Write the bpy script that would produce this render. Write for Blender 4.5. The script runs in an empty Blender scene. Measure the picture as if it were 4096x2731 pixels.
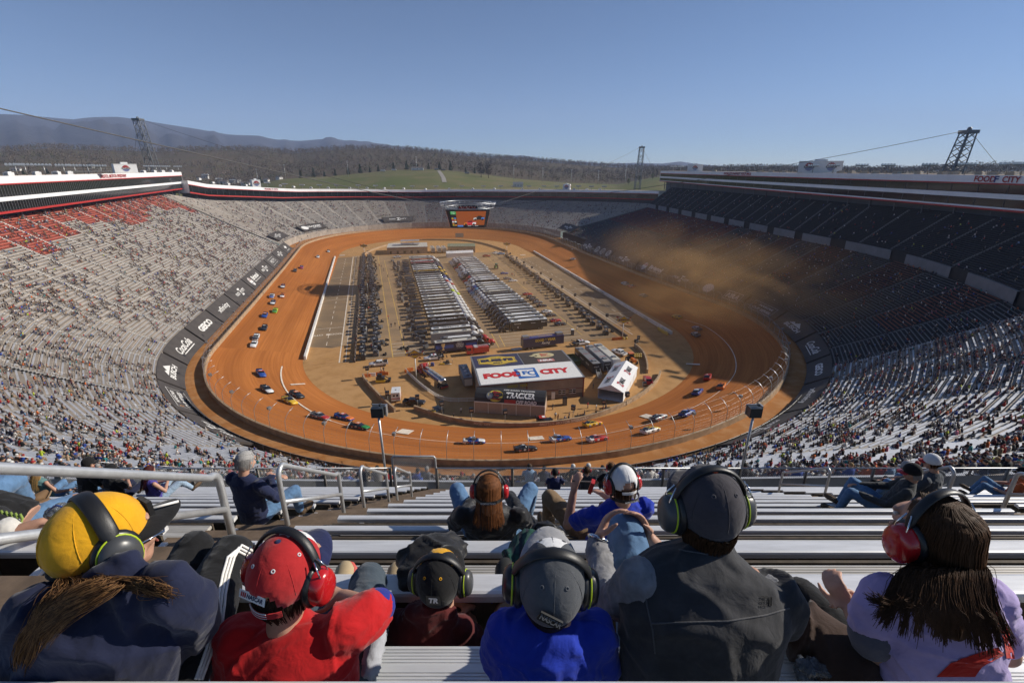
import bpy,math,random
import numpy as np
from mathutils import Vector,Matrix,noise
random.seed(7); np.random.seed(7)
PI=math.pi
R=math.radians
scene=bpy.context.scene
COL=scene.collection
# ------------------------------------------------------------------ helpers
def link(o,parent=None):
 COL.objects.link(o)
 if parent is not None:
  o.parent=parent
 return o
def tag(o,label=None,cat=None,group=None,kind=None):
 if label: o['label']=label
 if cat: o['category']=cat
 if group: o['group']=group
 if kind: o['kind']=kind
 return o
def thing(name,label,cat,loc=(0,0,0),rz=0.0,group=None):
 o=bpy.data.objects.new(name,None)
 o.empty_display_size=0.2
 o.location=loc; o.rotation_euler=(0,0,rz)
 link(o)
 return tag(o,label,cat,group)
def copy_tree(o,parent=None):
 c=o.copy(); COL.objects.link(c)
 if parent is not None: c.parent=parent
 for ch in list(o.children): copy_tree(ch,c)
 return c
class MB:
 def __init__(s):
  s.v=[]; s.f=[]; s.m=[]; s.sm=[]; s.uv=None
 def add(s,vs,fs,m=0,sm=False):
  b=len(s.v)
  s.v.extend([tuple(v) for v in vs])
  for f in fs:
   s.f.append(tuple(b+i for i in f)); s.m.append(m); s.sm.append(sm)
  return s
 def box(s,c,d,m=0,rz=0.0,M=None,top=None,taper=1.0):
  x,y,z=d[0]/2,d[1]/2,d[2]/2
  t=taper
  vs=[(-x,-y,-z),(x,-y,-z),(x,y,-z),(-x,y,-z),(-x*t,-y*t,z),(x*t,-y*t,z),(x*t,y*t,z),(-x*t,y*t,z)]
  if M is not None:
   vs=[M @ Vector(v) for v in vs]; vs=[(v[0]+c[0],v[1]+c[1],v[2]+c[2]) for v in vs]
  else:
   ca,sa=math.cos(rz),math.sin(rz)
   vs=[(c[0]+a*ca-b*sa,c[1]+a*sa+b*ca,c[2]+h) for a,b,h in vs]
  tm=m if top is None else top
  b=len(s.v); s.v.extend(vs)
  for k,f in enumerate([(3,2,1,0),(4,5,6,7),(0,1,5,4),(1,2,6,5),(2,3,7,6),(3,0,4,7)]):
   s.f.append(tuple(b+i for i in f)); s.m.append(tm if k== 1 else m); s.sm.append(False)
  return s
 def bar(s,a,b,w,h,m=0):
  a=Vector(a); b=Vector(b); d=b-a; L=d.length
  if L<1e-6: return s
  q=d.to_track_quat('X','Z').to_matrix()
  return s.box((a+b)/2,(L,w,h),m,M=q)
 def tube(s,pts,r,n=8,m=0,caps=True,sm=True,closed=False):
  pts=[Vector(p) for p in pts]; k=len(pts)
  rs=r if isinstance(r,(list,tuple)) else [r]*k
  b=len(s.v); up=None
  for i,p in enumerate(pts):
   if closed: t=pts[(i+1) % k]-pts[i-1]
   elif i== 0: t=pts[1]-p
   elif i== k-1: t=p-pts[k-2]
   else: t=(pts[i+1]-p).normalized()+(p-pts[i-1]).normalized()
   if t.length<1e-9: t=Vector((0,0,1))
   t.normalize()
   if up is None:
    up=Vector((0,0,1)) if abs(t.z)<.9 else Vector((0,1,0))
   x=t.cross(up)
   if x.length<1e-6: x=t.cross(Vector((1,0,0)))
   x.normalize(); y=x.cross(t).normalized(); up=y
   for j in range(n):
    a=2*PI*j/n
    s.v.append(tuple(p+x*(math.cos(a)*rs[i])+y*(math.sin(a)*rs[i])))
  rng=k if closed else k-1
  for i in range(rng):
   i2=(i+1) % k
   for j in range(n):
    s.f.append((b+i*n+j,b+i*n+(j+1) % n,b+i2*n+(j+1) % n,b+i2*n+j)); s.m.append(m); s.sm.append(sm)
  if caps and not closed:
   s.f.append(tuple(b+j for j in range(n))[::-1]); s.m.append(m); s.sm.append(False)
   s.f.append(tuple(b+(k-1)*n+j for j in range(n))); s.m.append(m); s.sm.append(False)
  return s
 def cyl(s,c,r,h,n=12,m=0,r2=None,axis='Z',sm=True):
  c=Vector(c); d={'X': Vector((1,0,0)),'Y': Vector((0,1,0)),'Z': Vector((0,0,1))}[axis]
  return s.tube([c,c+d*h],[r,r if r2 is None else r2],n,m,sm=sm)
 def rings(s,rings,m=0,sm=True,caps=True,closed=False):
  n=len(rings[0]); b=len(s.v)
  for rg in rings: s.v.extend([tuple(p) for p in rg])
  k=len(rings)
  for i in range(k if closed else k-1):
   i2=(i+1) % k
   for j in range(n):
    s.f.append((b+i*n+j,b+i*n+(j+1) % n,b+i2*n+(j+1) % n,b+i2*n+j)); s.m.append(m); s.sm.append(sm)
  if caps and not closed:
   s.f.append(tuple(b+j for j in range(n))[::-1]); s.m.append(m); s.sm.append(sm)
   s.f.append(tuple(b+(k-1)*n+j for j in range(n))); s.m.append(m); s.sm.append(sm)
  return s
 def ell(s,c,r,m=0,nu=16,nv=10,M=None,sm=True,v0=0.0,v1=1.0):
  c=Vector(c); rg=[]
  for i in range(nv+1):
   t=PI*(v0+(v1-v0)*i/nv); z=math.cos(t); q=max(math.sin(t),1e-3)
   row=[]
   for j in range(nu):
    a=2*PI*j/nu
    p=Vector((r[0]*q*math.cos(a),r[1]*q*math.sin(a),r[2]*z))
    row.append(c+(M @ p if M is not None else p))
   rg.append(row)
  rg.reverse()
  return s.rings(rg,m,sm)
 def poly(s,pts,m=0):
  b=len(s.v); s.v.extend([tuple(p) for p in pts]); s.f.append(tuple(range(b,b+len(pts)))); s.m.append(m); s.sm.append(False); return s
 def text(s,txt,c,ux,uy,h,m=0,bold=0.0,shear=0.0,width=None,lift=0.0,fn=None):
  """flat lettering centred at c, reading along ux, upright along uy, cap height h"""
  vs,fs,w,hh=text_geo(txt,bold,shear)
  ux=Vector(ux).normalized(); uy=Vector(uy).normalized(); nrm=ux.cross(uy); c=Vector(c)+nrm*lift
  sy=h/hh; sx=sy if width is None else width/w
  if fn is None:
   out=[c+ux*(x*sx)+uy*(y*sy) for x,y in vs]
  else:
   out=[fn(x*sx,y*sy) for x,y in vs]
  return s.add(out,fs,m)
 def build(s,name,mats,parent=None,loc=None,rz=0.0,autosm=False):
  me=bpy.data.meshes.new(name)
  me.from_pydata(s.v,[],s.f)
  if not isinstance(mats,(list,tuple)): mats=[mats]
  for q in mats: me.materials.append(q)
  me.polygons.foreach_set('material_index',s.m)
  me.polygons.foreach_set('use_smooth',s.sm)
  me.update()
  o=bpy.data.objects.new(name,me)
  if loc is not None: o.location=loc
  o.rotation_euler=(0,0,rz)
  return link(o,parent)
_tc={}
def text_geo(txt,bold=0.0,shear=0.0):
 k=(txt,bold,shear)
 if k in _tc: return _tc[k]
 cu=bpy.data.curves.new('tmp','FONT'); cu.body=txt; cu.size=1.0; cu.offset=bold; cu.shear=shear
 cu.resolution_u=3; cu.align_x='LEFT'
 ob=bpy.data.objects.new('tmp',cu)
 me=ob.to_mesh()
 vs=[(v.co.x,v.co.y) for v in me.vertices]; fs=[tuple(p.vertices) for p in me.polygons]
 ob.to_mesh_clear(); bpy.data.objects.remove(ob); bpy.data.curves.remove(cu)
 xs=[v[0] for v in vs]; ys=[v[1] for v in vs]
 cx=(min(xs)+max(xs))/2; cy=(min(ys)+max(ys))/2
 r=([(x-cx,y-cy) for x,y in vs],fs,max(xs)-min(xs),max(ys)-min(ys))
 _tc[k]=r
 return r
def np_mesh(name,verts,tris,mats,matidx=None,colors=None,parent=None,smooth=False,nv=3):
 me=bpy.data.meshes.new(name)
 V=np.asarray(verts,dtype=np.float32); T=np.asarray(tris,dtype=np.int32)
 me.vertices.add(len(V)); me.vertices.foreach_set('co',V.ravel())
 me.loops.add(T.size); me.loops.foreach_set('vertex_index',T.ravel())
 n=len(T); me.polygons.add(n)
 me.polygons.foreach_set('loop_start',np.arange(0,n*nv,nv,dtype=np.int32))
 try: me.polygons.foreach_set('loop_total',np.full(n,nv,dtype=np.int32))
 except Exception: pass
 for q in mats: me.materials.append(q)
 if matidx is not None: me.polygons.foreach_set('material_index',np.asarray(matidx,dtype=np.int32))
 if smooth: me.polygons.foreach_set('use_smooth',np.ones(n,dtype=bool))
 me.update(calc_edges=True)
 if colors is not None:
  at=me.color_attributes.new('Col','FLOAT_COLOR','POINT')
  at.data.foreach_set('color',np.asarray(colors,dtype=np.float32).ravel())
 o=bpy.data.objects.new(name,me)
 return link(o,parent)
# ------------------------------------------------------------------ materials
def srgb(r,g,b):
 f=lambda c: (c/255/12.92) if c/255 <= .04045 else ((c/255+.055)/1.055)** 2.4
 return (f(r),f(g),f(b))
_mc={}
def mat(name,col,rough=.6,metal=0.0,var=.12,scale=3.0,bump=0.0,bscale=40.0,spec=.5,col2=None,coat=0.0,stretch=None,bdist=.01,sheen=0.0,emit=None):
 if name in _mc: return _mc[name]
 m=bpy.data.materials.new(name); m.use_nodes=True
 nt=m.node_tree; N=nt.nodes; L=nt.links; bs=N['Principled BSDF']
 bs.inputs['Roughness'].default_value=rough; bs.inputs['Metallic'].default_value=metal
 bs.inputs['Specular IOR Level'].default_value=spec
 if coat: bs.inputs['Coat Weight'].default_value=coat
 if sheen: bs.inputs['Sheen Weight'].default_value=sheen
 c=tuple(col)+(1,)
 tc=N.new('ShaderNodeTexCoord'); vec=tc.outputs['Object']
 if stretch:
  mp=N.new('ShaderNodeMapping'); mp.inputs['Scale'].default_value=stretch; L.new(vec,mp.inputs[0]); vec=mp.outputs[0]
 if var>0 or col2:
  nz=N.new('ShaderNodeTexNoise'); nz.inputs['Scale'].default_value=scale; nz.inputs['Detail'].default_value=5; nz.inputs['Roughness'].default_value=.62
  L.new(vec,nz.inputs['Vector'])
  rp=N.new('ShaderNodeValToRGB'); rp.color_ramp.elements[0].position=.33; rp.color_ramp.elements[1].position=.67
  if col2: a,b=c,tuple(col2)+(1,)
  else:
   a=tuple(max(0,x*(1-var)) for x in col)+(1,); b=tuple(min(1,x*(1+var)) for x in col)+(1,)
  rp.color_ramp.elements[0].color=a; rp.color_ramp.elements[1].color=b
  L.new(nz.outputs['Fac'],rp.inputs[0]); L.new(rp.outputs[0],bs.inputs['Base Color'])
 else: bs.inputs['Base Color'].default_value=c
 if bump:
  n2=N.new('ShaderNodeTexNoise'); n2.inputs['Scale'].default_value=bscale; n2.inputs['Detail'].default_value=4
  L.new(vec,n2.inputs['Vector'])
  bp=N.new('ShaderNodeBump'); bp.inputs['Strength'].default_value=bump; bp.inputs['Distance'].default_value=bdist
  L.new(n2.outputs['Fac'],bp.inputs['Height']); L.new(bp.outputs[0],bs.inputs['Normal'])
 if emit:
  bs.inputs['Emission Color'].default_value=tuple(emit[0])+(1,); bs.inputs['Emission Strength'].default_value=emit[1]
 _mc[name]=m
 return m
def attr_mat(name,rough=.8):
 m=bpy.data.materials.new(name); m.use_nodes=True
 nt=m.node_tree; bs=nt.nodes['Principled BSDF']; a=nt.nodes.new('ShaderNodeAttribute'); a.attribute_name='Col'
 nt.links.new(a.outputs['Color'],bs.inputs['Base Color']); bs.inputs['Roughness'].default_value=rough
 return m
# ------------------------------------------------------------------ camera and stadium coordinates
H=60.0; K=H/52.0; FPX=1934.0; HOR=674.0
PITCH=math.atan((1365.5-HOR)/FPX); CP,SP=math.cos(PITCH),math.sin(PITCH)
AX=R(15.5); CA,SA=math.cos(AX),math.sin(AX)
def W(u,v,z=0.0):
 """stadium axes (u along the straights, v across) to world metres"""
 return Vector((K*(-u*SA+v*CA),K*(u*CA+v*SA),K*z))
def UV(p): return ((-p[0]*SA+p[1]*CA)/K,(p[0]*CA+p[1]*SA)/K)
def ray(x,y):
 k=4096/2352
 X=(x*k-2048)/FPX; Y=(1365.5-y*k)/FPX
 return Vector((X,CP+Y*SP,-SP+Y*CP))
def G(x,y,z=0.0):
 """survey: where the sight line through the photograph meets the level z (metres)"""
 d=ray(x,y); t=(z-H)/d.z
 return d*t+Vector((0,0,H))
def C(x,y,zc): return ray(x,y)*zc+Vector((0,0,H))
def Z4(X,Y): return (746.5+X*.3418,516.8+Y*.3418)
cam=bpy.data.cameras.new('camera'); cam.lens=36.0*FPX/4096; cam.sensor_width=36; cam.clip_start=.05; cam.clip_end=60000
co=bpy.data.objects.new('camera',cam); COL.objects.link(co)
co.location=(0,0,H); co.rotation_euler=(PI/2-PITCH,0,0)
scene.camera=co
RO=82.5; U0=146.5; U1=328.0; VC=36.5; SL=U1-U0; ST=PI*RO; PER=2*SL+2*ST
def oval(s):
 s=s % PER
 if s<SL: return U0+s,VC-RO,0.0,-1.0
 s -= SL
 if s<ST:
  a=s/RO; return U1+RO*math.sin(a),VC-RO*math.cos(a),math.sin(a),-math.cos(a)
 s -= ST
 if s<SL: return U1-s,VC+RO,0.0,1.0
 s -= SL
 a=s/RO
 return U0-RO*math.sin(a),VC+RO*math.cos(a),-math.sin(a),math.cos(a)
def P(s,o,z): 
 u,v,nu,nv=oval(s); return W(u+nu*o,v+nv*o,z)
def tang(s): return (P(s+.5,0,0)-P(s-.5,0,0)).normalized()
def outw(s): return (P(s,1,0)-P(s,0,0)).normalized()
def s_of(p):
 u,v=UV(p)
 if u>U1: a=math.atan2(u-U1,-(v-VC)); return (SL+(a % (2*PI))*RO) % PER,math.hypot(u-U1,v-VC)-RO
 if u<U0: a=math.atan2(U0-u,v-VC); return (2*SL+ST+(a % (2*PI))*RO) % PER,math.hypot(u-U0,v-VC)-RO
 if v<VC: return u-U0,VC-RO-v
 return SL+ST+(U1-u),v-VC-RO
def tab(s,T):
 s=s % PER
 for (a,x),(b,y) in zip(T,T[1:]):
  if a <= s <= b:
   t=(s-a)/(b-a) if b>a else 0
   return x+(y-x)*t
 return T[-1][1]
ZT=[(0,4.2),(60,4.0),(120,4.0),(181,4.8),(240,5.6),(380,5.6),(441,4.8),(500,4.0),(570,4.0),(622,4.8),(690,5.8),(815,5.8),(882,4.2)]
def zt(s): return tab(s,ZT)
O_OUT=[(0,54),(181,66),(200,60),(240,53),(311,50),(370,56),(410,70),(440.5,88),(441,93),(622,61),(660,56.5),(690,57),(691,55),(700,55),(735,57.5),(752,57.3),(762,56),(768,55.1),(775,54.8),(782,55.3),(798,56),(840,55),(882,54)]
Z_OUT=[(0,39),(175,38.8),(183,38),(200,33),(240,28),(311,24.6),(370,25),(410,26),(440,27),(441,39),(622,39.2),(690,39.5),(700,40.5),(748,42.2),(798,42.2),(840,40),(882,39)]
def o_out(s): return tab(s,O_OUT)
def z_out(s): return tab(s,Z_OUT)
O_IN=9.0; Z_IN=9.4
# ------------------------------------------------------------------ light, sky, air
SUN_AZ,SUN_EL=R(77),R(28.8)
sd=Vector((math.sin(SUN_AZ)*math.cos(SUN_EL),math.cos(SUN_AZ)*math.cos(SUN_EL),math.sin(SUN_EL)))
sun=bpy.data.lights.new('sun','SUN'); sun.energy=5.0; sun.angle=R(.5); sun.color=(1.0,.93,.82)
so=bpy.data.objects.new('sun',sun); COL.objects.link(so); so.rotation_euler=sd.to_track_quat('Z','Y').to_euler(); so.location=(200,100,300)
w=bpy.data.worlds.new('World'); scene.world=w; w.use_nodes=True
nt=w.node_tree; bg=nt.nodes['Background']; sk=nt.nodes.new('ShaderNodeTexSky'); sk.sky_type='NISHITA'; sk.sun_disc=False
sk.sun_elevation=SUN_EL; sk.sun_rotation=SUN_AZ; sk.air_density=.7; sk.dust_density=.05; sk.ozone_density=4.5; sk.altitude=400
nt.links.new(sk.outputs[0],bg.inputs[0]); bg.inputs[1].default_value=.082
vs=scene.view_settings; vs.view_transform='Standard'; vs.look='None'; vs.exposure=.2; vs.gamma=1; vs.use_curve_mapping=False
scene.cycles.max_bounces=6; scene.cycles.volume_bounces=2; scene.cycles.transparent_max_bounces=12
scene.cycles.use_denoising=True
def volume_mat(name,col,dens,aniso=.2,noise_=None,absorb=None):
 m=bpy.data.materials.new(name); m.use_nodes=True; nt=m.node_tree; N=nt.nodes; L=nt.links
 N.remove(N['Principled BSDF']); pv=N.new('ShaderNodeVolumePrincipled'); L.new(pv.outputs[0],N['Material Output'].inputs['Volume'])
 pv.inputs['Color'].default_value=tuple(col)+(1,); pv.inputs['Density'].default_value=dens; pv.inputs['Anisotropy'].default_value=aniso
 if absorb: pv.inputs['Absorption Color'].default_value=tuple(absorb)+(1,)
 if noise_:
  sc_,lo,hi,det=noise_
  tc=N.new('ShaderNodeTexCoord'); ln=N.new('ShaderNodeVectorMath'); ln.operation='LENGTH'; L.new(tc.outputs['Object'],ln.inputs[0])
  fall=N.new('ShaderNodeMapRange'); fall.interpolation_type='SMOOTHSTEP'; fall.inputs['From Min'].default_value=1.0; fall.inputs['From Max'].default_value=.15; L.new(ln.outputs['Value'],fall.inputs['Value'])
  mp=N.new('ShaderNodeMapping'); mp.inputs['Scale'].default_value=sc_; L.new(tc.outputs['Object'],mp.inputs[0])
  nz=N.new('ShaderNodeTexNoise'); nz.inputs['Scale'].default_value=1.0; nz.inputs['Detail'].default_value=det; nz.inputs['Roughness'].default_value=.6; nz.inputs['Distortion'].default_value=.8; L.new(mp.outputs[0],nz.inputs['Vector'])
  mr=N.new('ShaderNodeMapRange'); mr.inputs['From Min'].default_value=lo; mr.inputs['From Max'].default_value=hi; L.new(nz.outputs['Fac'],mr.inputs['Value'])
  a=N.new('ShaderNodeMath'); a.operation='MULTIPLY'; L.new(mr.outputs[0],a.inputs[0]); L.new(fall.outputs[0],a.inputs[1])
  b=N.new('ShaderNodeMath'); b.operation='MULTIPLY'; b.inputs[1].default_value=dens; L.new(a.outputs[0],b.inputs[0]); L.new(b.outputs[0],pv.inputs['Density'])
 return m
# ------------------------------------------------------------------ ground, track
def ground_mat(name,c1,c2,c3,s1=.02,s2=.3,streak=False,bump=.3):
 m=bpy.data.materials.new(name); m.use_nodes=True
 nt=m.node_tree; N=nt.nodes; L=nt.links; bs=N['Principled BSDF']; bs.inputs['Roughness'].default_value=.95; bs.inputs['Specular IOR Level'].default_value=.15
 tc=N.new('ShaderNodeTexCoord'); vec=tc.outputs['Object']
 def nz(scale,det=6,v=None,rough=.6):
  n=N.new('ShaderNodeTexNoise'); n.inputs['Scale'].default_value=scale; n.inputs['Detail'].default_value=det; n.inputs['Roughness'].default_value=rough
  L.new(v or vec,n.inputs['Vector']); return n.outputs['Fac']
 def ramp(f,a,b,p0=.4,p1=.6):
  r=N.new('ShaderNodeValToRGB'); r.color_ramp.elements[0].position=p0; r.color_ramp.elements[1].position=p1
  r.color_ramp.elements[0].color=tuple(a)+(1,); r.color_ramp.elements[1].color=tuple(b)+(1,); L.new(f,r.inputs[0]); return r.outputs[0]
 def mix(f,a,b):
  x=N.new('ShaderNodeMix'); x.data_type='RGBA'; L.new(f,x.inputs[0]); L.new(a,x.inputs[6]); L.new(b,x.inputs[7]); return x.outputs[2]
 big=ramp(nz(s1),c1,c2,.35,.65)
 if streak:
  uv=N.new('ShaderNodeUVMap'); mp=N.new('ShaderNodeMapping'); mp.inputs['Scale'].default_value=(.022,1.7,1); L.new(uv.outputs[0],mp.inputs[0])
  f=nz(1.0,8,mp.outputs[0],.7); fac=ramp(f,(0,0,0),(.75,.75,.75),.42,.72)
  mp2=N.new('ShaderNodeMapping'); mp2.inputs['Scale'].default_value=(.006,.12,1); L.new(uv.outputs[0],mp2.inputs[0])
  f2=nz(1.0,4,mp2.outputs[0],.5); fac2=ramp(f2,(0,0,0),(.6,.6,.6),.45,.65)
  c3n=N.new('ShaderNodeRGB'); c3n.outputs[0].default_value=tuple(c3)+(1,)
  out=mix(fac,big,c3n.outputs[0])
  c4n=N.new('ShaderNodeRGB'); c4n.outputs[0].default_value=(c1[0]*.62,c1[1]*.6,c1[2]*.6,1)
  out=mix(fac2,out,c4n.outputs[0])
 else:
  f=nz(s2,8); fac=ramp(f,(0,0,0),(.8,.8,.8),.45,.7)
  c3n=N.new('ShaderNodeRGB'); c3n.outputs[0].default_value=tuple(c3)+(1,)
  out=mix(fac,big,c3n.outputs[0])
 L.new(out,bs.inputs['Base Color'])
 bp=N.new('ShaderNodeBump'); bp.inputs['Strength'].default_value=bump; bp.inputs['Distance'].default_value=.15
 L.new(nz(1.2,8),bp.inputs['Height']); L.new(bp.outputs[0],bs.inputs['Normal'])
 return m
M_dirt=ground_mat('track_dirt',(.45,.150,.034),(.52,.19,.048),(.27,.078,.015),streak=True)
M_infield=ground_mat('infield_dirt',(.46,.25,.095),(.50,.29,.125),(.36,.19,.07),.03,.25)
M_asph=ground_mat('dusty_asphalt',(.25,.175,.105),(.20,.145,.092),(.33,.22,.12),.025,.12)
M_conc=ground_mat('dusty_concrete',(.40,.275,.16),(.45,.32,.19),(.31,.20,.11),.03,.3)
M_outdirt=ground_mat('verge_dirt',(.42,.18,.055),(.36,.15,.045),(.50,.27,.12),.05,.3)
M_white=mat('white_paint',(.78,.76,.72),.6,var=.08,scale=2)
M_chalk=mat('chalk_line',(.72,.62,.50),.9,var=.25,scale=1.2)
M_dwall=mat('dusty_wall',(.36,.25,.15),.85,var=.25,scale=.7)
M_pitwall=mat('white_wall',(.74,.70,.64),.7,var=.15,scale=.6)
M_black=mat('black_metal',(.018,.018,.02),.5,var=.1)
M_grey=mat('grey_metal',(.32,.32,.31),.45,.6,var=.15)
M_galv=mat('galvanised_steel',(.50,.51,.52),.42,.75,var=.15,scale=6)
def ring(name,o0,o1,z0f,z1f,m,n=240,no=2,s0=0,s1=PER,uv=False,kind='structure',wob=0.0):
 V=[]; F=[]; UVs=[]
 for i in range(n+1):
  s=s0+(s1-s0)*i/n
  for j in range(no+1):
   t=j/no; o=o0+(o1-o0)*t; z=z0f(s)+(z1f(s)-z0f(s))*t
   p=P(s,o,z)
   if wob: p.z += wob*(noise.noise(p*.06)+.4*noise.noise(p*.25))
   V.append(p); UVs.append((s*K,o*K))
 for i in range(n):
  for j in range(no):
   a=i*(no+1)+j; F.append((a,a+1,a+no+2,a+no+1))
 mb=MB(); mb.add(V,F,0,True); o=mb.build(name,m)
 l=o.data.uv_layers.new(name='UVMap')
 for lp in o.data.loops: l.data[lp.index].uv=UVs[lp.vertex_index]
 if kind: o['kind']=kind
 return o
def zb(s): return .25
ring('dirt_track',-22.2,.2,lambda s: .02,zt,M_dirt,260,14,uv=True,wob=.07)
def track_z(s,o): return .02+(zt(s)-.02)*max(0,(o+22.2))/22.4
ring('dirt_verge',.4,9.3,lambda s: zt(s)-.1,lambda s: zt(s)+.15,M_outdirt,260,3,wob=.12)
mb=MB(); pts=[P(PER*i/160,-21.0,0) for i in range(160)]
mb.poly([Vector((p.x,p.y,-.06)) for p in pts][::-1] if False else [Vector((p.x,p.y,-.06)) for p in pts]); o=mb.build('infield_ground',M_infield); o['kind']='structure'
def sheet(name,quads,m,z):
 mb=MB()
 for q in quads:
  ps=[W(a,b) for a,b in q]; ps=[Vector((p.x,p.y,z)) for p in ps]
  n=(ps[1]-ps[0]).cross(ps[2]-ps[0])
  if n.z<0: ps.reverse()
  mb.poly(ps)
 o=mb.build(name,m); o['kind']='structure'; return o
def rect(u0,u1,v0,v1): return [(u0,v0),(u1,v0),(u1,v1),(u0,v1)]
sheet('pit_road',[[(143,-22.6),(316,-24.9),(318,-15),(142,-13.4)],[(138,79.5),(282,82.5),(290,95.5),(150,93.5)]],M_asph,.004)
sheet('pit_apron',[[(136,-13.2),(321,-14.8),(321,-9.7),(136,-7.2)],[(134,74),(300,76),(296,82.4),(136,79.3)]],M_conc,.004)
sheet('paddock_pavement',[[(136.5,-6.8),(318,-9.2),(312,78),(135,73)]],ground_mat('paddock_asphalt',(.27,.19,.115),(.32,.22,.13),(.42,.27,.14),.02,.08),.008)
sheet('dirt_drift',[[(136,-23),(152,-23.2),(149,-16),(153,-8),(137,-6)],[(132,96),(160,94.5),(152,86),(146,75),(134,73)]],M_infield,.006)
lines=[]
def pl(u0,v0,u1,v1,wd=.22):
 du,dv=u1-u0,v1-v0; L=math.hypot(du,dv); nu,nv=-dv/L*wd/2,du/L*wd/2
 lines.append([(u0+nu,v0+nv),(u1+nu,v1+nv),(u1-nu,v1-nv),(u0-nu,v0-nv)])
for i in range(22):
 u=152+i*7.4; t=(u-143)/173; pl(u,-17.9-1.2*t,u+3.4,-17.9-1.2*(t+.02),.2)
 u2=150+i*6.4; pl(u2,86.6,u2+3,86.7,.2)
for u in (170,210,255,297): pl(u,-22.8,u+.3,-14,.2); pl(u-10,82,u-9.7,94,.2)
pl(136,-13.3,318,-14.9,.35); pl(136,-11.6,318,-13.2,.2)
pl(136,79.4,296,82.4,.3); pl(140,80.6,296,83.7,.18)
sheet('white_road_lines',lines,M_chalk,.012)
lines=[]
pl(136,1.6,318,0.2,.3); pl(138,5.4,300,3.6,.25); pl(150,69.0,305,70.5,.2); pl(140,63.0,300,65.5,.25); pl(136,33.5,152,34.5,.25); pl(136,35.5,147,36.4,.25)
sheet('yellow_paddock_lines',lines,mat('yellow_paint',(.60,.38,.10),.8,var=.2),.014)
lines=[]
for u in range(139,150,3): pl(u,1.6,u,12,.18); pl(u,35,u,62,.14)
sheet('white_paddock_lines',lines,M_chalk,.013)
mb=MB()
for u0,rot in ((163,1),):
 c=W(u0,-18.2,.02)
 ux=(W(0,-1)-W(0,0)).normalized(); uy=(W(-1,0)-W(0,0)).normalized()
 mb.text('FOOD      CITY',c,ux,uy,1.7,0,.02,width=11)
 mb.box(c,(1.6,1.6,.02),0,rz=AX)
 o=mb.build('painted_lettering',M_chalk); tag(o,'faded white grocery lettering painted on the left pit road','road lettering',kind='thing')
mb=MB()
def strip(s0,s1,o0,o1,wd,n=24,mb_=None,lift=.14):
 m_b=mb
 pv=None
 for i in range(n+1):
  t=i/n; s=s0+(s1-s0)*t; o=o0+(o1-o0)*t
  a=P(s,o-wd/2,track_z(s,o-wd/2)); b=P(s,o+wd/2,track_z(s,o+wd/2)); a.z += lift; b.z += lift
  if pv: mb.poly([pv[0],a,b,pv[1]])
  pv=(a,b)
def flush_(lab,nm='chalk_line'):
 global mb
 o=mb.build(nm,M_chalk); tag(o,lab,'track marking'); mb=MB()
strip(866,815,-17.0,-12.0,.35,30); strip(815,690,-12.0,-11.0,.16,60); strip(690,640,-11.0,-13.5,.2,40); strip(640,628,-13.5,-16,.25,12); flush_('long white chalk line curving round the dirt of the near turn')
for px_,py_,du,wv in ((682,868,2.6,.5),(930,984,2.2,1.7),(1232,1002,1.7,1.7),(1490,950,2.6,1.3),(1594,819,2.8,.6),(1318,577.7,2.5,1.2),(1201,577,2.5,1.2),(785,577.5,2.5,1.2)):
 s,oo=s_of(G(px_,py_,3.0)); strip(s-wv,s+wv,oo,oo,du*1.3,4,mb); flush_('white chalk patch on the dirt %s' % {682: 'at the end of the left curved line',930: 'left of the blue numbered car',1232: 'between the two cars near the fence',1490: 'beside the black and white car',1594: 'high on the right bank',1318: 'at the far right start of the turn',1201: 'in the far turn right of the media building',785: 'in the far left turn'}[px_],'chalk_patch')
# ------------------------------------------------------------------ walls
def wall_strip(name,pts,h,th,m,label,cat,zs=None):
 """a low wall along a polyline of world points"""
 mb=MB(); n=len(pts); L=[]; Rr=[]
 for i,p in enumerate(pts):
  t=(pts[min(i+1,n-1)]-pts[max(i-1,0)]); t.z=0; t.normalize(); q=Vector((-t.y,t.x,0))*th/2
  L.append(p+q); Rr.append(p-q)
 rg=[]
 for a,b in zip(L,Rr):
  rg.append([a-Vector((0,0,.4)),b-Vector((0,0,.4)),b+Vector((0,0,h)),a+Vector((0,0,h))])
 mb.rings(rg,0,False); o=mb.build(name,m); return tag(o,label,cat)
wall_strip('pit_wall',[W(141+i*17.6,-22.9-i*.26,0) for i in range(11)],1.3,.7,M_pitwall,'long white pit wall along the left straight','wall')
wr=wall_strip('pit_wall',[W(132.5+i*17.2,91.8+i*.75,0) for i in range(11)],1.3,.7,M_pitwall,'white pit wall with dark lettering along the right straight','wall')
mb=MB()
for u in (150,190,230,262):
 ux=(W(-1,-.04)-W(0,0)).normalized()
 mb.text('FOOD CITY',W(u,91.8+(u-132.5)*.0436,.45)+(W(0,-1)-W(0,0)).normalized()*.4,-ux if False else ux*-1,(0,0,1),.6,0,.02)
mb.build('lettering',M_black,wr)
seg=[(255,1020),(270,1052),(310,1100),(385,1180),(430,1220),(470,1255)]
wall_strip('infield_wall',[G(*Z4(*q)) for q in seg],1.2,.5,M_dwall,'short curved concrete wall behind the ambulance','wall')
seg=[(600,1238),(660,1258),(800,1305),(930,1332),(1060,1350),(1230,1357),(1400,1355),(1580,1340),(1750,1310),(1900,1265),(2040,1200),(2140,1140),(2200,1090),(2240,1040),(2252,1000)]
NW=[G(*Z4(*q)) for q in seg]
def smooth_line(pts,it=2):
 for _ in range(it):
  q=[pts[0]]
  for a,b in zip(pts,pts[1:]): q += [a*.75+b*.25,a*.25+b*.75]
  q.append(pts[-1]); pts=q
 return pts
NWs=smooth_line(NW)
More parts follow.
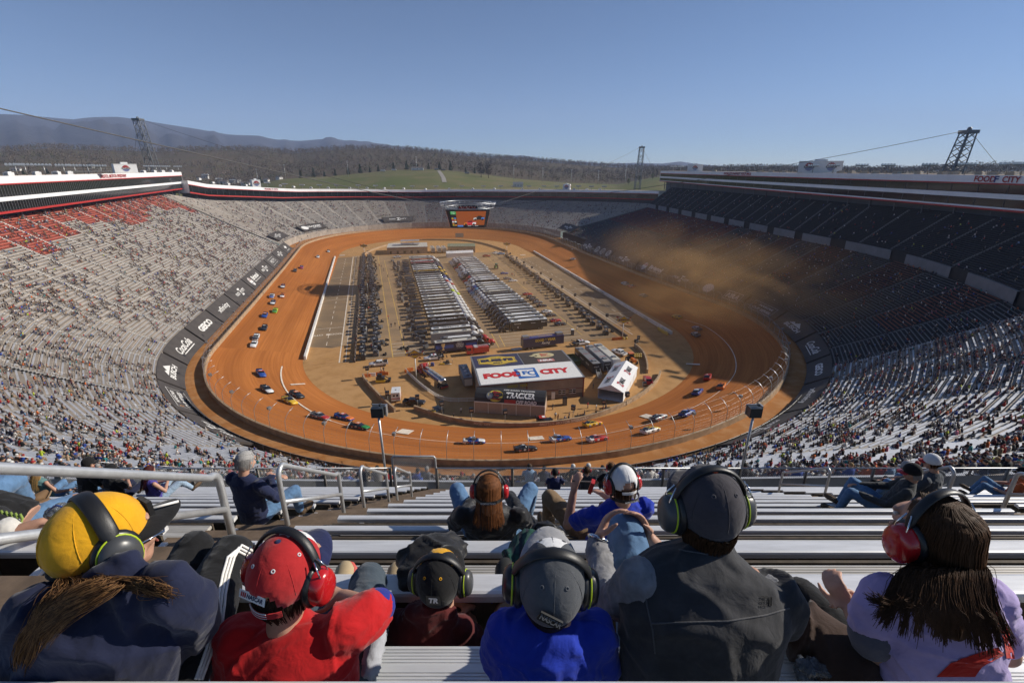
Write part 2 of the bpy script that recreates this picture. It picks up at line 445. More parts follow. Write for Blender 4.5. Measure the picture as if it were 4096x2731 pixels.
iw=wall_strip('infield_wall',NWs,1.2,.5,M_dwall,'long curved concrete wall lettered with the track name','wall')
def along(pts,d):
 for a,b in zip(pts,pts[1:]):
  L=(b-a).length
  if d <= L: return a+(b-a)*(d/L),(b-a).normalized()
  d -= L
 return pts[-1],(pts[-1]-pts[-2]).normalized()
def dist_along(pts,p):
 best=(1e9,0); acc=0
 for a,b in zip(pts,pts[1:]):
  L=(b-a).length; t=max(0,min(1,(p-a).dot(b-a)/(L*L))); q=a+(b-a)*t
  if (q-p).length<best[0]: best=((q-p).length,acc+t*L)
  acc += L
 return best[1]
def wall_text(mb,pts,txt,at,h,w,zc,off,m=0,bold=.02):
 d0=dist_along(pts,at)
 def fn(x,y):
  p,t=along(pts,d0+x); n=Vector((t.y,-t.x,0)); return p+n*off+Vector((0,0,zc+y))
 mb.text(txt,(0,0,0),(1,0,0),(0,0,1),h,m,bold,width=w,fn=fn)
mb=MB()
wall_text(mb,NWs,'BRISTOL MOTOR SPEEDWAY',G(*Z4(1610,1330)),.75,13.2,.62,.27)
wall_text(mb,NWs,'FOOD  CITY',G(*Z4(1063,1338)),.6,4.2,.62,.27); wall_text(mb,NWs,'FOOD  CITY',G(*Z4(2060,1215)),.6,3.6,.62,.27)
mb.build('lettering',mat('cream_letters',(.72,.62,.48),.8,var=.1),iw)
wall_strip('infield_wall',smooth_line([G(*Z4(*q)) for q in [(2165,995),(2166,950),(2150,890),(2125,850),(2080,815)]]),1.2,.5,M_dwall,'curved concrete wall beside the yellow equipment at the right infield corner','wall')
wall_strip('infield_wall',smooth_line([G(*Z4(*q)) for q in [(262,200),(330,165),(480,122),(620,103),(900,104),(1020,118),(1120,143),(1225,182)]]),1.3,.6,M_dwall,'far curved infield wall behind the media buildings','wall')
def outer_wall(s0,s1,n,label):
 rg=[]
 for i in range(n+1):
  s=s0+(s1-s0)*i/n; z=zt(s)
  rg.append([P(s,0.0,z-1.2),P(s,.42,z-1.2),P(s,.42,z+1.15),P(s,0.0,z+1.15)])
 mb=MB(); mb.rings(rg,0,False); o=mb.build('track_wall',M_dwall); return tag(o,label,'wall')
WALLS=[(0,SL,24,'left'),(SL,SL+ST,60,'far'),(SL+ST,2*SL+ST,24,'right'),(2*SL+ST,PER,60,'near')]
WL={'left': 'brown dusty outer wall of the left straight','far': 'brown dusty outer wall of the far turn','right': 'shaded brown outer wall of the right straight','near': 'brown dusty outer wall of the near turn'}
for a,b,n,k in WALLS: outer_wall(a,b,n,WL[k])
FL={'left': 'tall catch fence of curved posts and cables along the left straight','far': 'tall catch fence around the far turn below the big screen','right': 'tall catch fence along the dusty right straight','near': 'tall catch fence with curved posts round the near turn'}
def post_pts(s,z0):
 out=[]
 for o,dz in ((.25,0.9),(.25,3.0),(.2,4.1),(-.25,5.0),(-.95,5.7),(-1.9,6.1)):
  out.append(P(s,o,z0+dz/K))
 return out
for a,b,n,k in WALLS:
 fe=thing('catch_fence',FL[k],'fence',P((a+b)/2,.2,zt((a+b)/2)))
 inv=fe.location.copy(); np_=int((b-a)/4.4)
 for i in range(np_):
  s=a+(b-a)*(i+.5)/np_; mb=MB(); mb.tube([p-inv for p in post_pts(s,zt(s)+.05)],.055,5)
  mb.build('post',M_galv,fe)
 cb=MB()
 for dz,oo in ((1.3,.25),(1.9,.25),(2.5,.25),(3.1,.25),(3.8,.22),(4.6,-.1),(5.4,-.6),(6.0,-1.6)):
  cb.tube([P(a+(b-a)*i/40,oo,zt(a+(b-a)*i/40)+.05+dz/K)-inv for i in range(41)],.012,3,caps=False)
 if k in ('near','left'):
  for i in range(int((b-a)/.9)):
   s=a+(b-a)*(i+.5)/int((b-a)/.9); q=[p-inv for p in post_pts(s,zt(s)+.05)]; cb.tube(q[:4],.006,3,caps=False)
 cb.build('cable_mesh',M_galv,fe)
 for i in range(1,np_,3):
  s=a+(b-a)*(i+.5)/np_; p=P(s,-.2,zt(s)+.05+5.3/K)
  mb=MB(); mb.box((0,0,.35),(.6,.7,.55),0).box((0,-.02,.35),(.64,.5,.45),0).tube([(0,0,-.2),(0,0,.1)],.05,5)
  lo=mb.build('fence_light',M_grey,None,p,math.atan2(tang(s).y,tang(s).x))
  tag(lo,{'left': 'small grey light box on the left straight fence','far': 'small grey light box on the far turn fence','right': 'small grey light box on the right straight fence','near': 'small grey light box on a near turn fence post'}[k],'fence light','light boxes along the catch fence')
# ------------------------------------------------------------------ grandstands
M_deck=mat('stand_deck',(.34,.29,.24),.85,var=.22,scale=.35)
M_alu=mat('bench_aluminium',(.66,.66,.66),.42,.35,var=.14,scale=.8)
M_shadealu=mat('bench_shade_tone',(.17,.165,.16),.6,.2,var=.2,scale=.8)  # bench aluminium darkened: the right stand's shade is put into the colour
M_red=mat('red_bench',(.60,.13,.085),.55,var=.15,scale=.6)
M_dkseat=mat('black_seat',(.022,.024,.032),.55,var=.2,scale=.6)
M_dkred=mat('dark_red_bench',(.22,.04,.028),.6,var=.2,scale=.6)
M_orange=mat('rust_bench',(.30,.075,.03),.6,var=.25,scale=.5)
M_step=mat('aisle_concrete',(.42,.40,.37),.85,var=.18,scale=.8)
M_shadedeck=mat('deck_shade_tone',(.034,.029,.026),.85,var=.2,scale=.4)  # stand deck tone with the right side's shade painted in
M_shadewht=mat('concourse_shade_tone',(.20,.20,.205),.7,var=.12,scale=.3)  # white wall greyed in its colour to stand for shade
M_shadestep=mat('step_shade_tone',(.16,.155,.15),.85,var=.2,scale=.8)  # aisle concrete with shade mixed into its colour for the right decks
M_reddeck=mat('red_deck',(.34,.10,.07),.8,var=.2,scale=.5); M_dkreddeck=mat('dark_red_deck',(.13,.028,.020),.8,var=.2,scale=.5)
SEATS=[]      # (position, facing, stand key, row fraction)
def stand(name,label,slist,oi,zi,oo,zo,rows,deck,bench_m,key,convex=1.05,rail=0,aisle=1,gap=.05,deck2=None):
 """stepped seating between an inner and an outer line; slist are the kinks of the plan"""
 ns=len(slist); mid=slist[ns // 2]
 root=thing(name,label,'grandstand',P(mid,oi(mid),zi(mid))); base=root.location.copy()
 def PT(k,t,zoff=0.0,f=None):
  s=slist[k]; o=oi(s)+(oo(s)-oi(s))*t; z=zi(s)+(zo(s)-zi(s))*(t** convex)
  return P(s,o,z)
 tr=[i/rows for i in range(rows+1)]
 grid=[[PT(k,t)-base for t in tr] for k in range(ns)]
 mb=MB()
 for k in range(ns-1):
  A,B=grid[k],grid[k+1]
  for i in range(rows):
   za,zb_=A[i].z,B[i].z
   a0=A[i]; b0=B[i]; a1=Vector((A[i+1].x,A[i+1].y,za)); b1=Vector((B[i+1].x,B[i+1].y,zb_))
   dm=0 if deck2 is None else deck2(i/rows,slist[k]); mb.poly([a0,a1,b1,b0],dm); mb.poly([a1,A[i+1],B[i+1],b1],dm)
  a0,b0=A[0],B[0]; mb.poly([a0-Vector((0,0,7)),a0,b0,b0-Vector((0,0,7))])
 mb.build('stepped_deck',[deck,M_reddeck,M_dkreddeck],root)
 for i in range(rows):
  mb=MB(); bm=bench_m(i/rows,0)
  mats=[]
  for k in range(ns-1):
   m_=bench_m(i/rows,slist[k])
   if m_ not in mats: mats.append(m_)
   mi=mats.index(m_)
   A,B=grid[k],grid[k+1]
   fa=lambda q,f: A[i].lerp(Vector((A[i+1].x,A[i+1].y,A[i].z)),f).lerp(B[i].lerp(Vector((B[i+1].x,B[i+1].y,B[i].z)),f),q)
   g0,g1=(gap,1-gap) if k % aisle== 0 or aisle== 1 else (0,1-gap)
   p00,p01=fa(g0,.42),fa(g0,.74); p10,p11=fa(g1,.42),fa(g1,.74)
   up=Vector((0,0,.44)); dn=Vector((0,0,.37))
   mb.add([p00+up,p01+up,p11+up,p10+up,p00+dn,p10+dn,p01+dn,p11+dn],[(0,1,2,3),(4,0,3,5),(1,6,7,2),(0,4,6,1),(3,2,7,5)],mi)
   L=(p10-p00).length
   n=int(L/.56)
   for q in range(n):
    t=g0+(g1-g0)*(q+.5)/n
    SEATS.append((fa(t,.56)+base+Vector((0,0,.44)),slist[k]+(slist[k+1]-slist[k])*t,key,i/rows))
  mb.build('bench_row',mats,root)
 for k in range(0,ns):
  A=grid[k]; tg=tang(slist[k])*.55; mb=MB(); rgs=[]
  for i in range(rows-1):
   p=A[i]; dz=(A[i+1].z-p.z)/2; q=Vector((A[i+1].x,A[i+1].y,p.z))
   for c in (p+Vector((0,0,.03)),p.lerp(q,.48)+Vector((0,0,.03)),p.lerp(q,.48)+Vector((0,0,dz)),q+Vector((0,0,dz))): rgs.append([c-tg,c+tg])
  for (a,b),(c,d) in zip(rgs,rgs[1:]): pass
  mb.v=[tuple(x) for r_ in rgs for x in r_]; mb.f=[(2*i,2*i+1,2*i+3,2*i+2) for i in range(len(rgs)-1)]; mb.m=[0]*len(mb.f); mb.sm=[False]*len(mb.f)
  mb.build('aisle_stair',M_shadestep if key in ('right','upper') else M_step,root)
 if rail:
  nr_=0
  for k in range(0,ns):
   A=grid[k]
   for i in range(1,rows-5,rail):
    nr_ += 1
    if nr_>98: continue
    mb=MB(); a=A[i]+Vector((0,0,.0)); b=A[i+2]+Vector((0,0,0)); h=Vector((0,0,1.0))
    mb.tube([a,a+h,b+h,b],.035,4); mb.tube([a+h*.5,b+h*.5],.03,4); mb.build('handrail',M_galv,root)
 return root
def srange(a,b,step):
 n=max(1,round((b-a)/step)); return [a+(b-a)*i/n for i in range(n+1)]
cI=lambda s: O_IN
cZ=lambda s: Z_IN
left_m=lambda t,s: M_red if t>.79-.07*math.sin(s*.09)+.03*math.sin(s*.31) else M_alu
stand('grandstand','huge sunlit grandstand of aluminium and red benches under the left white suites',srange(840-PER,168,11.2),cI,cZ,o_out,z_out,54,M_deck,left_m,'left',1.06,7,deck2=lambda t,s: 1 if left_m(t,s) is M_red else 0)
stand('grandstand','pale curved grandstand behind the big screen at the far turn',srange(172,438,11.0),cI,cZ,o_out,z_out,50,M_deck,lambda t,s: M_alu,'far',1.05)
rI=lambda s: o_out(s)-18.0
stand('grandstand','shaded lower grandstand of red and grey benches on the dusty right side',srange(442,690,11.2),cI,cZ,rI,lambda s: 25.0,40,M_shadedeck,lambda t,s: (M_dkred if t>.52 and s<560 else (M_orange if (t>.35 and int(s/11.2) % 2 and s>520) else M_shadealu)),'right',1.04,0,deck2=lambda t,s: 2 if t>.5 and s<560 else 0)
stand('grandstand','steep shaded upper deck of black seats under the right white suites',srange(442,690,9.4),lambda s: o_out(s)-17.0,lambda s: 28.0,o_out,z_out,27,M_shadedeck,lambda t,s: M_dkseat,'upper',1.0,0)
stand('grandstand','crowded sunlit grandstand corner on the near right with bright bench rows',srange(690,772,10.2),cI,cZ,o_out,z_out,54,M_deck,lambda t,s: M_alu,'nearright',1.1,6)
stand('grandstand','sunlit grandstand corner on the near left with white aisle handrails',srange(772,840,10.2),cI,cZ,o_out,z_out,54,M_deck,lambda t,s: M_alu,'nearleft',1.1,5)
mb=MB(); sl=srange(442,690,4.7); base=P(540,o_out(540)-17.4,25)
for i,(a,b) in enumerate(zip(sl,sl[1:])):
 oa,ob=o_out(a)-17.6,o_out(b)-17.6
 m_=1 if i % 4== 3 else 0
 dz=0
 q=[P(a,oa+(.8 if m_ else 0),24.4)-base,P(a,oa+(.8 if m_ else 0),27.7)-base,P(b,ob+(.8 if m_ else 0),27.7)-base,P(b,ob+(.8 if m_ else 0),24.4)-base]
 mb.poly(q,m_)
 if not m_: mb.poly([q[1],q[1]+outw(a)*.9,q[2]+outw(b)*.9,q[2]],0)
cw=mb.build('concourse_wall',[M_shadewht,M_black],None,base); tag(cw,'white concourse wall with dark gateways between the two right decks','wall')
# ------------------------------------------------------------------ suites
M_glassd=mat('dark_glass',(.012,.014,.014),.08,0,var=0,spec=.8)
M_fascia=mat('white_fascia',(.80,.80,.79),.5,var=.05,scale=.2)
M_redtrim=mat('red_trim',(.42,.03,.025),.5,var=.1)
M_roof=mat('tan_roof',(.42,.33,.24),.9,var=.2,scale=.1)
M_post=mat('dark_post',(.12,.12,.125),.6,var=.1)
def suites(label,path,zs_bot,zs_top,bands,depth,posts,key,mull=1.6):
 """path: (u,v) front line; bands: (fraction from top a, b, kind)"""
 base=W(path[len(path) // 2][0],path[len(path) // 2][1],zs_bot[len(path) // 2])
 root=thing('suites_building',label,'suites',base)
 n=len(path); F=[W(a,b,0) for a,b in path]
 B=[]
 for i in range(n):
  t=F[min(i+1,n-1)]-F[max(i-1,0)]; t.normalize(); q=Vector((-t.y,t.x,0))
  if q.dot(F[i]-W(235,VC,0))<0: q=-q
  B.append(F[i]+q*depth)
 def at(i,f,off=0.0):
  z=K*(zs_top[i]+(zs_bot[i]-zs_top[i])*f); q=(B[i]-F[i]).normalized()
  p=F[i]-q*off; return Vector((p.x,p.y,z))-base
 kinds={'f': ('fascia',M_fascia,.0),'r': ('red_band',M_redtrim,.14),'w': ('white_band',M_fascia,.10),'g': ('window_band',M_glassd,-.35)}
 for a,b,kd in bands:
  nm,m_,off=kinds[kd]; mb=MB()
  for i in range(n-1):
   mb.poly([at(i,b,off),at(i,a,off),at(i+1,a,off),at(i+1,b,off)])
   mb.poly([at(i,a,off),at(i,a,-.6),at(i+1,a,-.6),at(i+1,a,off)]); mb.poly([at(i,b,-.6),at(i,b,off),at(i+1,b,off),at(i+1,b,-.6)])
  o=mb.build(nm,m_,root)
  if kd== 'g':
   mb=MB()
   for i in range(n-1):
    L=(F[i+1]-F[i]).length; k=max(1,int(L/mull))
    for j in range(k):
     t=(j+.5)/k; p=at(i,b,-.27).lerp(at(i+1,b,-.27),t); q=at(i,a,-.27).lerp(at(i+1,a,-.27),t)
     mb.bar(p,q,.09,.09)
   mb.build('mullions',M_post,o)
 mb=MB()
 for i in range(n-1):
  r=[Vector((B[j].x,B[j].y,K*zs_top[j]))-base for j in (i,i+1)]; rb=[Vector((B[j].x,B[j].y,K*zs_bot[j]))-base for j in (i,i+1)]
  mb.poly([at(i,0),r[0],r[1],at(i+1,0)],0); mb.poly([rb[0],at(i,1),at(i+1,1),rb[1]],1); mb.poly([r[0],rb[0],rb[1],r[1]],1)
 for i in range(n-1):
  rw=[at(j,1,-6.2) for j in (i,i+1)]; mb.poly([rw[0],rw[1],rw[1]-Vector((0,0,9)),rw[0]-Vector((0,0,9))],1)
 for i in (0,n-1):
  mb.poly([at(i,0,-.02),at(i,1,-.02),Vector((B[i].x,B[i].y,K*zs_bot[i]))-base,Vector((B[i].x,B[i].y,K*zs_top[i]))-base],2)
 mb.build('shell',[M_roof,M_post,M_fascia],root)
 for i in range(n-1):
  L=(F[i+1]-F[i]).length; k=max(1,int(L/posts))
  for j in range(k):
   t=(j+.5)/k; p=at(i,1,-2.4).lerp(at(i+1,1,-2.4),t); mb=MB(); mb.box((p.x,p.y,p.z-3.6),(.45,.45,7.2),0,rz=AX); mb.build('post',M_post,root)
 return root,at,F
LP=[(100+i*25.2,-93.4-i*1.66) for i in range(11)]
tall=[(0,.20,'f'),(.20,.235,'r'),(.235,.56,'g'),(.56,.67,'w'),(.67,.94,'g'),(.94,1.0,'r')]
sL,atL,FL_=suites('long white suites building with dark glass above the left grandstand',LP,[40.2]*11,[50.0]*11,tall,14,12.5,'left')
RP=[(20+i*32.7,154.0+i*6.0) for i in range(11)]
sR,atR,FR_=suites('long shaded suites building with green glass above the right black deck',RP,[40.2+.25*i for i in range(11)],[50.2]*11,[(0,.22,'f'),(.22,.26,'r'),(.26,.52,'g'),(.52,.66,'w'),(.66,.90,'g'),(.90,.945,'w'),(.945,1,'r')],14,12.5,'right',9)
FP=[]; fb=[]; ft=[]
for i in range(27):
 s=192+(439-192)*i/26; u,v,nu,nv=oval(s); o=o_out(s)-1.5; FP.append((u+nu*o,v+nv*o))
 fb.append(z_out(s)+2.6); ft.append(z_out(s)+2.6+6.6+2.0*max(0,(311-s)/119)*.0+(0.6 if s<240 else 0))
sF,atF,FF_=suites('long low white-topped suites ring around the far turn',FP,fb,ft,[(0,.28,'f'),(.28,.33,'r'),(.33,.90,'g'),(.90,1,'r')],11,11,'far',5)
M_letred=mat('red_letters',(.36,.02,.02),.5,var=.05)
M_letblue=mat('blue_letters',(.03,.05,.20),.5,var=.05)
def fascia_text(at,root,F,ii,t,f,txt,h,wd,flip=False,m=M_letred):
 base=at(ii,f,.2).lerp(at(ii+1,f,.2),t); d=(at(ii+1,f,.2)-at(ii,f,.2)).normalized()
 if flip: d=-d
 mb=MB(); mb.text(txt,base,d,(0,0,1),h,0,.03,width=wd); return mb.build('lettering',m,root)
def loc_u(F,p):
 best=None
 for i in range(len(F)-1):
  d=F[i+1]-F[i]; t=max(0,min(1,(p-F[i]).dot(d)/d.dot(d))); e=(F[i]+d*t-p).length
  if best is None or e<best[0]: best=(e,i,t)
 return best[1],best[2]
def hit_line(F,x,y):
 """where the photograph's sight line crosses the vertical plane over a front line"""
 d=ray(x,y); best=None
 for i in range(len(F)-1):
  a,b=F[i],F[i+1]; e=b-a
  den=d.x*e.y-d.y*e.x
  if abs(den)<1e-9: continue
  t=(a.x*e.y-a.y*e.x)/den; q=Vector((d.x*t,d.y*t,0))
  k=(q-Vector((a.x,a.y,0))).dot(Vector((e.x,e.y,0)))/(e.x** 2+e.y** 2)
  if -.001 <= k <= 1.001 and t>0: best=(i,k,H+d.z*t) if best is None else best
 return best
h=hit_line(FL_,262,405); fascia_text(atL,sL,FL_,h[0],h[1],.10,'BRISTOL MOTOR SPEEDWAY',1.5,31)
h=hit_line(FR_,1693,397)
if h: fascia_text(atR,sR,FR_,h[0],h[1],.11,"WORLD'S FASTEST HALF-MILE",1.5,33,True)
h=hit_line(FR_,2290,412)
if h: fascia_text(atR,sR,FR_,h[0],h[1],.11,'FOOD   CITY',1.9,14.5,True); fascia_text(atR,sR,FR_,h[0],h[1],.11,'F',2.0,1.4,True,M_letblue)
h=hit_line(FF_,623,430)
if h: fascia_text(atF,sF,FF_,h[0],h[1],.14,'FOOD F CITY',1.5,13)
h=hit_line(FF_,1408,444)
# ------------------------------------------------------------------ roof things
def roundel(mb,c,ux,uy,r,mr,mb_,mk,mw):
 """the speedway roundel: red fan above, black name bar, blue stripes below"""
 ux=Vector(ux).normalized(); uy=Vector(uy).normalized(); n=ux.cross(uy); c=Vector(c)+n*.03
 def arc(a0,a1,r0,r1,m_,z=0):
  k=5; o=[c+n*z+ux*math.cos(a0+(a1-a0)*i/k)*r1+uy*math.sin(a0+(a1-a0)*i/k)*r1 for i in range(k+1)]
  q=[c+n*z+ux*math.cos(a0+(a1-a0)*i/k)*r0+uy*math.sin(a0+(a1-a0)*i/k)*r0 for i in range(k+1)]
  for i in range(k): mb.poly([q[i],o[i],o[i+1],q[i+1]],m_)
 for i in range(6): arc(.25+i*.44,.25+i*.44+.36,.30*r,.92*r,mr)
 for i in range(4):
  y=-.34-i*.17; w_=math.sqrt(max(.01,.85-y*y))*r
  mb.poly([c+uy*(y*r)-ux*w_,c+uy*(y*r)+ux*w_,c+uy*((y+.1)*r)+ux*w_,c+uy*((y+.1)*r)-ux*w_][::1],mb_)
 mb.poly([c+n*.02-ux*1.05*r-uy*.2*r,c+n*.02+ux*1.05*r-uy*.2*r,c+n*.02+ux*1.05*r+uy*.2*r,c+n*.02-ux*1.05*r+uy*.2*r],mk)
 mb.text('BRISTOL',c,ux,uy,.26*r,mw,.02,lift=.05,width=1.8*r)
M_box=mat('roof_box_white',(.74,.74,.73),.6,var=.06,scale=.3)
def logo_box(label,p,rz,L,D,hh,faces):
 t=thing('elevator_tower',label,'roof tower',p,rz)
 mb=MB(); mb.box((0,0,hh/2),(L,D,hh)).box((0,0,hh+.08),(L+.3,D+.3,.16)).box((0,0,hh+.6),(L*.3,D*.4,.9)); mb.build('housing',M_box,t)
 mb=MB()
 if 'f' in faces:
  for x in ((-L*.25,L*.25) if L>14 else (0,)): roundel(mb,(x,-D/2-.05,hh*.52),(1,0,0),(0,0,1),hh*.40,0,1,2,3)
 if 's' in faces: roundel(mb,(L/2+.05,0,hh*.52),(0,1,0),(0,0,1),hh*.36,0,1,2,3)
 if 'l' in faces: roundel(mb,(-L/2-.05,0,hh*.52),(0,-1,0),(0,0,1),hh*.36,0,1,2,3)
 mb.build('roundel',[M_letred,mat('roundel_blue',(.03,.06,.30),.5,var=0),M_black,M_white],t)
 return t
def on_sight(x,F,zk,back):
 """a roof point on the photograph's column x, set back from the front line"""
 h=hit_line(F,x,400); a=F[h[0]].lerp(F[h[0]+1],h[1]); d=Vector((a.x,a.y,0)).normalized(); p=a+d*back; return Vector((p.x,p.y,K*zk))
logo_box('white roof tower with a red and black speedway roundel above the left suites',on_sight(290,FL_,50,16),R(48),10,5,4.4,'fs')
logo_box('small white roof tower with roundels above the far left suites',on_sight(583,FF_,ft[4],10),R(40),6.5,6.5,5.8,'fs')
logo_box('white roof tower with a roundel at the far end of the right suites',on_sight(1595,FR_,50.2,12),R(-20),11,8,4.6,'f')
logo_box('wide white roof tower with two roundels above the right suites',on_sight(1880,FR_,50.2,14),R(-30),19,8,5.4,'f')
logo_box('small white roof tower with a roundel above the far right suites',on_sight(1303,FF_,ft[20],8),R(-15),7,6,5.2,'fs')
def floodlight(mats_n):
 t=thing('floodlight','bank of floodlights on the roof edge','floodlight')
 mb=MB(); mb.tube([(0,0,0),(0,0,3.2)],.2,5).box((0,0,3.2),(4.6,.3,.3)).box((0,.5,3.0),(4.2,.2,.2)); mb.build('mast',M_grey,t)
 mb=MB()
 for i in range(5):
  for y in (0,.55): mb.cyl((-2.0+i*1.0,y-.15,3.6-y*.35),.45,.5,8,0,.35,'Y')
 mb.build('lamp_bank',mats_n,t)
 return t
M_lamp=mat('lamp_housing',(.62,.64,.66),.3,.6,var=.1)
FLD=floodlight(M_lamp); used=[False]
def place_flood(p,rz,label,grp):
 o=FLD if not used[0] else copy_tree(FLD); used[0]=True
 o.location=p; o.rotation_euler=(0,0,rz); o['label']=label; o['group']=grp
for x in (40,62,105,150,345,362,385,412,175,205,235):
 place_flood(on_sight(x,FL_,50,3 if x>240 or x<160 else 9),R(35),'bank of pale floodlights on the roof of the left suites','floodlights on the left roof')
for x in (1545,1562,1655,1688,1720,1750,1790,1830,1865,1912,1975,2035,2130,2215,2310,2345):
 place_flood(on_sight(x,FR_,50.2,3),R(-35),'bank of dark floodlights on the roof of the right suites','floodlights on the right roof')
for x in (470,500,530,610,650,690,730,770,820,860,900,945,1000,1060,1110,1150,1180,1215,1250,1280,1330,1360,1390):
 h=hit_line(FF_,x,430); i=min(h[0],26) if h else 0
 place_flood(on_sight(x,FF_,ft[i],2.5),R(0),'bank of pale floodlights on the roof of the far suites ring','floodlights on the far roof')
def roof_unit(p,d,label,grp,m=M_box):
 mb=MB(); mb.box((0,0,d[2]/2),d).box((0,0,d[2]+.1),(d[0]*.6,d[1]*.6,.2)).box((0,-d[1]/2-.02,d[2]*.5),(d[0]*.7,.04,d[2]*.6),1)
 o=mb.build('roof_unit',[m,M_grey],None,p,random.uniform(-.6,.6)); tag(o,label,'air handler',grp)
M_tanbox=mat('tan_unit',(.40,.34,.27),.8,var=.15)
for x in (20,85,130,160,330,355,375,395): roof_unit(on_sight(x,FL_,50,5),(2.2,1.8,1.1),'pale boxy air handler on the left suites roof','air handlers on the left roof')
for x in (1640,1745,1770,1800,1930,1955,1985,2010,2060,2110,2165,2190,2250,2280,2325): roof_unit(on_sight(x,FR_,50.2,7),(2.6,2.0,.9),'tan boxy air handler on the right suites roof','air handlers on the right roof',M_tanbox)
for x in (455,485,520,560,640,670,710,750,800,840,880,925,975,1030,1085,1135,1200,1240,1320,1350,1380):
 h=hit_line(FF_,x,430); i=h[0] if h else 0
 roof_unit(on_sight(x,FF_,ft[i],5),(2.2,1.8,1.2),'white boxy air handler on the far suites roof','air handlers on the far roof')
t=thing('camera_platform','steel camera platform with masts on the left suites roof','platform',on_sight(205,FL_,50,8),R(45))
mb=MB(); mb.box((0,0,1.1),(16,4,.25))
for x in (-8,-4,0,4,8):
 for y in (-2,2): mb.bar((x,y,0),(x,y,2.1),.12,.12)
mb.bar((-8,-2,2.1),(8,-2,2.1),.1,.1).bar((-8,2,2.1),(8,2,2.1),.1,.1); mb.build('deck',M_grey,t)
mb=MB()
for x in (-7.5,-1.5,5): mb.bar((x,1,0),(x+.2,1,6),.14,.14)
mb.build('mast',M_black,t)
# ------------------------------------------------------------------ towers, cables and the hanging screen
M_tower=mat('tower_steel',(.17,.18,.19),.5,.5,var=.12)
def tower(label,p,top,w0,w1,lean):
 t=thing('cable_tower',label,'tower',p)
 hh=top-p.z; mb=MB(); lv=9; cr=[]
 for i in range(lv+1):
  f=i/lv; w_=w0+(w1-w0)*f; c=Vector((lean[0]*f,lean[1]*f,hh*f)); cr.append([c+Vector((a*w_,b*w_,0)) for a,b in ((-.5,-.5),(.5,-.5),(.5,.5),(-.5,.5))])
 for j in range(4): mb.tube([c[j] for c in cr],.28,6)
 for i in range(lv):
  for j in range(4):
   a,b=cr[i],cr[i+1]; j2=(j+1) % 4
   mb.tube([a[j],b[j2]],.13,4); mb.tube([a[j2],b[j]],.13,4)
   if i % 3== 0: mb.tube([b[j],b[j2]],.15,4)
 mb.build('lattice',M_tower,t)
 mb=MB(); c=Vector((lean[0],lean[1],hh)); mb.box(c,(w1+1,w1+1,1.3)); mb.cyl(c+Vector((-.3,0,1)),.9,.6,10,0,None,'X'); mb.build('cap',M_tower,t)
 return t,p+c+Vector((0,0,.8))
def tw(x,r,zb_,zt_):
 d=ray(x,390); d.z=0; d.normalize(); p=d*(r*K); return Vector((p.x,p.y,K*zb_)),K*zt_
towers={}
for k,(x,r,zb_,zt_,w0,w1,lean,lab) in {'fl': (357,394,40,80.0,6.2,4.4,(-3.4,-1),'pale lattice steel tower with cables behind the left suites'),'fr': (1466,458,25,69.0,5.6,4.0,(2,1),'dark lattice steel tower with cables at the far right corner'),'nr': (2184,245,44,64.2,5.2,3.8,(3.4,.6),'lattice steel tower with cables behind the right suites')}.items():
 p,tp=tw(x,r,zb_,zt_); towers[k]=tower(lab,p,tp,w0,w1,Vector(lean))
SB=W(225,41.5,0); ringz=K*36.0
M_cab=mat('dark_cable',(.10,.10,.10),.6,.3,var=.1)
def cable(label,pts_,r=.09,sag=3.0):
 a,b=Vector(pts_[0]),Vector(pts_[1]); mb=MB(); n=14; q=[]
 for i in range(n+1):
  f=i/n; p=a.lerp(b,f); p.z -= sag*4*f*(1-f); q.append(p-a)
 mb.tube(q,r,5); o=mb.build('support_cable',M_cab,None,a); return tag(o,label,'cable')
E1=SB+Vector((-13,-4,0)); E2=SB+Vector((13,2,0)); E3=SB+Vector((-12,6,0)); E4=SB+Vector((12,-5,0))
for e in (E1,E2,E3,E4): e.z=ringz
cable('thin steel cable from the screen to the far right tower',[E2,towers['fr'][1]],.10)
cable('steel cable from the screen to the tower behind the left suites',[E3,towers['fl'][1]],.10)
cable('steel cable from the screen to the tower behind the right suites',[E4,towers['nr'][1]],.10)
pa=C(0,240,92); dirc=(pa-E1).normalized(); cable('heavy steel cable crossing the sky from the upper left to the screen',[E1,E1+dirc*((pa-E1).length+60)],.13,1.0)
for k,dx in (('nr',46),('fr',22),('fl',-18)):
 a=towers[k][1]; b=a+Vector((dx,10,-K*26)); cable({'nr': 'backstay cable running down right from the right tower','fr': 'short backstay cable of the far right tower','fl': 'backstay cable of the tower behind the left suites'}[k],[a,b],.08,.3)
sc=thing('hanging_screen','huge four-sided video screen hanging from a steel ring over the infield','video screen',Vector((SB.x,SB.y,K*27.2)),AX*.35)
mb=MB(); hb=K*7.6
for zz,rr in ((hb+.6,13.6),(hb+3.0,14.6)):
 mb.tube([(rr*math.cos(2*PI*i/32),rr*math.sin(2*PI*i/32),zz) for i in range(32)],.2,5,closed=True)
 mb.tube([((rr-2.4)*math.cos(2*PI*i/32),(rr-2.4)*math.sin(2*PI*i/32),zz+.4) for i in range(32)],.16,5,closed=True)
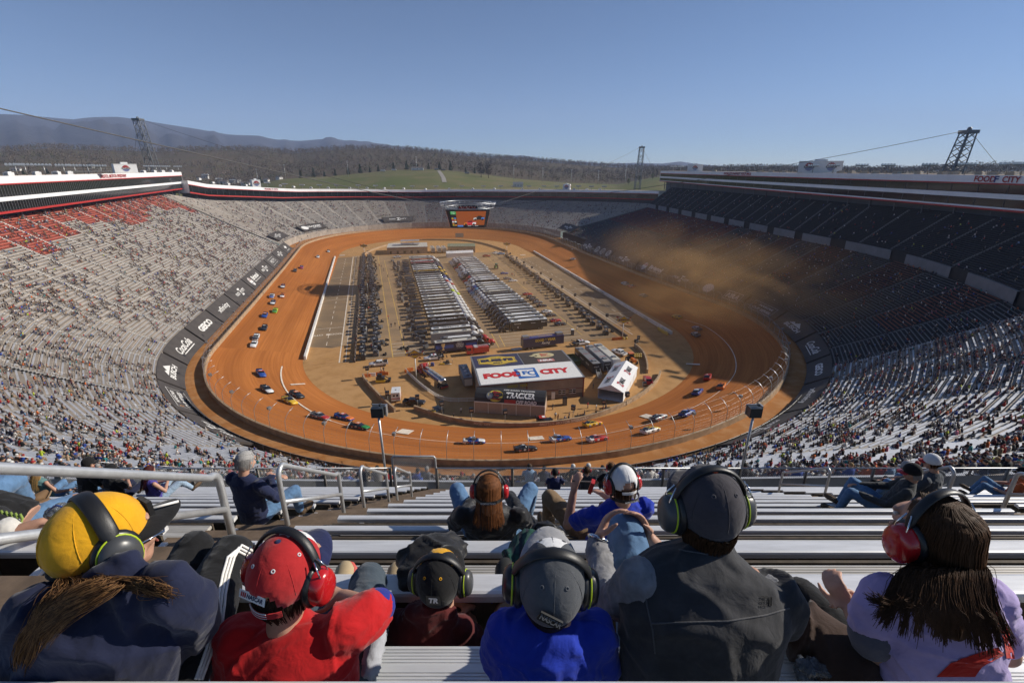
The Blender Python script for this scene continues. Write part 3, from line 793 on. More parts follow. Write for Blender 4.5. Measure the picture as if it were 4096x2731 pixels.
for i in range(32):
 a,b=2*PI*i/32,2*PI*(i+.5)/32
 mb.tube([(13.6*math.cos(a),13.6*math.sin(a),hb+.6),(14.6*math.cos(b),14.6*math.sin(b),hb+3)],.09,4)
 mb.tube([(14.6*math.cos(b),14.6*math.sin(b),hb+3),(13.6*math.cos(a+PI/16),13.6*math.sin(a+PI/16),hb+.6)],.09,4)
 mb.tube([(13.6*math.cos(a),13.6*math.sin(a),hb+.6),(11.2*math.cos(a),11.2*math.sin(a),hb+1)],.08,4)
 if i % 4== 0: mb.tube([(12*math.cos(a),12*math.sin(a),hb+.6),(9*math.cos(a),9*math.sin(a),hb-.5)],.14,4)
mb.build('truss_ring',M_galv,sc)
mb=MB(); tp,bt=11.2,9.2
def sq(r,z,c): return [(r,-r+c,z),(r,r-c,z),(r-c,r,z),(-r+c,r,z),(-r,r-c,z),(-r,-r+c,z),(-r+c,-r,z),(r-c,-r,z)]
mb.rings([sq(bt,0,1.4),sq(tp,hb,1.6),sq(tp*.8,hb+.3,1.2)],0,False); mb.build('housing',M_black,sc)
def screen_mat():
 m=bpy.data.materials.new('screen_picture'); m.use_nodes=True; bs=m.node_tree.nodes['Principled BSDF']
 bs.inputs['Base Color'].default_value=(.01,.006,.004,1); bs.inputs['Roughness'].default_value=.4
 bs.inputs['Emission Color'].default_value=(.40,.10,.025,1); bs.inputs['Emission Strength'].default_value=.55; return m
def em(name,c,s=.8): return mat(name,(.01,.01,.01),.4,var=0,emit=(c,s))
E_w,E_k,E_g,E_r,E_b,E_y,E_o=em('lit_white',(.7,.7,.7)),em('lit_black',(.02,.015,.015)),em('lit_green',(.03,.28,.06)),em('lit_red',(.5,.04,.05)),em('lit_blue',(.08,.2,.5)),em('lit_yellow',(.5,.38,.03)),em('lit_orange',(.55,.2,.02))
M_scr=screen_mat()
for f in range(4):
 Mx=Matrix.Rotation(PI/2*f,4,'Z')
 def q(x,z,d=.12):
  g=z/hb; y=-(bt+(tp-bt)*g)-d; return Mx @ Vector((x*(.86+.14*g),y,z))
 mb=MB(); Wd=9.2
 def rc(x0,x1,z0,z1,m_,d=.12): mb.poly([q(x0,z0,d),q(x1,z0,d),q(x1,z1,d),q(x0,z1,d)],m_)
 rc(-Wd,Wd,.5,hb-.5,0)
 rc(-Wd,-Wd+2.9,.5,hb-.5,1,.15); rc(-Wd+.05,-Wd+2.9,hb-2.1,hb-.55,2,.18)
 mb.text('STAGE 1',q(-Wd+1.45,hb-.95,.22),q(1,5)-q(0,5),q(0,6)-q(0,5),.4,3,.01); mb.text('11/100',q(-Wd+1.45,hb-1.65,.22),q(1,5)-q(0,5),q(0,6)-q(0,5),.42,3,.01)
 rc(-Wd+2.9,Wd,.5,1.25,1,.16); rc(-Wd+2.9,-Wd+6.2,.5,1.25,5,.18)
 mb.text('LEADER   1   22   BUSCH',q(2.6,.88,.22),q(1,5)-q(0,5),q(0,6)-q(0,5),.36,3,.01)
 for i in range(5):
  z=1.0+i*.85; rc(-Wd+.2,-Wd+1.2,z,z+.65,(6,7,3,4,6)[i],.18); rc(-Wd+1.5,-Wd+2.6,z,z+.65,(7,1,3,7,5)[i],.18)
  mb.text(('48','24','12','11','4')[i],q(-Wd+.7,z+.32,.22),q(1,5)-q(0,5),q(0,6)-q(0,5),.4,1,.02)
 def car(cx,cz,sc_,cb,cr_,cw_):
  pts=[(-3.2,0),(-3,.9),(-1.8,1.25),(-.6,2.0),(1.0,2.05),(1.8,1.4),(3.2,1.5),(3.2,0)]
  mb.poly([q(cx+a*sc_,cz+b*sc_,.20) for a,b in pts],cb)
  mb.poly([q(cx+a*sc_,cz+b*sc_,.24) for a,b in [(-1.5,1.25),(-.55,1.85),(.9,1.9),(1.5,1.35)]],1)
  mb.poly([q(cx+a*sc_,cz+b*sc_,.25) for a,b in [(-3.1,.1),(-2.95,.9),(-1.4,1.1),(-1.5,.1)]],cr_)
  mb.poly([q(cx+a*sc_,cz+b*sc_,.25) for a,b in [(1.2,.2),(3.1,.3),(3.1,1.2),(1.4,1.1)]],cw_)
  for wx in (-2.1,2.0): mb.poly([q(cx+(wx+.55*math.cos(2*PI*i/10))*sc_,cz+(.1+.55*math.sin(2*PI*i/10))*sc_,.27) for i in range(10)],1)
 if f in (0,3):
  car(5.8,4.0,.95,1,3,5); car(.9,1.4,1.1,4,7,3)
 else: car(0,2.5,1.3,4,7,3)
 mb.build('screen',[M_scr,E_k,E_g,E_w,E_r,E_b,E_y,E_o],sc)
 mb=MB(); y=-(tp+.9)
 mb.box(Mx @ Vector((0,y,hb+1.1)),(10,.3,1.9),1,rz=PI/2*f); mb.text('BRISTOL',Mx @ Vector((0,y-.25,hb+1.1)),Mx @ Vector((1,0,0)),(0,0,1),1.5,0,.03,width=9); mb.build('name_sign',[M_letred,M_black],sc)
# ------------------------------------------------------------------ sponsor banners round the foot of the stands
M_tarp=mat('dark_tarpaulin',(.062,.052,.046),.75,var=.2,scale=.25,bump=.25,bscale=.8,bdist=.1)
M_banw=mat('banner_white',(.72,.70,.66),.8,var=.08)
def city_logo(mb,cx,hgt,fn,m=0):
 """FOOD [F] CITY: the block with the scroll letter between the words"""
 for txt,x0 in (('FOOD',-1.95),('CITY',1.72)):
  vs,fs,w_,hh=text_geo(txt,.035,.18); sy=hgt*.62/hh; sx=hgt*2.15/w_
  mb.add([fn(cx+x0*hgt+x*sx,y*sy) for x,y in vs],fs,m)
 q=[(-.62,-.72),(.45,-.80),(.62,.72),(-.45,.80),(-.40,.34),(.18,.34),(.18,.18),(-.46,.18),(-.52,-.2),(.06,-.2),(.02,-.42),(-.58,-.42)]
 mb.add([fn(cx+a*hgt,b*hgt) for a,b in [(-.62,-.82),(.52,-.82),(.66,-.5),(-.48,-.5)]],[(0,1,2,3)],m)
 mb.add([fn(cx+a*hgt,b*hgt) for a,b in [(-.42,.5),(.68,.5),(.80,.82),(-.36,.82)]],[(0,1,2,3)],m)
 mb.add([fn(cx+a*hgt,b*hgt) for a,b in [(-.20,-.5),(.02,-.5),(.20,.5),(-.02,.5)]],[(0,1,2,3)],m)
 mb.add([fn(cx+a*hgt,b*hgt) for a,b in [(.04,-.05),(.42,-.05),(.46,.14),(.08,.14)]],[(0,1,2,3)],m)
BAN=[]
def banner(s0,s1,kind_,label,o0=4.2,o1=8.8,z0=None,z1=None,size=1.0):
 sm=(s0+s1)/2; zl=(lambda s: zt(s)+.5) if z0 is None else (lambda s: z0); zh=(lambda s: Z_IN+.1) if z1 is None else (lambda s: z1)
 base=P(sm,o0,zl(sm))
 def q(x,y,lift=.06):
  s=sm+x/K; t=(y+1)/2; o=o0+(o1-o0)*t; p=P(s,o,zl(s)+(zh(s)-zl(s))*t); 
  n=tang(sm).cross((P(sm,o1,zh(sm))-P(sm,o0,zl(sm))).normalized()); n=n if n.z>0 else -n
  return p+n*lift-base
 t=thing('sponsor_banner',label,'banner',base)
 mb=MB(); n=6; Lh=(s1-s0)*K/2
 for i in range(n):
  a,b=-Lh+2*Lh*i/n,-Lh+2*Lh*(i+1)/n
  for j in range(3):
   c,d=-1+2*j/3,-1+2*(j+1)/3
   mb.poly([q(a,c,0),q(b,c,0),q(b,d,0),q(a,d,0)],0)
 for x in (-Lh,Lh): mb.poly([q(x,-1,0),q(x,1,0),q(x,1,-.5),q(x,-1,-.5)],0)
 mb.build('tarpaulin',M_tarp,t)
 half=(P(sm,o1,zh(sm))-P(sm,o0,zl(sm))).length/2
 mb=MB(); dirs=1.0
 fn=lambda x,y: q(x*dirs,y/half*dirs)
 hw=Lh*.84; hh=half*.62*size
 def tx(txt,x,y,h,w_,bold=.03,shear=0,m=0):
  vs,fs,tw_,th=text_geo(txt,bold,shear); mb.add([fn(x+a*w_/tw_,y+b*h/th) for a,b in vs],fs,m)
 def rr(x0,x1,y0,y1,m=0): mb.add([fn(a,b) for a,b in ((x0,y0),(x1,y0),(x1,y1),(x0,y1))],[(0,1,2,3)],m)
 def fr(x0,x1,y0,y1,t_=.12,m=0): rr(x0,x1,y0,y0+t_,m); rr(x0,x1,y1-t_,y1,m); rr(x0,x0+t_,y0,y1,m); rr(x1-t_,x1,y0,y1,m)
 def disc(x,y,r,m=0,e=1.0):
  mb.add([fn(x+r*e*math.cos(2*PI*i/20),y+r*math.sin(2*PI*i/20)) for i in range(20)],[tuple(range(20))],m)
 if kind_== 'fc': city_logo(mb,0,min(hh*.95,hw/3.0),fn)
 elif kind_== 'geico': tx('GEICO',0,0,hh*1.0,hw*1.3,.05)
 elif kind_== 'xf': tx('xfinity',0,0,hh*1.15,hw*1.25,.01)
 elif kind_== 'coke':
  tx('Coca',-hw*.32,.1,hh*1.1,hw*.7,.02,.5); tx('Cola',hw*.36,.25,hh*1.15,hw*.62,.02,.5); rr(-hw*.5,hw*.62,-hh*.78,-hh*.66)
 elif kind_== 'busch': tx('BUSCH',0,-hh*.25,hh*.7,hw*1.3,.04,.2); mb.add([fn(a*hw,b*hh) for a,b in ((-.5,.25),(-.25,.75),(-.12,.5),(.1,1.0),(.45,.25))],[(0,1,2),(2,3,4),(0,2,4)],0)
 elif kind_== 'cup':
  fr(-hw*.8,hw*.8,-hh,hh); tx('NASCAR',hw*.1,hh*.4,hh*.42,hw*1.0,.03,.25); tx('CUP SERIES',0,-hh*.4,hh*.5,hw*1.3,.03)
  for i,m_ in enumerate((1,2,3)): rr(-hw*.72+i*.35,-hw*.72+i*.35+.28,hh*.2,hh*.65,m_)
 elif kind_== 'bms':
  roundel_x=-hw*.62; disc(roundel_x,0,hh*1.0,0,.9)
  for i in range(5):
   a=.35+i*.5; mb.add([fn(roundel_x+hh*.85*math.cos(b)*r,.05+hh*.9*math.sin(b)*r) for b,r in ((a,.3),(a,1),(a+.4,1),(a+.4,.3))],[(0,1,2,3)],1)
  rr(roundel_x-hh*.8,roundel_x+hh*.8,-hh*.45,-hh*.3,3); rr(roundel_x-hh*.65,roundel_x+hh*.65,-hh*.75,-hh*.6,3)
  tx('Bristol',hw*.28,hh*.3,hh*1.0,hw*1.05,.035,.1); tx('Motor Speedway',hw*.3,-hh*.55,hh*.38,hw*1.05,.01)
 elif kind_== 'pin': fr(-hw*.7,hw*.7,-hh*.9,hh*.9); tx("PINTY'S",0,0,hh*.95,hw*1.1,.0)
 elif kind_== 'chev':
  k_=hh*.62; y0=hh*.3
  mb.add([fn(a*k_*1.3,y0+b*k_) for a,b in ((-1.5,-.4),(-.5,-.4),(-.62,-.9),(.4,-.9),(.5,-.4),(1.6,-.4),(1.8,.3),(.7,.3),(.82,.8),(-.2,.8),(-.32,.3),(-1.3,.3))],[tuple(range(12))],0)
  tx('CHEVROLET',0,-hh*.85,hh*.3,hw*1.0,.01)
 elif kind_== 'nra': fr(-hw*.75,hw*.75,-hh,hh,.2); tx('NRA',0,0,hh*1.2,hw*1.2,.05,.1)
 elif kind_== 'bps':
  disc(0,0,hh*1.05,0,1.35)
  tx('Bass Pro',hw*.08,hh*.35,hh*.5,hw*.55,.01,.1,4); tx('Shops',hw*.12,-hh*.35,hh*.5,hw*.45,.01,.1,4)
 elif kind_== 'three':
  for x in (-hw*.75,0,hw*.75): disc(x,0,hh,0,1.1); disc(x,0,hh*.82,4,1.1); tx("HARD",x,.15,hh*.4,hh*1.2,.02); tx('ROCK',x,-hh*.4,hh*.35,hh*1.1,.02)
 elif kind_== 'trk': disc(-hw*.7,0,hh*.95,0,1.3); tx('TRACKER',hw*.25,hh*.2,hh*.75,hw*1.25,.04,.2); tx('OFF ROAD',hw*.4,-hh*.6,hh*.4,hw*.8,.02,.2)
 mb.build('lettering',[M_banw,M_letred,mat('yellow_block',(.6,.4,.03),.7,var=0),M_letblue,M_tarp],t)
 BAN.append((s0,s1,o0)); return t
def bspan(xa,ya,xb,yb,z=8.0):
 a,b=s_of(G(xa,ya,z))[0],s_of(G(xb,yb,z))[0]
 if a>PER-100 and False: a -= PER
 return a,b
sA=lambda x,y: (lambda q: q-PER if q>820 else q)(s_of(G(x,y,8.0))[0])
Lb=[('fc',562,975,'dark banner with white grocery lettering at the near left foot of the stand'),('cup',470,903,'dark banner with a framed white stock car series mark on the near left'),('busch',447,850,'dark banner with white beer lettering and mountains'),('coke',437,795,'dark banner with white flowing cola script'),('geico',480,748,'dark banner with bold white insurance lettering along the left stand'),('xf',522,708,'dark banner with thin lower case white lettering along the left stand'),('fc',556,672,'dark banner with white grocery lettering next to the lower case one'),('bms',590,638,'dark banner with the red and blue speedway roundel and white name'),('fc',608,617,'dark banner with white grocery lettering beyond the roundel banner'),('pin',624,600,'dark banner with white lettering in a thin white frame'),('fc',638,584,'dark banner with white grocery lettering second from the far end of the left stand'),('chev',650,571,'dark banner with a white car maker cross at the far end of the left stand')]
cs=[sA(x,y) for _,x,y,_ in Lb]
for i,(k_,x,y,lab) in enumerate(Lb):
 a=(cs[i]+cs[i-1])/2 if i else cs[0]-8; b=(cs[i]+cs[i+1])/2 if i<len(cs)-1 else cs[i]+(cs[i]-cs[i-1])/2
 banner(a+.5,b-.5,k_,lab)
Rb=[('fc',1720,990,'sunlit dark banner with white grocery lettering at the near right'),('xf',1845,905,'sunlit dark banner with lower case white lettering at the near right'),('geico',1838,852,'sunlit dark banner with bold insurance lettering at the near right'),('coke',1815,800,'shaded dark banner with white cola script on the right'),('busch',1772,755,'shaded dark banner with beer lettering in the dust'),('cup',1668,712,'shaded banner with a framed series mark in the dust'),('nra',1612,686,'shaded banner with three framed letters in the dust'),('bps',1573,671,'shaded banner with a pale oval outdoor shop mark'),('fc',1515,646,'shaded banner with white grocery lettering beside the oval mark'),('bms',1450,621,'shaded banner with the speedway roundel and name on the right'),('fc',1400,597,'shaded banner with white grocery lettering between the roundels'),('three',1353,577,'shaded banner with three round marks'),('fc',1322,566,'shaded banner with white grocery lettering at the far end of the right stand')]
cs=[s_of(G(x,y,8.0))[0] for _,x,y,_ in Rb]
for i,(k_,x,y,lab) in enumerate(Rb):
 a=(cs[i]+cs[i-1])/2 if i else cs[0]+9; b=(cs[i]+cs[i+1])/2 if i<len(cs)-1 else cs[i]-8
 banner(min(a,b)+.5,max(a,b)-.5,k_,lab)
for k_,x,y,lab in (('fc',680,545,'small dark banner with white grocery lettering on the far left seats'),('trk',783,528,'small dark banner with a round fish mark and white lettering on the far seats'),('fc',942,517,'small dark banner with white grocery lettering left of the big screen'),('fc',1218,530,'small dark banner with white grocery lettering right of the big screen')):
 s=s_of(G(x,y,13.0))[0]; banner(s-11,s+11,k_,lab,10.0,16.5,10.9,14.3)
# ------------------------------------------------------------------ country around the speedway
def prof(T,x):
 if x <= T[0][0]: return T[0][1]
 for (a,p),(b,q) in zip(T,T[1:]):
  if x <= b: return p+(q-p)*(x-a)/(b-a)
 return T[-1][1]
def xcol(az):
 """photograph column of an azimuth, at the horizon"""
 return 1176+math.tan(max(-1.35,min(1.35,az)))*(CP+SP*math.tan(PITCH))*FPX/1.7415
def zsky(x,y,r):
 d=ray(x,y); return H+r*d.z/math.hypot(d.x,d.y)
FIELD=[(-1500,408),(0,408),(420,425),(520,432),(560,428),(640,412),(760,405),(900,391),(1000,389),(1050,394),(1180,410),(1300,420),(1420,424),(1480,412),(1520,406),(1800,402),(3800,402)]
WOOD=[(-1500,352),(0,346),(120,336),(240,340),(360,344),(480,340),(600,340),(680,348),(760,340),(860,336),(960,341),(1060,352),(1150,360),(1240,366),(1330,374),(1420,380),(1520,384),(1600,387),(1750,384),(1900,388),(3800,388)]
MTN=[(-1500,300),(-300,272),(0,263),(90,266),(150,272),(200,276),(240,271),(300,270),(350,277),(400,286),(470,297),(540,310),(600,312),(650,322),(700,324),(745,320),(768,318),(800,323),(850,329),(920,336),(1000,347),(1060,352),(1130,360),(1200,357),(1230,362),(1270,370),(1340,372),(1400,376),(1460,374),(1520,376),(1560,371),(1600,377),(1700,385),(1800,380),(1900,386),(3800,386)]
Rs=[600,700,820,950,1080,1150,1300,1500,1750,2000,2300,2600]
def az_list(n0=260):
 a=[R(-62)+R(124)*i/n0 for i in range(n0+1)]; return a
def hz(az,r):
 x=xcol(az); zf=zsky(x,prof(FIELD,x),1080); zw=zsky(x,prof(WOOD,x)+5.0,2000)
 k=noise.noise(Vector((math.sin(az)*r*.004,math.cos(az)*r*.004,0)))
 if r <= 1080: t=(r-600)/480; z=22+(zf-22)*(t** .8)
 elif r <= 1150: z=zf-3
 elif r <= 2000: t=(r-1150)/850; z=zf-3+(zw-zf+3)*(t** 1.1)+14*k*math.sin(PI*t)
 else: z=zw-(r-2000)*.09
 return z
def terr(name,rs,f,m,kind='structure'):
 az=az_list(); V=[]; F=[]
 for a in az:
  for r in rs: V.append((math.sin(a)*r,math.cos(a)*r,f(a,r)))
 n=len(rs)
 for i in range(len(az)-1):
  for j in range(n-1): q=i*n+j; F.append((q,q+1,q+n+1,q+n))
 mb=MB(); mb.add(V,F,0,True); o=mb.build(name,m); o['kind']=kind; return o
M_field=ground_mat('spring_grass',(.105,.125,.036),(.15,.14,.055),(.20,.155,.08),.006,.02,bump=.1)
M_woodfl=ground_mat('leaf_litter',(.095,.07,.047),(.12,.088,.055),(.08,.085,.038),.006,.03,bump=.3)
M_mtn=mat('mountain_wood',(.040,.038,.040),.95,var=.25,scale=.0022,spec=.1,bump=.6,bscale=.004,bdist=60)
terr('field',[r for r in Rs if r <= 1150],hz,M_field)
terr('wooded_hill',[r for r in Rs if r >= 1150],hz,M_woodfl)
def mz(a,r):
 x=xcol(a); zp=zsky(x,prof(MTN,x),9000); k=noise.fractal(Vector((math.sin(a)*r*.0007,math.cos(a)*r*.0007,3)),1.0,2.0,5)
 t=max(0,1-abs(r-9000)/5200); base=-60
 kk=noise.noise(Vector((a*55,0,7)))*.5+noise.noise(Vector((a*150,0,3)))*.3
 return base+(zp-base)*(t** .75)+(k*110+kk*130)*math.sin(PI*min(1,t))** .8*min(1,(zp+60)/500)
terr('mountains',[3900,4600,5300,6000,6700,7300,7900,8400,8800,9000,9500,11000],mz,M_mtn)
mb=MB(); n=64
for i in range(n):
 a,b=2*PI*i/n,2*PI*(i+1)/n
 mb.poly([(math.sin(a)*560,200+math.cos(a)*560,-30),(math.sin(b)*560,200+math.cos(b)*560,-30),(math.sin(b)*16000,math.cos(b)*16000,-70),(math.sin(a)*16000,math.cos(a)*16000,-70)][::-1])
o=mb.build('ground',M_woodfl); o['kind']='structure'
def tree_cloud(name,pts,hs,cols,seed,tw=30,spread=.34):
 """pts (n,3); each tree a trunk and a crown of upswept twig blades"""
 rng=np.random.default_rng(seed); n=len(pts); P_=np.asarray(pts); Hh=np.asarray(hs)[:,None]
 Vs=[]; base=0
 w_=.012
 for d in ((1,0),(0,1)):
  a=P_+np.array([d[0],d[1],0])*Hh*w_; b=P_-np.array([d[0],d[1],0])*Hh*w_; c=P_+np.array([0,0,1.0])*Hh*.8
  Vs.append(np.stack([a,b,c],1))
 for k in range(tw):
  zf=rng.uniform(.28,.92,(n,1)); ang=rng.uniform(0,2*PI,(n,1)); rad=np.sqrt(rng.uniform(0,1,(n,1)))*spread*np.sin(np.clip((zf-.12)/.88,0,1)*PI)** .6
  c=P_+np.concatenate([np.cos(ang)*rad,np.sin(ang)*rad,zf],1)*Hh
  s_=Hh*rng.uniform(.05,.11,(n,1))
  d1=rng.normal(0,1,(n,3)); d1[:,2]=np.abs(d1[:,2])+.5; d1 /= np.linalg.norm(d1,axis=1,keepdims=True)
  d2=rng.normal(0,1,(n,3)); d2 /= np.linalg.norm(d2,axis=1,keepdims=True)
  Vs.append(np.stack([c-d2*s_*.55,c+d2*s_*.55,c+d1*s_*1.7],1))
 V=np.concatenate(Vs,0).reshape(-1,3); T=np.arange(len(V)).reshape(-1,3)
 cc=np.asarray(cols); cl=np.concatenate([np.repeat(np.concatenate([cc*(1 if i>1 else .8),np.ones((n,1))],1),3,0) for i in range(tw+2)],0)
 return np_mesh(name,V,T,[attr_mat(name+'_bark',.95)],colors=cl)
rng=random.Random(11); pts=[]; hs=[]; cl=[]
while len(pts)<8500:
 a=R(rng.uniform(-47,47)); r=math.sqrt(rng.uniform(1150** 2,2080** 2)) if rng.random()<.85 else rng.uniform(1930,2030)
 x=xcol(a)
 k=noise.noise(Vector((math.sin(a)*r*.006,math.cos(a)*r*.006,5)))
 if x<560 and k>.18 and r<1800: continue
 pts.append((math.sin(a)*r,math.cos(a)*r,hz(a,r)-.5)); g=rng.random()
 if g<.05+(.12 if r<1230 else 0): hs.append(rng.uniform(10,17)); cl.append((.028,.040,.018))
 elif g<.17: hs.append(rng.uniform(9,15)); cl.append((.12,.125,.045))
 elif g<.178: hs.append(rng.uniform(7,10)); cl.append((.45,.42,.36))
 else:
  v=rng.uniform(.75,1.3); hs.append(rng.uniform(12,20)); cl.append((.118*v,.090*v,.064*v))
f=tree_cloud('woodland',pts,hs,cl,5,26); tag(f,kind='stuff')
def leaf_tree(label,p,h,col,grp,conif=False,seed=1):
 r_=np.random.default_rng(seed); t=thing('pine_tree' if conif else 'tree',label,'tree',p,0,grp)
 mb=MB(); mb.tube([(0,0,-1),(0,0,h*.5),(.1,0,h*.8)],[h*.022,h*.016,h*.006],6)
 for i in range(6):
  a=i*1.05; z=h*(.35+.08*i); mb.tube([(0,0,z*.8),(math.cos(a)*h*.2,math.sin(a)*h*.2,z)],[h*.009,h*.003],4)
 mb.build('trunk',mat('tree_bark',(.10,.075,.055),.9,var=.2),t)
 n=420; zf=r_.uniform(.18 if conif else .30,1,n); rad=np.sqrt(r_.uniform(0,1,n))*((1.02-zf)*.30 if conif else .30*np.sin(np.clip((zf-.2)/.8,0,1)*PI)** .55)
 ang=r_.uniform(0,2*PI,n); c=np.stack([np.cos(ang)*rad,np.sin(ang)*rad,zf],1)*h
 d1=r_.normal(0,1,(n,3)); d2=r_.normal(0,1,(n,3)); d1 /= np.linalg.norm(d1,axis=1,keepdims=True); d2 /= np.linalg.norm(d2,axis=1,keepdims=True); s_=h*r_.uniform(.03,.06,(n,1))
 V=np.stack([c-d1*s_,c+d1*s_,c+d2*s_*1.6],1).reshape(-1,3)
 np_mesh('crown',V,np.arange(n*3).reshape(-1,3),[col],parent=t)
M_ever=mat('evergreen_leaf',(.030,.045,.020),.9,var=.35,scale=.3); M_bud=mat('spring_leaf',(.10,.115,.035),.9,var=.3,scale=.3); M_blos=mat('white_blossom',(.52,.50,.45),.9,var=.15,scale=.3); M_twig=mat('bare_twig',(.12,.092,.07),.9,var=.25,scale=.3)
def gx(x,r):
 d=ray(x,400); a=math.atan2(d.x,d.y); return Vector((math.sin(a)*r,math.cos(a)*r,hz(a,r)))
for i,x in enumerate((20,55,110,300,505,596,690,720,745,770,800,828,850,870,905,935,960,985,1010,1035,1070,1090)):
 leaf_tree('dark evergreen tree along the top edge of the green field',gx(x,1088),13+(i % 4)*2.5,M_ever,'evergreens along the field edge',True,i)
for i,x in enumerate((560,1445,1470,1500,480,1110)): leaf_tree('pale green budding tree beside the green field',gx(x,960+20*i),11,M_bud,'budding trees by the field',False,30+i)
for i,x in enumerate((520,535,548)): leaf_tree('white blossoming tree near a hillside house on the left',gx(x,1190),10,M_blos,'blossoming trees',False,40+i)
for i,x in enumerate((1105,1122)): leaf_tree('tall bare tree standing alone on the green field',gx(x,985),26,M_twig,'bare trees on the field',False,50+i)
M_hw=mat('house_white',(.62,.60,.56),.7,var=.1); M_hr=mat('house_roof',(.13,.115,.11),.8,var=.2); M_win=mat('window_dark',(.02,.025,.03),.2,var=0)
def house(label,p,L,D,hh,rz,grp='houses on the wooded hillside',roofm=None):
 t=thing('house',label,'house',p,rz,grp)
 mb=MB(); mb.box((0,0,hh/2-1),(L,D,hh+2)); mb.build('wall',M_hw,t)
 mb=MB(); a,b,e=L/2+.5,D/2+.6,hh+D*.32
 mb.add([(-a,-b,hh),(a,-b,hh),(a,b,hh),(-a,b,hh),(-a,0,e),(a,0,e)],[(0,1,5,4),(2,3,4,5),(1,2,5),(3,0,4),(3,2,1,0)]); mb.build('roof',roofm or M_hr,t)
 for x in (-L*.3,0,L*.3):
  mb=MB(); mb.box((x,-D/2-.03,hh*.55),(1.4,.08,1.5)); mb.build('window',M_win,t)
for x,r,L in ((40,1330,14),(505,1220,22),(538,1240,26),(560,1170,15),(585,1180,12),(640,1165,11),(470,1300,13),(215,1420,15),(610,1160,9),(352,1300,13)):
 house('white house on the wooded hillside to the left',gx(x,r),L,9,5,R(rng.uniform(-30,30)))
house('low white farm building at the top of the green field',gx(960,1060),24,8,4,.1,None); house('pavilion with a grey roof behind the far suites',gx(1190,830),16,10,4.5,.0,None,M_grey)
for x,r in ((880,1065),(905,1062),(1003,1058),(1017,1058),(1072,1040)):
 t=thing('horse_trailer','small vehicle parked on the track across the green field','trailer',gx(x,r),.1,'vehicles on the green field'); mb=MB(); mb.box((0,0,1.9),(8,2.6,2.8)).box((4.6,0,1.4),(1.6,2.4,1.6)); mb.build('body',random.choice([M_hw,M_hr,M_grey]),t)
 mb=MB(); mb.cyl((-2,-1.35,.5),.5,2.7,8,0,None,'Y').cyl((2.6,-1.35,.5),.5,2.7,8,0,None,'Y'); mb.build('wheel',M_black,t)
for i,x in enumerate((800,958,590,655,1180,1247,1313,1375,1437,1460)):
 t=thing('light_pole','tall thin light pole standing beyond the far suites','light pole',gx(x,1020),0,'tall light poles beyond the far suites'); mb=MB(); mb.tube([(0,0,-2),(0,0,27)],[.35,.2],6); mb.build('pole',M_galv,t); mb=MB(); mb.box((0,0,27),(3,.5,.6)); mb.build('lamp',M_lamp,t)
for nm,pl_ in (('field_road',[(870,1050),(930,1056),(1000,1060),(1060,1050),(1110,1040)]),('farm_road',[(1008,1040),(1013,960),(1018,880),(1020,800)])):
 mb=MB(); pv=None
 for x,r in pl_:
  p=gx(x,r); d=Vector((p.x,p.y,0)).normalized(); q=Vector((-d.y,d.x,0)) if nm== 'farm_road' else d; a,b=p-q*3.5+Vector((0,0,.6)),p+q*3.5+Vector((0,0,.6))
  if pv: mb.poly([pv[0],a,b,pv[1]])
  pv=(a,b)
 o=mb.build(nm,mat('gravel_road',(.30,.27,.23),.95,var=.2,scale=.1)); o['kind']='structure'
# ------------------------------------------------------------------ spectators in the stands
def seat_person():
 """low seated figure facing +Y, hips at the origin: one closed shape per body zone, joined in one mesh; zones 0 shirt 1 legs 2 skin 3 hair or hat"""
 mb=MB()
 def oct_ring(z,rx,ry,y): return [(rx*math.cos(a),y+ry*math.sin(a),z) for a in [2*PI*i/6 for i in range(6)]]
 mb.rings([oct_ring(-.06,.17,.14,0),oct_ring(.2,.17,.13,.01),oct_ring(.42,.22,.12,.03),oct_ring(.50,.14,.08,.04)],0,True)
 mb.rings([oct_ring(.48,.06,.06,.05),oct_ring(.56,.085,.095,.07),oct_ring(.64,.085,.10,.07)],2,True)
 mb.rings([oct_ring(.63,.095,.11,.06),oct_ring(.71,.08,.09,.06),oct_ring(.745,.03,.04,.06)],3,True)
 for sx in (-.1,.1):
  mb.tube([(sx,.02,.03),(sx*1.3,.42,.07)],[.085,.065],5,1,sm=True); mb.tube([(sx*1.3,.42,.07),(sx*1.2,.46,-.38)],[.065,.045],5,1); mb.tube([(sx*1.2,.42,-.40),(sx*1.2,.60,-.41)],[.045,.04],4,3)
  mb.tube([(sx*2.1,.03,.42),(sx*2.5,.12,.2)],[.055,.045],5,0); mb.tube([(sx*2.5,.12,.2),(sx*1.2,.34,.13)],[.04,.033],4,2)
 return mb
SPM=seat_person()
SPv=np.array(SPM.v); tri=[]; tz=[]
for f_,m_ in zip(SPM.f,SPM.m):
 for i in range(1,len(f_)-1): tri.append((f_[0],f_[i],f_[i+1])); tz.append(m_)
SPt=np.array(tri); vz=np.zeros(len(SPv),int)
for t_,m_ in zip(SPt,tz): vz[t_]=m_
SHIRTS=[('black',(.012,.012,.014),22),('charcoal',(.035,.035,.04),16),('navy',(.014,.02,.06),14),('grey',(.16,.16,.17),12),('white',(.62,.60,.57),11),('red',(.36,.022,.02),8),('royal blue',(.025,.07,.33),6),('orange',(.58,.13,.02),4),('light blue',(.20,.33,.50),4),('olive',(.07,.07,.04),4),('brown',(.10,.055,.03),4),('lime yellow',(.45,.55,.04),2),('pink',(.55,.14,.22),2),('teal',(.03,.23,.24),2),('maroon',(.10,.012,.018),3),('tan',(.34,.25,.16),4)]
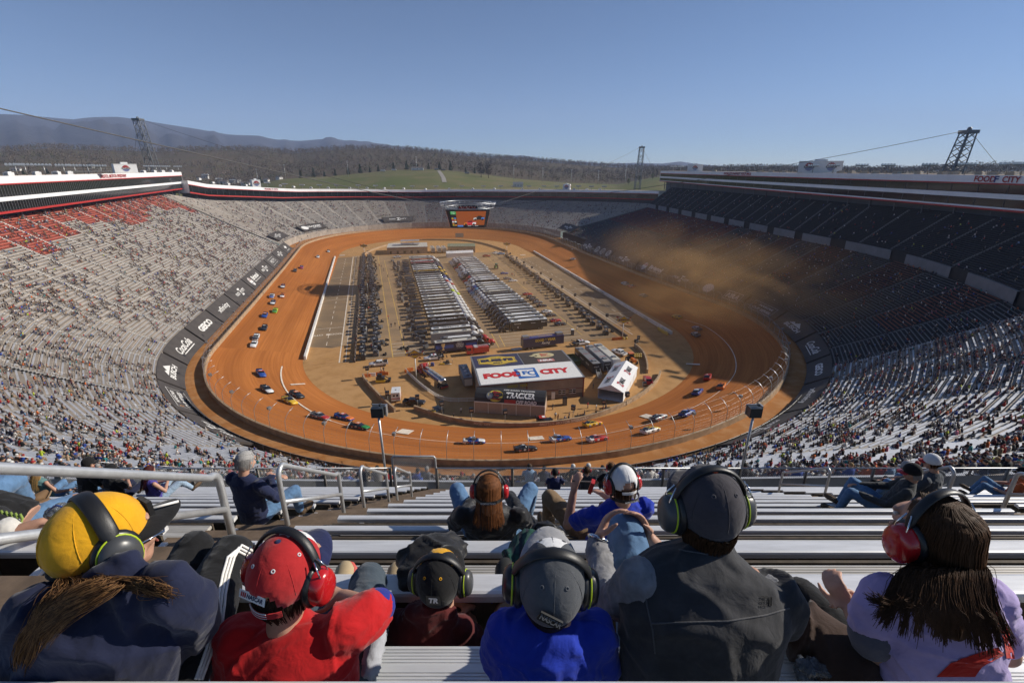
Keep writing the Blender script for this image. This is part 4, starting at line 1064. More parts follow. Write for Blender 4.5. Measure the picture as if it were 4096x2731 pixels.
LEGS=[('jeans',(.05,.075,.14)),('black trousers',(.014,.014,.016)),('khaki trousers',(.22,.16,.10)),('grey trousers',(.10,.10,.11)),('dark jeans',(.02,.03,.06))]
HATS=[('black cap',(.012,.012,.012)),('white cap',(.55,.55,.53)),('brown hair',(.05,.028,.014)),('dark hair',(.012,.01,.009)),('red cap',(.30,.02,.02)),('fair hair',(.28,.18,.08)),('grey hair',(.25,.24,.23)),('navy cap',(.012,.018,.05))]
wsh=[s_[2] for s_ in SHIRTS]; SKIN=[(.42,.23,.15),(.36,.19,.12),(.48,.28,.19),(.16,.08,.05)]
rng=random.Random(21)
DENS={'left': .185,'far': .075,'right': .10,'upper': .03,'nearright': .30,'nearleft': .20}
picks=[]
blk=1.0
for i_,(p,s,key,t) in enumerate(SEATS):
 if i_ % 4== 0: blk=rng.choice((.12,.3,.5,1.0,1.6,2.6))
 k=noise.noise(p*.045)*.35+noise.noise(p*.18)*.30
 d=DENS[key]
 if key== 'far': d *= (1.3-.5*t)
 if key== 'left' and t>.76: d *= 1.0
 if rng.random()<d*blk*max(0,1+2.6*k):
  picks.append((p,s,key,t))
def on_frame(p):
 q=Vector(p)-Vector((0,0,H)); zc=q.y*CP-q.z*SP
 if zc<.1: return None
 return (q.x/zc*FPX+2048)/1.7415,(1365.5-FPX*(q.y*SP+q.z*CP)/zc)/1.7415,zc
inner_fence=1083
near=[]; rest=[]
for r_ in picks:
 f_=on_frame(r_[0]+Vector((0,0,.4)))
 if f_ and 4<f_[0]<2348 and f_[1]<1112 and f_[2]<160: near.append((f_[2],r_,f_))
 else: rest.append(r_)
near.sort(key=lambda q: q[0])
free=[q for q in near if not (1510<q[2][0]<1740 and q[2][1]>1040)]
indiv=free[:225]; ids=set(id(q[1]) for q in indiv)
rest += [q[1] for q in near if id(q[1]) not in ids]
M_crowd=attr_mat('crowd_cloth',.85)
# --- the nearest, , each a thing
def cmat(kind_,nm,c): return mat('cloth_'+nm.replace(' ','_'),c,.85,var=.15,scale=4)
_pm={}
def person_mesh(sh,lg,ht,sk):
 k=(sh[0],lg[0],ht[0],sk)
 if k not in _pm:
  me=bpy.data.meshes.new('person'); me.from_pydata(SPM.v,[],SPM.f)
  for q in (cmat('s',sh[0]+' shirt',sh[1]),cmat('l',lg[0],lg[1]),mat('skin%d' % SKIN.index(sk),sk,.6,var=.05),cmat('h',ht[0],ht[1])): me.materials.append(q)
  me.polygons.foreach_set('material_index',SPM.m); me.polygons.foreach_set('use_smooth',[True]*len(SPM.f)); me.update(); _pm[k]=me
 return _pm[k]
ZONES=lambda x,y: 'left of the aisle mesh gate' if x<890 else ('behind the fence at the middle' if x<1500 else ('right of the grey capped man' if x<1900 else 'towards the right edge'))
for zc,(p,s,key,t),f_ in indiv:
 sh=rng.choices(SHIRTS,wsh)[0]; lg=rng.choice(LEGS); ht=rng.choice(HATS); sk=rng.choice(SKIN)
 o=bpy.data.objects.new('person',person_mesh(sh,lg,ht,sk)); COL.objects.link(o)
 n_=outw(s); o.location=p; o.rotation_euler=(0,0,math.atan2(-n_.y,-n_.x)-PI/2+rng.uniform(-.35,.35)); o.scale=[rng.uniform(.9,1.08)]*3
 art='an' if sh[0][0] in 'aeiou' else 'a'
 zone='far left below the aisle rail' if f_[0]<600 else ('left of the mesh gate' if f_[0]<900 else ('behind the fence near the middle' if f_[0]<1500 else ('right of the dark capped man' if f_[0]<1950 else 'towards the right edge')))
 tag(o,'%s in %s %s shirt seated %s' % (ht[0],art,sh[0],zone),'person','spectators seated in the nearest lower rows')
# ------------------------------------------------------------------ infield vehicles and equipment
M_tyre=mat('tyre_rubber',(.016,.016,.016),.85,var=.15)
M_rim=mat('wheel_rim',(.30,.30,.31),.35,.8,var=.1)
M_glass=mat('vehicle_glass',(.012,.014,.016),.06,0,var=0,spec=.7)
M_chrome=mat('chrome',(.68,.69,.70),.12,1.0,var=.05)
def paint(name,c,rough=.32): return mat('paint_'+name,c,rough,var=.10,scale=1.5,coat=.3)
PW=paint('white',(.70,.70,.69)); PB=paint('black',(.018,.018,.02)); PS=paint('silver',(.42,.42,.42)); PR=paint('red',(.42,.025,.02)); PBl=paint('blue',(.025,.07,.30)); PO=paint('orange',(.62,.16,.02)); PY=paint('yellow',(.68,.42,.02)); PL=paint('lime',(.50,.66,.03)); PG=paint('green',(.03,.20,.05)); PN=paint('navy',(.015,.02,.07)); PGr=paint('grey',(.14,.14,.145)); PDr=paint('dark_olive',(.06,.05,.035)); PLb=paint('light_blue',(.14,.30,.50))
def heading(p0,p1): return math.atan2(p1.y-p0.y,p1.x-p0.x)
UH=math.atan2(CA,-SA)      # world angle of the +u axis
VH=math.atan2(SA,CA)       # world angle of the +v axis
def wheel(root,x,y,r=.38,wd=.28):
 mb=MB(); mb.cyl((x,y-wd/2,r),r,wd,14,0,None,'Y'); mb.cyl((x,y-wd/2-.01,r),r*.58,wd+.02,10,1,None,'Y'); return mb.build('wheel',[M_tyre,M_rim],root)
def slotswap(o,i,m):
 o.material_slots[i].link='OBJECT'; o.material_slots[i].material=m
# ---- stock cars
def stock_car(label,p,rz,body,roof,hood,num,nc=M_white,rear=None):
 t=thing('race_car',label,'race car',p,rz,'stock cars racing on the dirt track')
 mb=MB(); rg=[]
 for x,w_,zb_,zs,zt_ in ((2.45,.70,.22,.40,.50),(2.3,.90,.12,.52,.66),(1.8,.98,.10,.62,.76),(1.0,.99,.10,.70,.86),(.3,.98,.12,.74,.92),(-.6,.98,.12,.76,.92),(-1.4,1.0,.12,.80,.95),(-2.1,.98,.15,.82,.98),(-2.4,.92,.30,.84,.98),(-2.46,.85,.42,.78,.92)):
  rg.append([(x,-w_,zb_),(x,-w_*1.0,zs),(x,-w_*.86,zt_),(x,0,zt_+.03),(x,w_*.86,zt_),(x,w_,zs),(x,w_,zb_)])
 mb.rings(rg,0,True)
 for fi in range(len(mb.f)):
  c=np.mean([mb.v[i] for i in mb.f[fi]],0)
  if c[0]>1.05 and c[2]>.55: mb.m[fi]=1
  elif c[0]<-1.3 and rear: mb.m[fi]=2
 mats=[body,hood,rear or body]; mb.build('body',mats,t)
 mb=MB(); rg=[]
 for x,w0,w1,z0,z1 in ((.75,.80,.80,.86,.87),(.05,.84,.66,.90,1.24),(-.35,.84,.66,.90,1.30),(-.95,.84,.66,.92,1.27),(-1.95,.78,.74,.94,.97)):
  rg.append([(x,-w0,z0),(x,-w1,z1),(x,0,z1+.03),(x,w1,z1),(x,w0,z0)])
 mb.rings(rg,0,False)
 for fi in range(len(mb.f)):
  zz=[mb.v[i][2] for i in mb.f[fi]]; xs_=[mb.v[i][0] for i in mb.f[fi]]
  mb.m[fi]=1 if min(zz)>1.2 else 0
 g=mb.build('greenhouse',[M_glass,roof],t)
 mb=MB()
 for sy in (-1,1):
  mb.bar((.02,.84*sy,.92),(-.1,.67*sy,1.27),.09,.05); mb.bar((-1.0,.67*sy,1.26),(-1.5,.78*sy,.97),.16,.05)
 mb.build('pillars',body,t)
 mb=MB(); mb.box((-2.38,0,1.10),(.05,1.6,.24)); mb.build('spoiler',PB,t)
 for x in (1.45,-1.4):
  for y in (-.88,.88): wheel(t,x,y,.35,.26)
 mb=MB()
 mb.text(num,(-.5,0,1.345),(0,1,0),(-1,0,0) if False else (1,0,0),.55,0,.05,lift=0) if False else mb.text(num,(-.45,0,1.35),(0,-1,0),(1,0,0),.62,0,.05)
 mb.text(num,(-.35,-1.01,.55),(1,0,0),(0,0,1),.42,0,.05,.1); mb.text(num,(-.35,1.01,.55),(-1,0,0),(0,0,1),.42,0,.05,.1)
 mb.poly([(-1.6,-1.012,.35),(-1.1,-1.012,.35),(-1.1,-1.012,.62),(-1.6,-1.012,.62)],1); mb.poly([(.3,-1.006,.35),(.75,-1.006,.35),(.75,-1.006,.6),(.3,-1.006,.6)],1)
 mb.build('race_number',[nc,M_white if nc is not M_white else PR],t)
 return t
zA=lambda X,Y: ((850+X/2.613)/1.7415,(900+Y/2.613)/1.7415)
zB=lambda X,Y: ((600+X/1.96)/1.7415,(1000+Y/1.96)/1.7415)
zC=lambda X,Y: ((1350+X/2.94)/1.7415,(1350+Y/2.94)/1.7415)
zD=lambda X,Y: ((2050+X/2.352)/1.7415,(1300+Y/2.352)/1.7415)
zE=Z4
CARS=[(zA(1210,275),PGr,PN,PW,'24','dark and white stock car farthest along the left curve'),(zA(1100,332),PW,PW,PW,'6','plain white stock car entering the far left bend'),(zA(928,443),PBl,PBl,PR,'42','blue and red stock car on the far left straight'),(zA(860,476),PDr,PB,PDr,'3','dark olive stock car behind the blue and red one'),(zA(732,640),PN,PR,PW,'22','navy white and red stock car on the left straight'),(zA(618,744),PW,PW,PBl,'9','white and blue stock car beside the orange one on the left straight'),(zA(728,740),PO,PO,PW,'20','orange and white stock car on the left straight'),(zA(628,810),PN,PN,PW,'48','navy stock car with a white nose ahead of the lime car'),(zA(650,897),PL,PL,PG,'21','neon lime and green stock car on the left straight'),(zA(543,944),PBl,PO,PBl,'11','blue stock car with an orange roof on the left straight'),(zA(538,1075),PB,PB,PB,'45','black stock car with green marks on the left straight'),(zA(452,1172),PW,PW,PB,'1','white stock car with a black nose, higher of two on the left'),(zA(430,1247),PW,PW,PW,'2','plain white stock car leading the left straight pair'),(zB(868,968),PBl,PR,PBl,'43','blue stock car with a red roof entering the near turn'),(zB(914,1095),PB,PB,PW,'6','black stock car with a white bonnet in the near left turn'),(zB(1092,1183),PY,PB,PY,'17','bright yellow stock car with a black roof in the near turn'),(zB(1150,1135),PB,PO,PB,'19','black stock car with an orange roof beside the yellow one'),(zB(1332,1306),PGr,PGr,PR,'78','dark grey stock car with a pale stripe in the near turn'),(zC(75,938),PBl,PR,PO,'42','blue stock car with an orange bonnet and a round mark'),(zC(255,1048),PB,PO,PG,'77','black stock car with a green nose and orange roof'),(zC(1605,1222),PBl,PBl,PW,'14','blue stock car number 14 with a white bonnet'),(zC(2210,1312),PB,PB,PB,'41','black stock car number 41 next to the outer fence'),(zD(452,1072),PBl,PBl,PBl,'47','blue stock car number 47 with a white tail'),(zD(800,1072),PR,PR,PR,'23','red stock car number 23 by the fence'),(zD(755,928),PY,PY,PO,'18','yellow stock car number 18 close to the lettered inner wall'),(zD(1300,992),PW,PY,PY,'34','white and yellow stock car in the near right turn'),(zD(1378,872),PGr,PB,PW,'8','black and white stock car beside the chalk patch'),(zD(1645,828),PBl,PBl,PBl,'17','blue stock car with yellow trim in the right turn'),(zD(1745,628),PBl,PW,PBl,'9','blue and white stock car climbing the right side'),(zD(1970,572),PO,PO,PO,'5','orange stock car high on the right bank'),(zD(1840,487),PR,PR,PR,'3','red stock car on the right bank'),(zD(1735,32),PGr,PS,PBl,'12','pale blue grey stock car, farther of the pair in the dust'),(zD(1725,88),PGr,PW,PGr,'52','grey stock car, nearer of the pair in the dust'),((1555,728),PY,PY,PY,'99','yellow stock car in the dust by the right wall end'),((1478,679),PGr,PGr,PGr,'10','grey stock car half hidden in the dust'),((1436,652),PS,PS,PS,'51','silver stock car fading into the dust'),(zE(1665,228),PS,PS,PW,'66','silver stock car at the edge of the far right shadow'),(zE(2060,412),PR,PDr,PR,'53','dull red stock car in the dust'),(zE(2015,392),PDr,PDr,PS,'15','dark stock car in the dusty shadow')]
for (x,y),b,r_,h_,n_,lab in CARS:
 g=G(x,y,3.0); s,o=s_of(g); z=track_z(s,o)*K
 for _ in range(3): g=G(x,y,z+.5); s,o=s_of(g); z=track_z(s,o)*K
 tg=-tang(s); rz=math.atan2(tg.y,tg.x)+(.14 if s>SL else .05)
 c=stock_car(lab,Vector((g.x,g.y,z+.08)),rz,b,r_,h_,n_,M_black if b in (PW,PY,PL,PO) else M_white,PW if n_ in ('47','14','23') else None)
 up=(P(s,o+.5,track_z(s,o+.5))-P(s,o-.5,track_z(s,o-.5))).normalized()
 n3=tg.cross(up) if tg.cross(up).z>0 else up.cross(tg)
 X=Vector((math.cos(rz),math.sin(rz),0)); X=(X-n3*X.dot(n3)).normalized(); Y=n3.cross(X)
 c.rotation_euler=Matrix((X,Y,n3)).transposed().to_euler()
# ---- transporters
def tractor_parts(t,x0,col,big=True,z0=0):
 """tractor unit with its nose towards +x, cab back at x0"""
 mb=MB(); rg=[]
 for x,w_,z1 in ((0,1.15,3.75),(.9,1.18,3.85),(1.7,1.18,3.55),(2.3,1.14,2.95),(2.75,1.08,2.05)):
  rg.append([(x0+x,-w_,.9),(x0+x,-w_,z1-.35),(x0+x,-w_*.8,z1),(x0+x,w_*.8,z1),(x0+x,w_,z1-.35),(x0+x,w_,.9)])
 mb.rings(rg,0,True)
 rg=[]
 for x,w_,z1 in ((2.7,1.0,2.05),(3.6,.95,1.95),(4.3,.85,1.75),(4.6,.75,1.35)):
  rg.append([(x0+x,-w_,.6),(x0+x,-w_,z1-.25),(x0+x,-w_*.7,z1),(x0+x,w_*.7,z1),(x0+x,w_,z1-.25),(x0+x,w_,.6)])
 mb.rings(rg,0,True); cab=mb.build('cab',col,t)
 mb=MB(); mb.add([(x0+1.78,-1.0,3.42),(x0+1.78,1.0,3.42),(x0+2.62,.95,2.25),(x0+2.62,-.95,2.25)],[(0,1,2,3),(3,2,1,0)])
 mb.v=[(a+.06,b,c+.06) for a,b,c in mb.v]
 for sy in (-1,1): mb.box((x0+1.8,1.18*sy,2.45),(.9,.05,.8))
 mb.build('windscreen',M_glass,t)
 mb=MB(); mb.tube([(x0-.15,-1.0,1),(x0-.15,-1.0,4.1)],.09,6).tube([(x0-.15,1.0,1),(x0-.15,1.0,4.1)],.09,6); mb.box((x0+4.66,0,.95),(.06,1.2,.6)); mb.box((x0+1.2,-1.15,.65),(1.3,.5,.5)).box((x0+1.2,1.15,.65),(1.3,.5,.5)); mb.build('exhaust_stacks',M_chrome,t)
 for x in (x0-1.4,x0-.1,x0+3.6):
  for y in (-1.0,1.0): wheel(t,x,y,.52,.36)
def transporter(label,p,rz,side,roof,cabm,grp,L=16.2,mark=None,hh=4.1,cabless=False,markc=M_white):
 t=thing('transporter',label,'transporter',p,rz,grp)
 mb=MB(); mb.box((0,0,(hh+1.05)/2),(L,2.6,hh-1.05),0,top=1); mb.box((-L*.1,0,.85),(L*.55,2.4,.45),0); mb.box((0,0,hh+.02),(L-.3,2.3,.05),1)
 o=mb.build('trailer',[side,roof],t)
 mb=MB(); mb.box((-L/2+2.0,0,hh+.18),(1.5,1.5,.28)).box((L/2-2.2,0,hh+.2),(1.2,1.2,.3)); 
 for k in range(5): mb.box((-L/2+3.8+k*.55,.3,hh+.06),(.25,1.4,.03))
 mb.build('roof_hatches',M_grey,t)
 for x in (-L/2+2.2,-L/2+3.5):
  for y in (-1.05,1.05): wheel(t,x,y,.5,.4)
 if not cabless: tractor_parts(t,L/2+.4,cabm)
 if mark:
  mb=MB(); mb.text(mark,(0,0,hh+.06),(1,0,0),(0,1,0),1.3,0,.03,width=min(9,len(mark)*1.25)); mb.text(mark,(0,-1.32,2.7),(1,0,0),(0,0,1),1.0,1,.03,width=min(9,len(mark)*1.1)); mb.build('lettering',[markc,M_white],t)
 return t
GL,GR='transporters parked in the left rank','transporters parked in the right rank'
rng=random.Random(5)
CABC=[PW,PW,PS,PBl,PB,PR,PW]
roofs={'white': mat('roof_white',(.66,.66,.65),.5,var=.08,scale=.6),'cream': mat('roof_cream',(.56,.53,.46),.5,var=.08),'grey': mat('roof_grey',(.30,.29,.28),.5,var=.1),'orange': PO,'red': PR,'yellow': PY,'dark': mat('roof_dark',(.06,.055,.05),.5,var=.1)}
LR=[('white','black','ENEOS',PW),('dark','dark',None,PB),('dark','black','TOYOTA',PB),('white','black',None,PW),('cream','black',None,PW),('white','black',None,PW),('white','black','SPARTAN',PW),('grey','black',None,PW),('cream','black',None,PW),('white','black',None,PW),('grey','black',None,PW),('white','black',None,PL),('cream','black',None,PW),('white','black',None,PW),('white','black',None,PW),('cream','black',None,PR),('white','black',None,PW),('white','black','FASTENAL',PBl),('grey','black',None,PB),('dark','black',None,PB),('yellow','black',"LOVE'S",PY),('white','black',None,PB),('white','black',None,PY),('white','black',None,PB),('dark','black',None,PN),('red','black',None,PN),('white','black',None,PB),('orange','black',None,PB),('cream','black',None,PW),('white','black',None,PW)]
SIDE={'black': PB,'dark': PGr}
COLN={id(PW): 'white',id(PB): 'black',id(PL): 'lime',id(PR): 'red',id(PBl): 'blue',id(PY): 'yellow',id(PN): 'navy',id(PS): 'silver'}
cache_t={}
n=len(LR)
for i,(rf,sd_,mk,cb) in enumerate(LR):
 u=149.5+i*(288-149.5)/(n-1); v=20.8+.022*(u-149)
 lab='%s-roofed dark transporter with a %s cab%s in the left rank' % (rf,COLN[id(cb)],', roof '+{'ENEOS': 'lettered small','TOYOTA': 'lettered white','SPARTAN': 'lettered long','FASTENAL': 'lettered dark',"LOVE'S": 'lettered black'}[mk] if mk else (' near the front' if i<10 else (' at the middle' if i<20 else ' at the far end')))
 transporter(lab,W(u,v,0),VH+.02,SIDE[sd_],roofs[rf],cb,GL,14.6,mk,4.1,markc=M_black if rf in ('white','cream','yellow') else M_white)
RRk=[('white',PB,'GIBBS'),('white',PB,None),('white',PB,None),('grey',PB,None),('white',PB,None),('grey',PB,None),('dark',PB,None),('white',PS,None),('white',PS,None),('white',PW,None),('dark',PW,None),('cream',PW,None),('white',PS,None),('white',PLb,None),('cream',PBl,None),('white',PW,None)]
for i,(rf,cb,mk) in enumerate(RRk):
 u=150.5+i*3.95; v=47.6+.0*i
 transporter('%s-roofed black transporter with a %s cab%s of the right rank' % (rf,{id(PS): 'silver',id(PLb): 'pale blue'}.get(id(cb),COLN.get(id(cb),'grey')),', nearest' if i== 0 else (' near the front' if i<6 else ' in the middle')),W(u,v,0),VH+PI+.02,PB,roofs[rf],cb,GR,14.8,'JGR 4' if False else None,4.1)
for i in range(14):
 u=217+i*4.7; rf=('white','white','cream','grey','white','white','cream')[i % 7]; cb=(PW,PW,PR,PB,PS,PW,PW)[i % 7]
 transporter('%s-roofed transporter with a %s cab at the %s of the right rank' % (rf,COLN[id(cb)],'far middle' if i<7 else 'far end'),W(u,48.2+(1.0 if i>5 else 0),0),VH+PI,(PB,PW,PW,PGr)[i % 4],roofs[rf],cb,GR,13.2,None,4.1)
mb=MB(); 
ux=Vector((math.cos(VH+.02),math.sin(VH+.02),0)); c0=W(150.5,47.6,0)+Vector((ux.y,-ux.x,0))*1.34
for tx_,dx,z,hh in (('TOYOTA',-5.0,3.1,.5),('Mobil 1',6.0,3.2,.6),('4',-4.8,1.7,.8),('MENARDS',1.5,3.0,.3)): mb.text(tx_,c0+ux*dx+Vector((0,0,z)),ux,(0,0,1),hh,0,.02)
rt=[o for o in COL.objects if o.get('label','').endswith(', nearest of the right rank')][0]
lo=mb.build('lettering',M_white); lo.parent=rt; lo.matrix_parent_inverse=(Matrix.Translation(rt.location) @ rt.rotation_euler.to_matrix().to_4x4()).inverted()
def side_text(root,items,y=-1.33,m=M_white,name='lettering'):
 mb=MB()
 for tx_,x,z,h,w_,bo in items: mb.text(tx_,(x,y,z),(1,0,0),(0,0,1),h,0,bo,width=w_)
 return mb.build(name,m,root)
t=transporter('long pale grey trailer with a plain roof second from the front of the left rank',W(143.8,20.0,0),VH,mat('trailer_grey',(.36,.33,.31),.6,var=.06),roofs['cream'],PW,GL,14.6,None,4.6); 
t=transporter('dark trailer with a white roof pad just behind the blue award trailer',W(139.4,22.3,0),VH,PB,roofs['dark'],PR,GL,14.6,None,4.1)
mb=MB(); mb.box((-.8,0,4.16),(8.5,1.9,.06)); mb.build('roof_pad',roofs['white'],t)
t=transporter('dark blue trailer with a trophy picture and series lettering',W(136.2,20.2,0),VH+.03,PN,roofs['cream'],PB,GL,14.6,None,4.2)
mb=MB()
mb.poly([(-7.2,-1.325,1.9),(7.2,-1.325,1.9),(7.2,-1.325,3.1),(-7.2,-1.325,3.1)],0); mb.poly([(-1,-1.33,1.5),(3.4,-1.33,1.5),(3.4,-1.33,3.9),(-1,-1.33,3.9)],1)
mb.rings([[(-4.6+r_*math.cos(a),-1.36,z) for a in (0,PI)]+[(-4.6-r_,-1.40,z),(-4.6+r_,-1.40,z)] for r_,z in ((.6,1.4),(.3,1.7),(.25,2.3),(.55,2.7),(.6,3.4),(.8,3.7))],2,False)
mb.build('side_panels',[mat('panel_blue',(.05,.10,.34),.5,var=.05),PN,M_chrome],t)
side_text(t,[('NASCAR',1.2,3.6,.3,1.8,.02),('CAMPING',1.2,3.0,.5,2.8,.02),('WORLD',1.2,2.35,.55,2.6,.02),('TRUCK SERIES',1.2,1.8,.25,2.2,.0)],-1.35)
t=transporter('dark blue tyre company trailer with gold lettering and a lowered ramp',W(132.6,46.5,0),VH+.06,PN,mat('roof_blue',(.03,.035,.20),.5,var=.05),PB,None,15.5,None,4.2,cabless=True)
M_gold=mat('gold_letters',(.62,.42,.04),.5,var=.05)
side_text(t,[('GOOD',-1.6,3.15,.95,3.4,.04),('YEAR',2.9,3.15,.95,3.2,.04)],-1.34,M_gold); mb=MB(); mb.text('Racing',(.8,-1.34,1.95),(1,0,0),(0,0,1),1.1,0,.01,.4); mb.text('GOODYEAR',(1,0,4.27),(1,0,0),(0,1,0),.8,1,.04,width=5.5); mb.add([(.5,-1.36,3.4),(.7,-1.36,3.6),(1.0,-1.36,3.55),(.8,-1.36,3.3),(.9,-1.36,3.0),(.65,-1.36,3.1)],[(0,1,2,3),(3,4,5)],1); mb.build('lettering',[M_white,M_gold],t)
mb=MB(); mb.box((-9.6,.3,.35),(3.6,2.2,.12)).box((-6.5,0,4.6),(2.2,2.0,.7)).box((6.3,0,4.6),(2.4,2.2,.8)); mb.bar((-11.2,-.7,.3),(-11.2,-.7,1.2),.06,.06); mb.build('ramp_and_roof_boxes',[M_grey],t)
for (u,v,sdm,rfm,lab,L) in ((114.2,53.2,PB,mat('roof_mid_grey',(.20,.20,.20),.6,var=.1),'black trailer with grocery lettering parked right of the shop',15),(115.0,56.7,mat('trailer_silver',(.34,.34,.35),.5,var=.08),roofs['grey'],'open silver trailer between the black trailer and the pale one',15),(115.4,59.6,mat('trailer_pale',(.44,.44,.46),.5,var=.08),roofs['cream'],'pale trailer farthest right of the shop',15)):
 t=transporter(lab,W(u,v,0),UH+PI-.02,sdm,rfm,PW,'trailers beside the shop',L,None,4.2,cabless=True)
 mb=MB(); mb.box((7.52,0,2.55),(.05,2.3,2.6)); mb.build('end_door',sdm if 'open' not in lab else M_black,t)
 if 'black' in lab:
  mb=MB()
  for x in (-5.5,-1,3.5): mb.text('FOOD CITY',(x,.2,4.27),(0,1,0),(-1,0,0),.55,0,.02,width=2.2); mb.text('FOOD CITY',(x,-1.33,2.7),(1,0,0),(0,0,1),.55,1,.02,width=2.6)
  mb.text('FOOD CITY',(7.57,0,3.1),(0,1,0),(0,0,1),.4,1,.02,width=1.8); mb.build('lettering',[M_letred,M_white],t)
  mb=MB()
  for k in range(6): mb.box((8.0+k*.28,.3,1.5-k*.25),(.28,1.2,.05))
  for y in (-.35,.95): mb.bar((7.8,y,2.6),(9.6,y,.9),.05,.05); mb.bar((9.5,y,0),(9.5,y,1),.05,.05); mb.bar((8.6,y,0),(8.6,y,1.9),.05,.05)
  mb.build('steps',M_alu,t)
 elif 'silver' in lab: mb=MB(); mb.text('Forward Air',(0,-1.33,2.8),(1,0,0),(0,0,1),.9,0,.02,.1); mb.build('lettering',M_black,t)
t=transporter('small grey trailer with roof vents parked left of the shop',W(113.4,19.0,0),UH+PI-.02,mat('trailer_dark_grey',(.16,.155,.15),.6,var=.1),mat('roof_blue_grey',(.22,.23,.25),.5,var=.1),PW,None,10.5,None,3.6,cabless=True)
mb=MB()
for x in (-3.5,-2,.5,2.5): mb.ell((x,0,3.7),(.5,.5,.3),0,10,4)
mb.box((5.27,0,2.2),(.04,2.2,2.0),1); mb.build('roof_vents',[M_alu,roofs['cream']],t)
# ---- pickups, ambulance, fire engine, tanker
def pickup(label,p,rz,col,extra=None,bed=True,grp=None):
 t=thing('pickup_truck',label,'pickup truck',p,rz,grp)
 mb=MB(); rg=[]
 for x,w_,z1 in ((2.9,.85,.95),(2.7,.97,1.12),(1.4,1.0,1.22),(.9,1.0,1.25)): rg.append([(x,-w_,.5),(x,-w_,z1-.1),(x,-w_*.85,z1),(x,w_*.85,z1),(x,w_,z1-.1),(x,w_,.5)])
 mb.rings(rg,0,True)
 mb.box((-.35,0,.88),(2.6,2.0,.75)); rg=[]
 for x,a,z1 in ((1.15,.90,1.28),(.45,.78,1.86),(-1.25,.78,1.88),(-1.62,.88,1.3)): rg.append([(x,-.95,1.2),(x,-a,z1),(x,a,z1),(x,.95,1.2)])
 mb.rings(rg,0,False)
 if bed:
  mb.box((-2.28,-.93,1.0),(1.3,.12,.62)).box((-2.28,.93,1.0),(1.3,.12,.62)).box((-2.9,0,1.0),(.1,1.98,.62)).box((-2.28,0,.72),(1.3,1.9,.1))
 mb.build('body',col,t)
 mb=MB(); mb.poly([(1.16,-.8,1.33),(1.16,.8,1.33),(.52,.7,1.84),(.52,-.7,1.84)]); mb.poly([(-1.66,.78,1.35),(-1.66,-.78,1.35),(-1.32,-.7,1.8),(-1.32,.7,1.8)])
 for sy in (-1,1):
  for x0,x1 in ((.75,-.25),(-.35,-1.3)): mb.poly([(x0+.1,.955*sy,1.3),(x1,.955*sy,1.3),(x1+.05,.83*sy,1.78),(x0-.2,.83*sy,1.78)][::sy])
 mb.build('windows',M_glass,t)
 for x in (1.85,-1.95):
  for y in (-.9,.9): wheel(t,x,y,.41,.3)
 for y in (-.7,.7): mb=MB(); mb.box((2.86,y,.98),(.12,.35,.18)); mb.build('headlight',M_lamp,t)
 for x in (2.92,-2.98): mb=MB(); mb.box((x,0,.62),(.12,1.9,.21)); mb.build('bumper',M_chrome,t)
 if extra: extra(t)
 return t
def rack(t):
 mb=MB()
 for x in (-1.75,-2.85):
  for y in (-.9,.9): mb.bar((x,y,1.2),(x,y,2.3),.06,.06)
 for y in (-.9,.9): mb.bar((-1.75,y,2.3),(-2.85,y,2.3),.06,.06); mb.bar((-1.75,y,1.8),(-2.85,y,1.8),.05,.05)
 mb.box((-2.3,0,1.5),(1.0,1.5,.5)); mb.build('equipment_rack',M_black,t)
def tow(t):
 mb=MB(); mb.box((-2.6,0,1.0),(2.2,2.0,.5)).bar((-1.8,0,1.2),(-4.4,0,2.4),.25,.25).bar((-4.4,0,2.4),(-4.6,0,.9),.06,.06); mb.box((-4.6,0,.7),(.3,1.8,.2)); mb.box((-1.75,0,1.7),(.12,1.9,.9)); mb.build('tow_boom',M_black,t)
 mb=MB(); mb.box((-.4,0,1.95),(.3,1.3,.14)); mb.build('light_bar',PR,t)
gp=lambda X,Y,z=0: G(*Z4(X,Y),z)
pickup('white pickup with a black equipment rack by the end of the left pit row',gp(360,945),VH+PI-.03,PW,rack)
pickup('white tow truck with its boom out behind the gas sign',gp(725,905),VH+PI+.03,PW,tow)
pickup('white tow truck beside the tyre company trailer',gp(1725,805),VH+.1,PW,tow)
pickup('white pickup parked nose down right of the pale trailer',gp(1975,868),UH+.35,PW)
pickup('black pickup with an empty bed by the curved inner wall',gp(600,1205),UH+PI+1.0+.2,PB)
pickup('red pickup by the dirt gap at the right infield wall',gp(2168,1060),UH-.35,PR)
pickup('red pickup at the far end of the right rank',gp(1085,215),VH,PR); pickup('white pickup near the far right infield corner',gp(1150,195),VH+.3,PW); pickup('pale blue pickup near the far right infield corner',gp(1183,200),VH+.1,PLb); pickup('white pickup at the far end of the left rank',gp(485,222),VH+PI,PW)
t=thing('ambulance','white ambulance seen from behind by the curved infield wall','ambulance',gp(482,1165),UH-.12)
mb=MB(); mb.box((-.6,0,1.75),(3.9,2.35,2.4)).box((2.2,0,1.2),(1.9,2.0,1.2),taper=.95); mb.box((1.7,0,2.0),(1.0,1.9,.6),taper=.8); mb.build('body',PW,t)
mb=MB(); mb.box((-2.57,0,1.2),(.03,2.36,.25)).box((-.6,-1.19,1.2),(3.9,.03,.25)).box((-.6,1.19,1.2),(3.9,.03,.25)); mb.box((-.6,0,2.97),(.5,.16,.04),1).box((-.6,0,2.97),(.16,.5,.045),1); mb.build('stripe',[PR,M_black],t)
mb=MB(); mb.box((-2.58,-.42,2.1),(.04,.5,.55)).box((-2.58,.42,2.1),(.04,.5,.55)).box((2.22,0,2.0),(.05,1.6,.5)); mb.build('windows',M_glass,t)
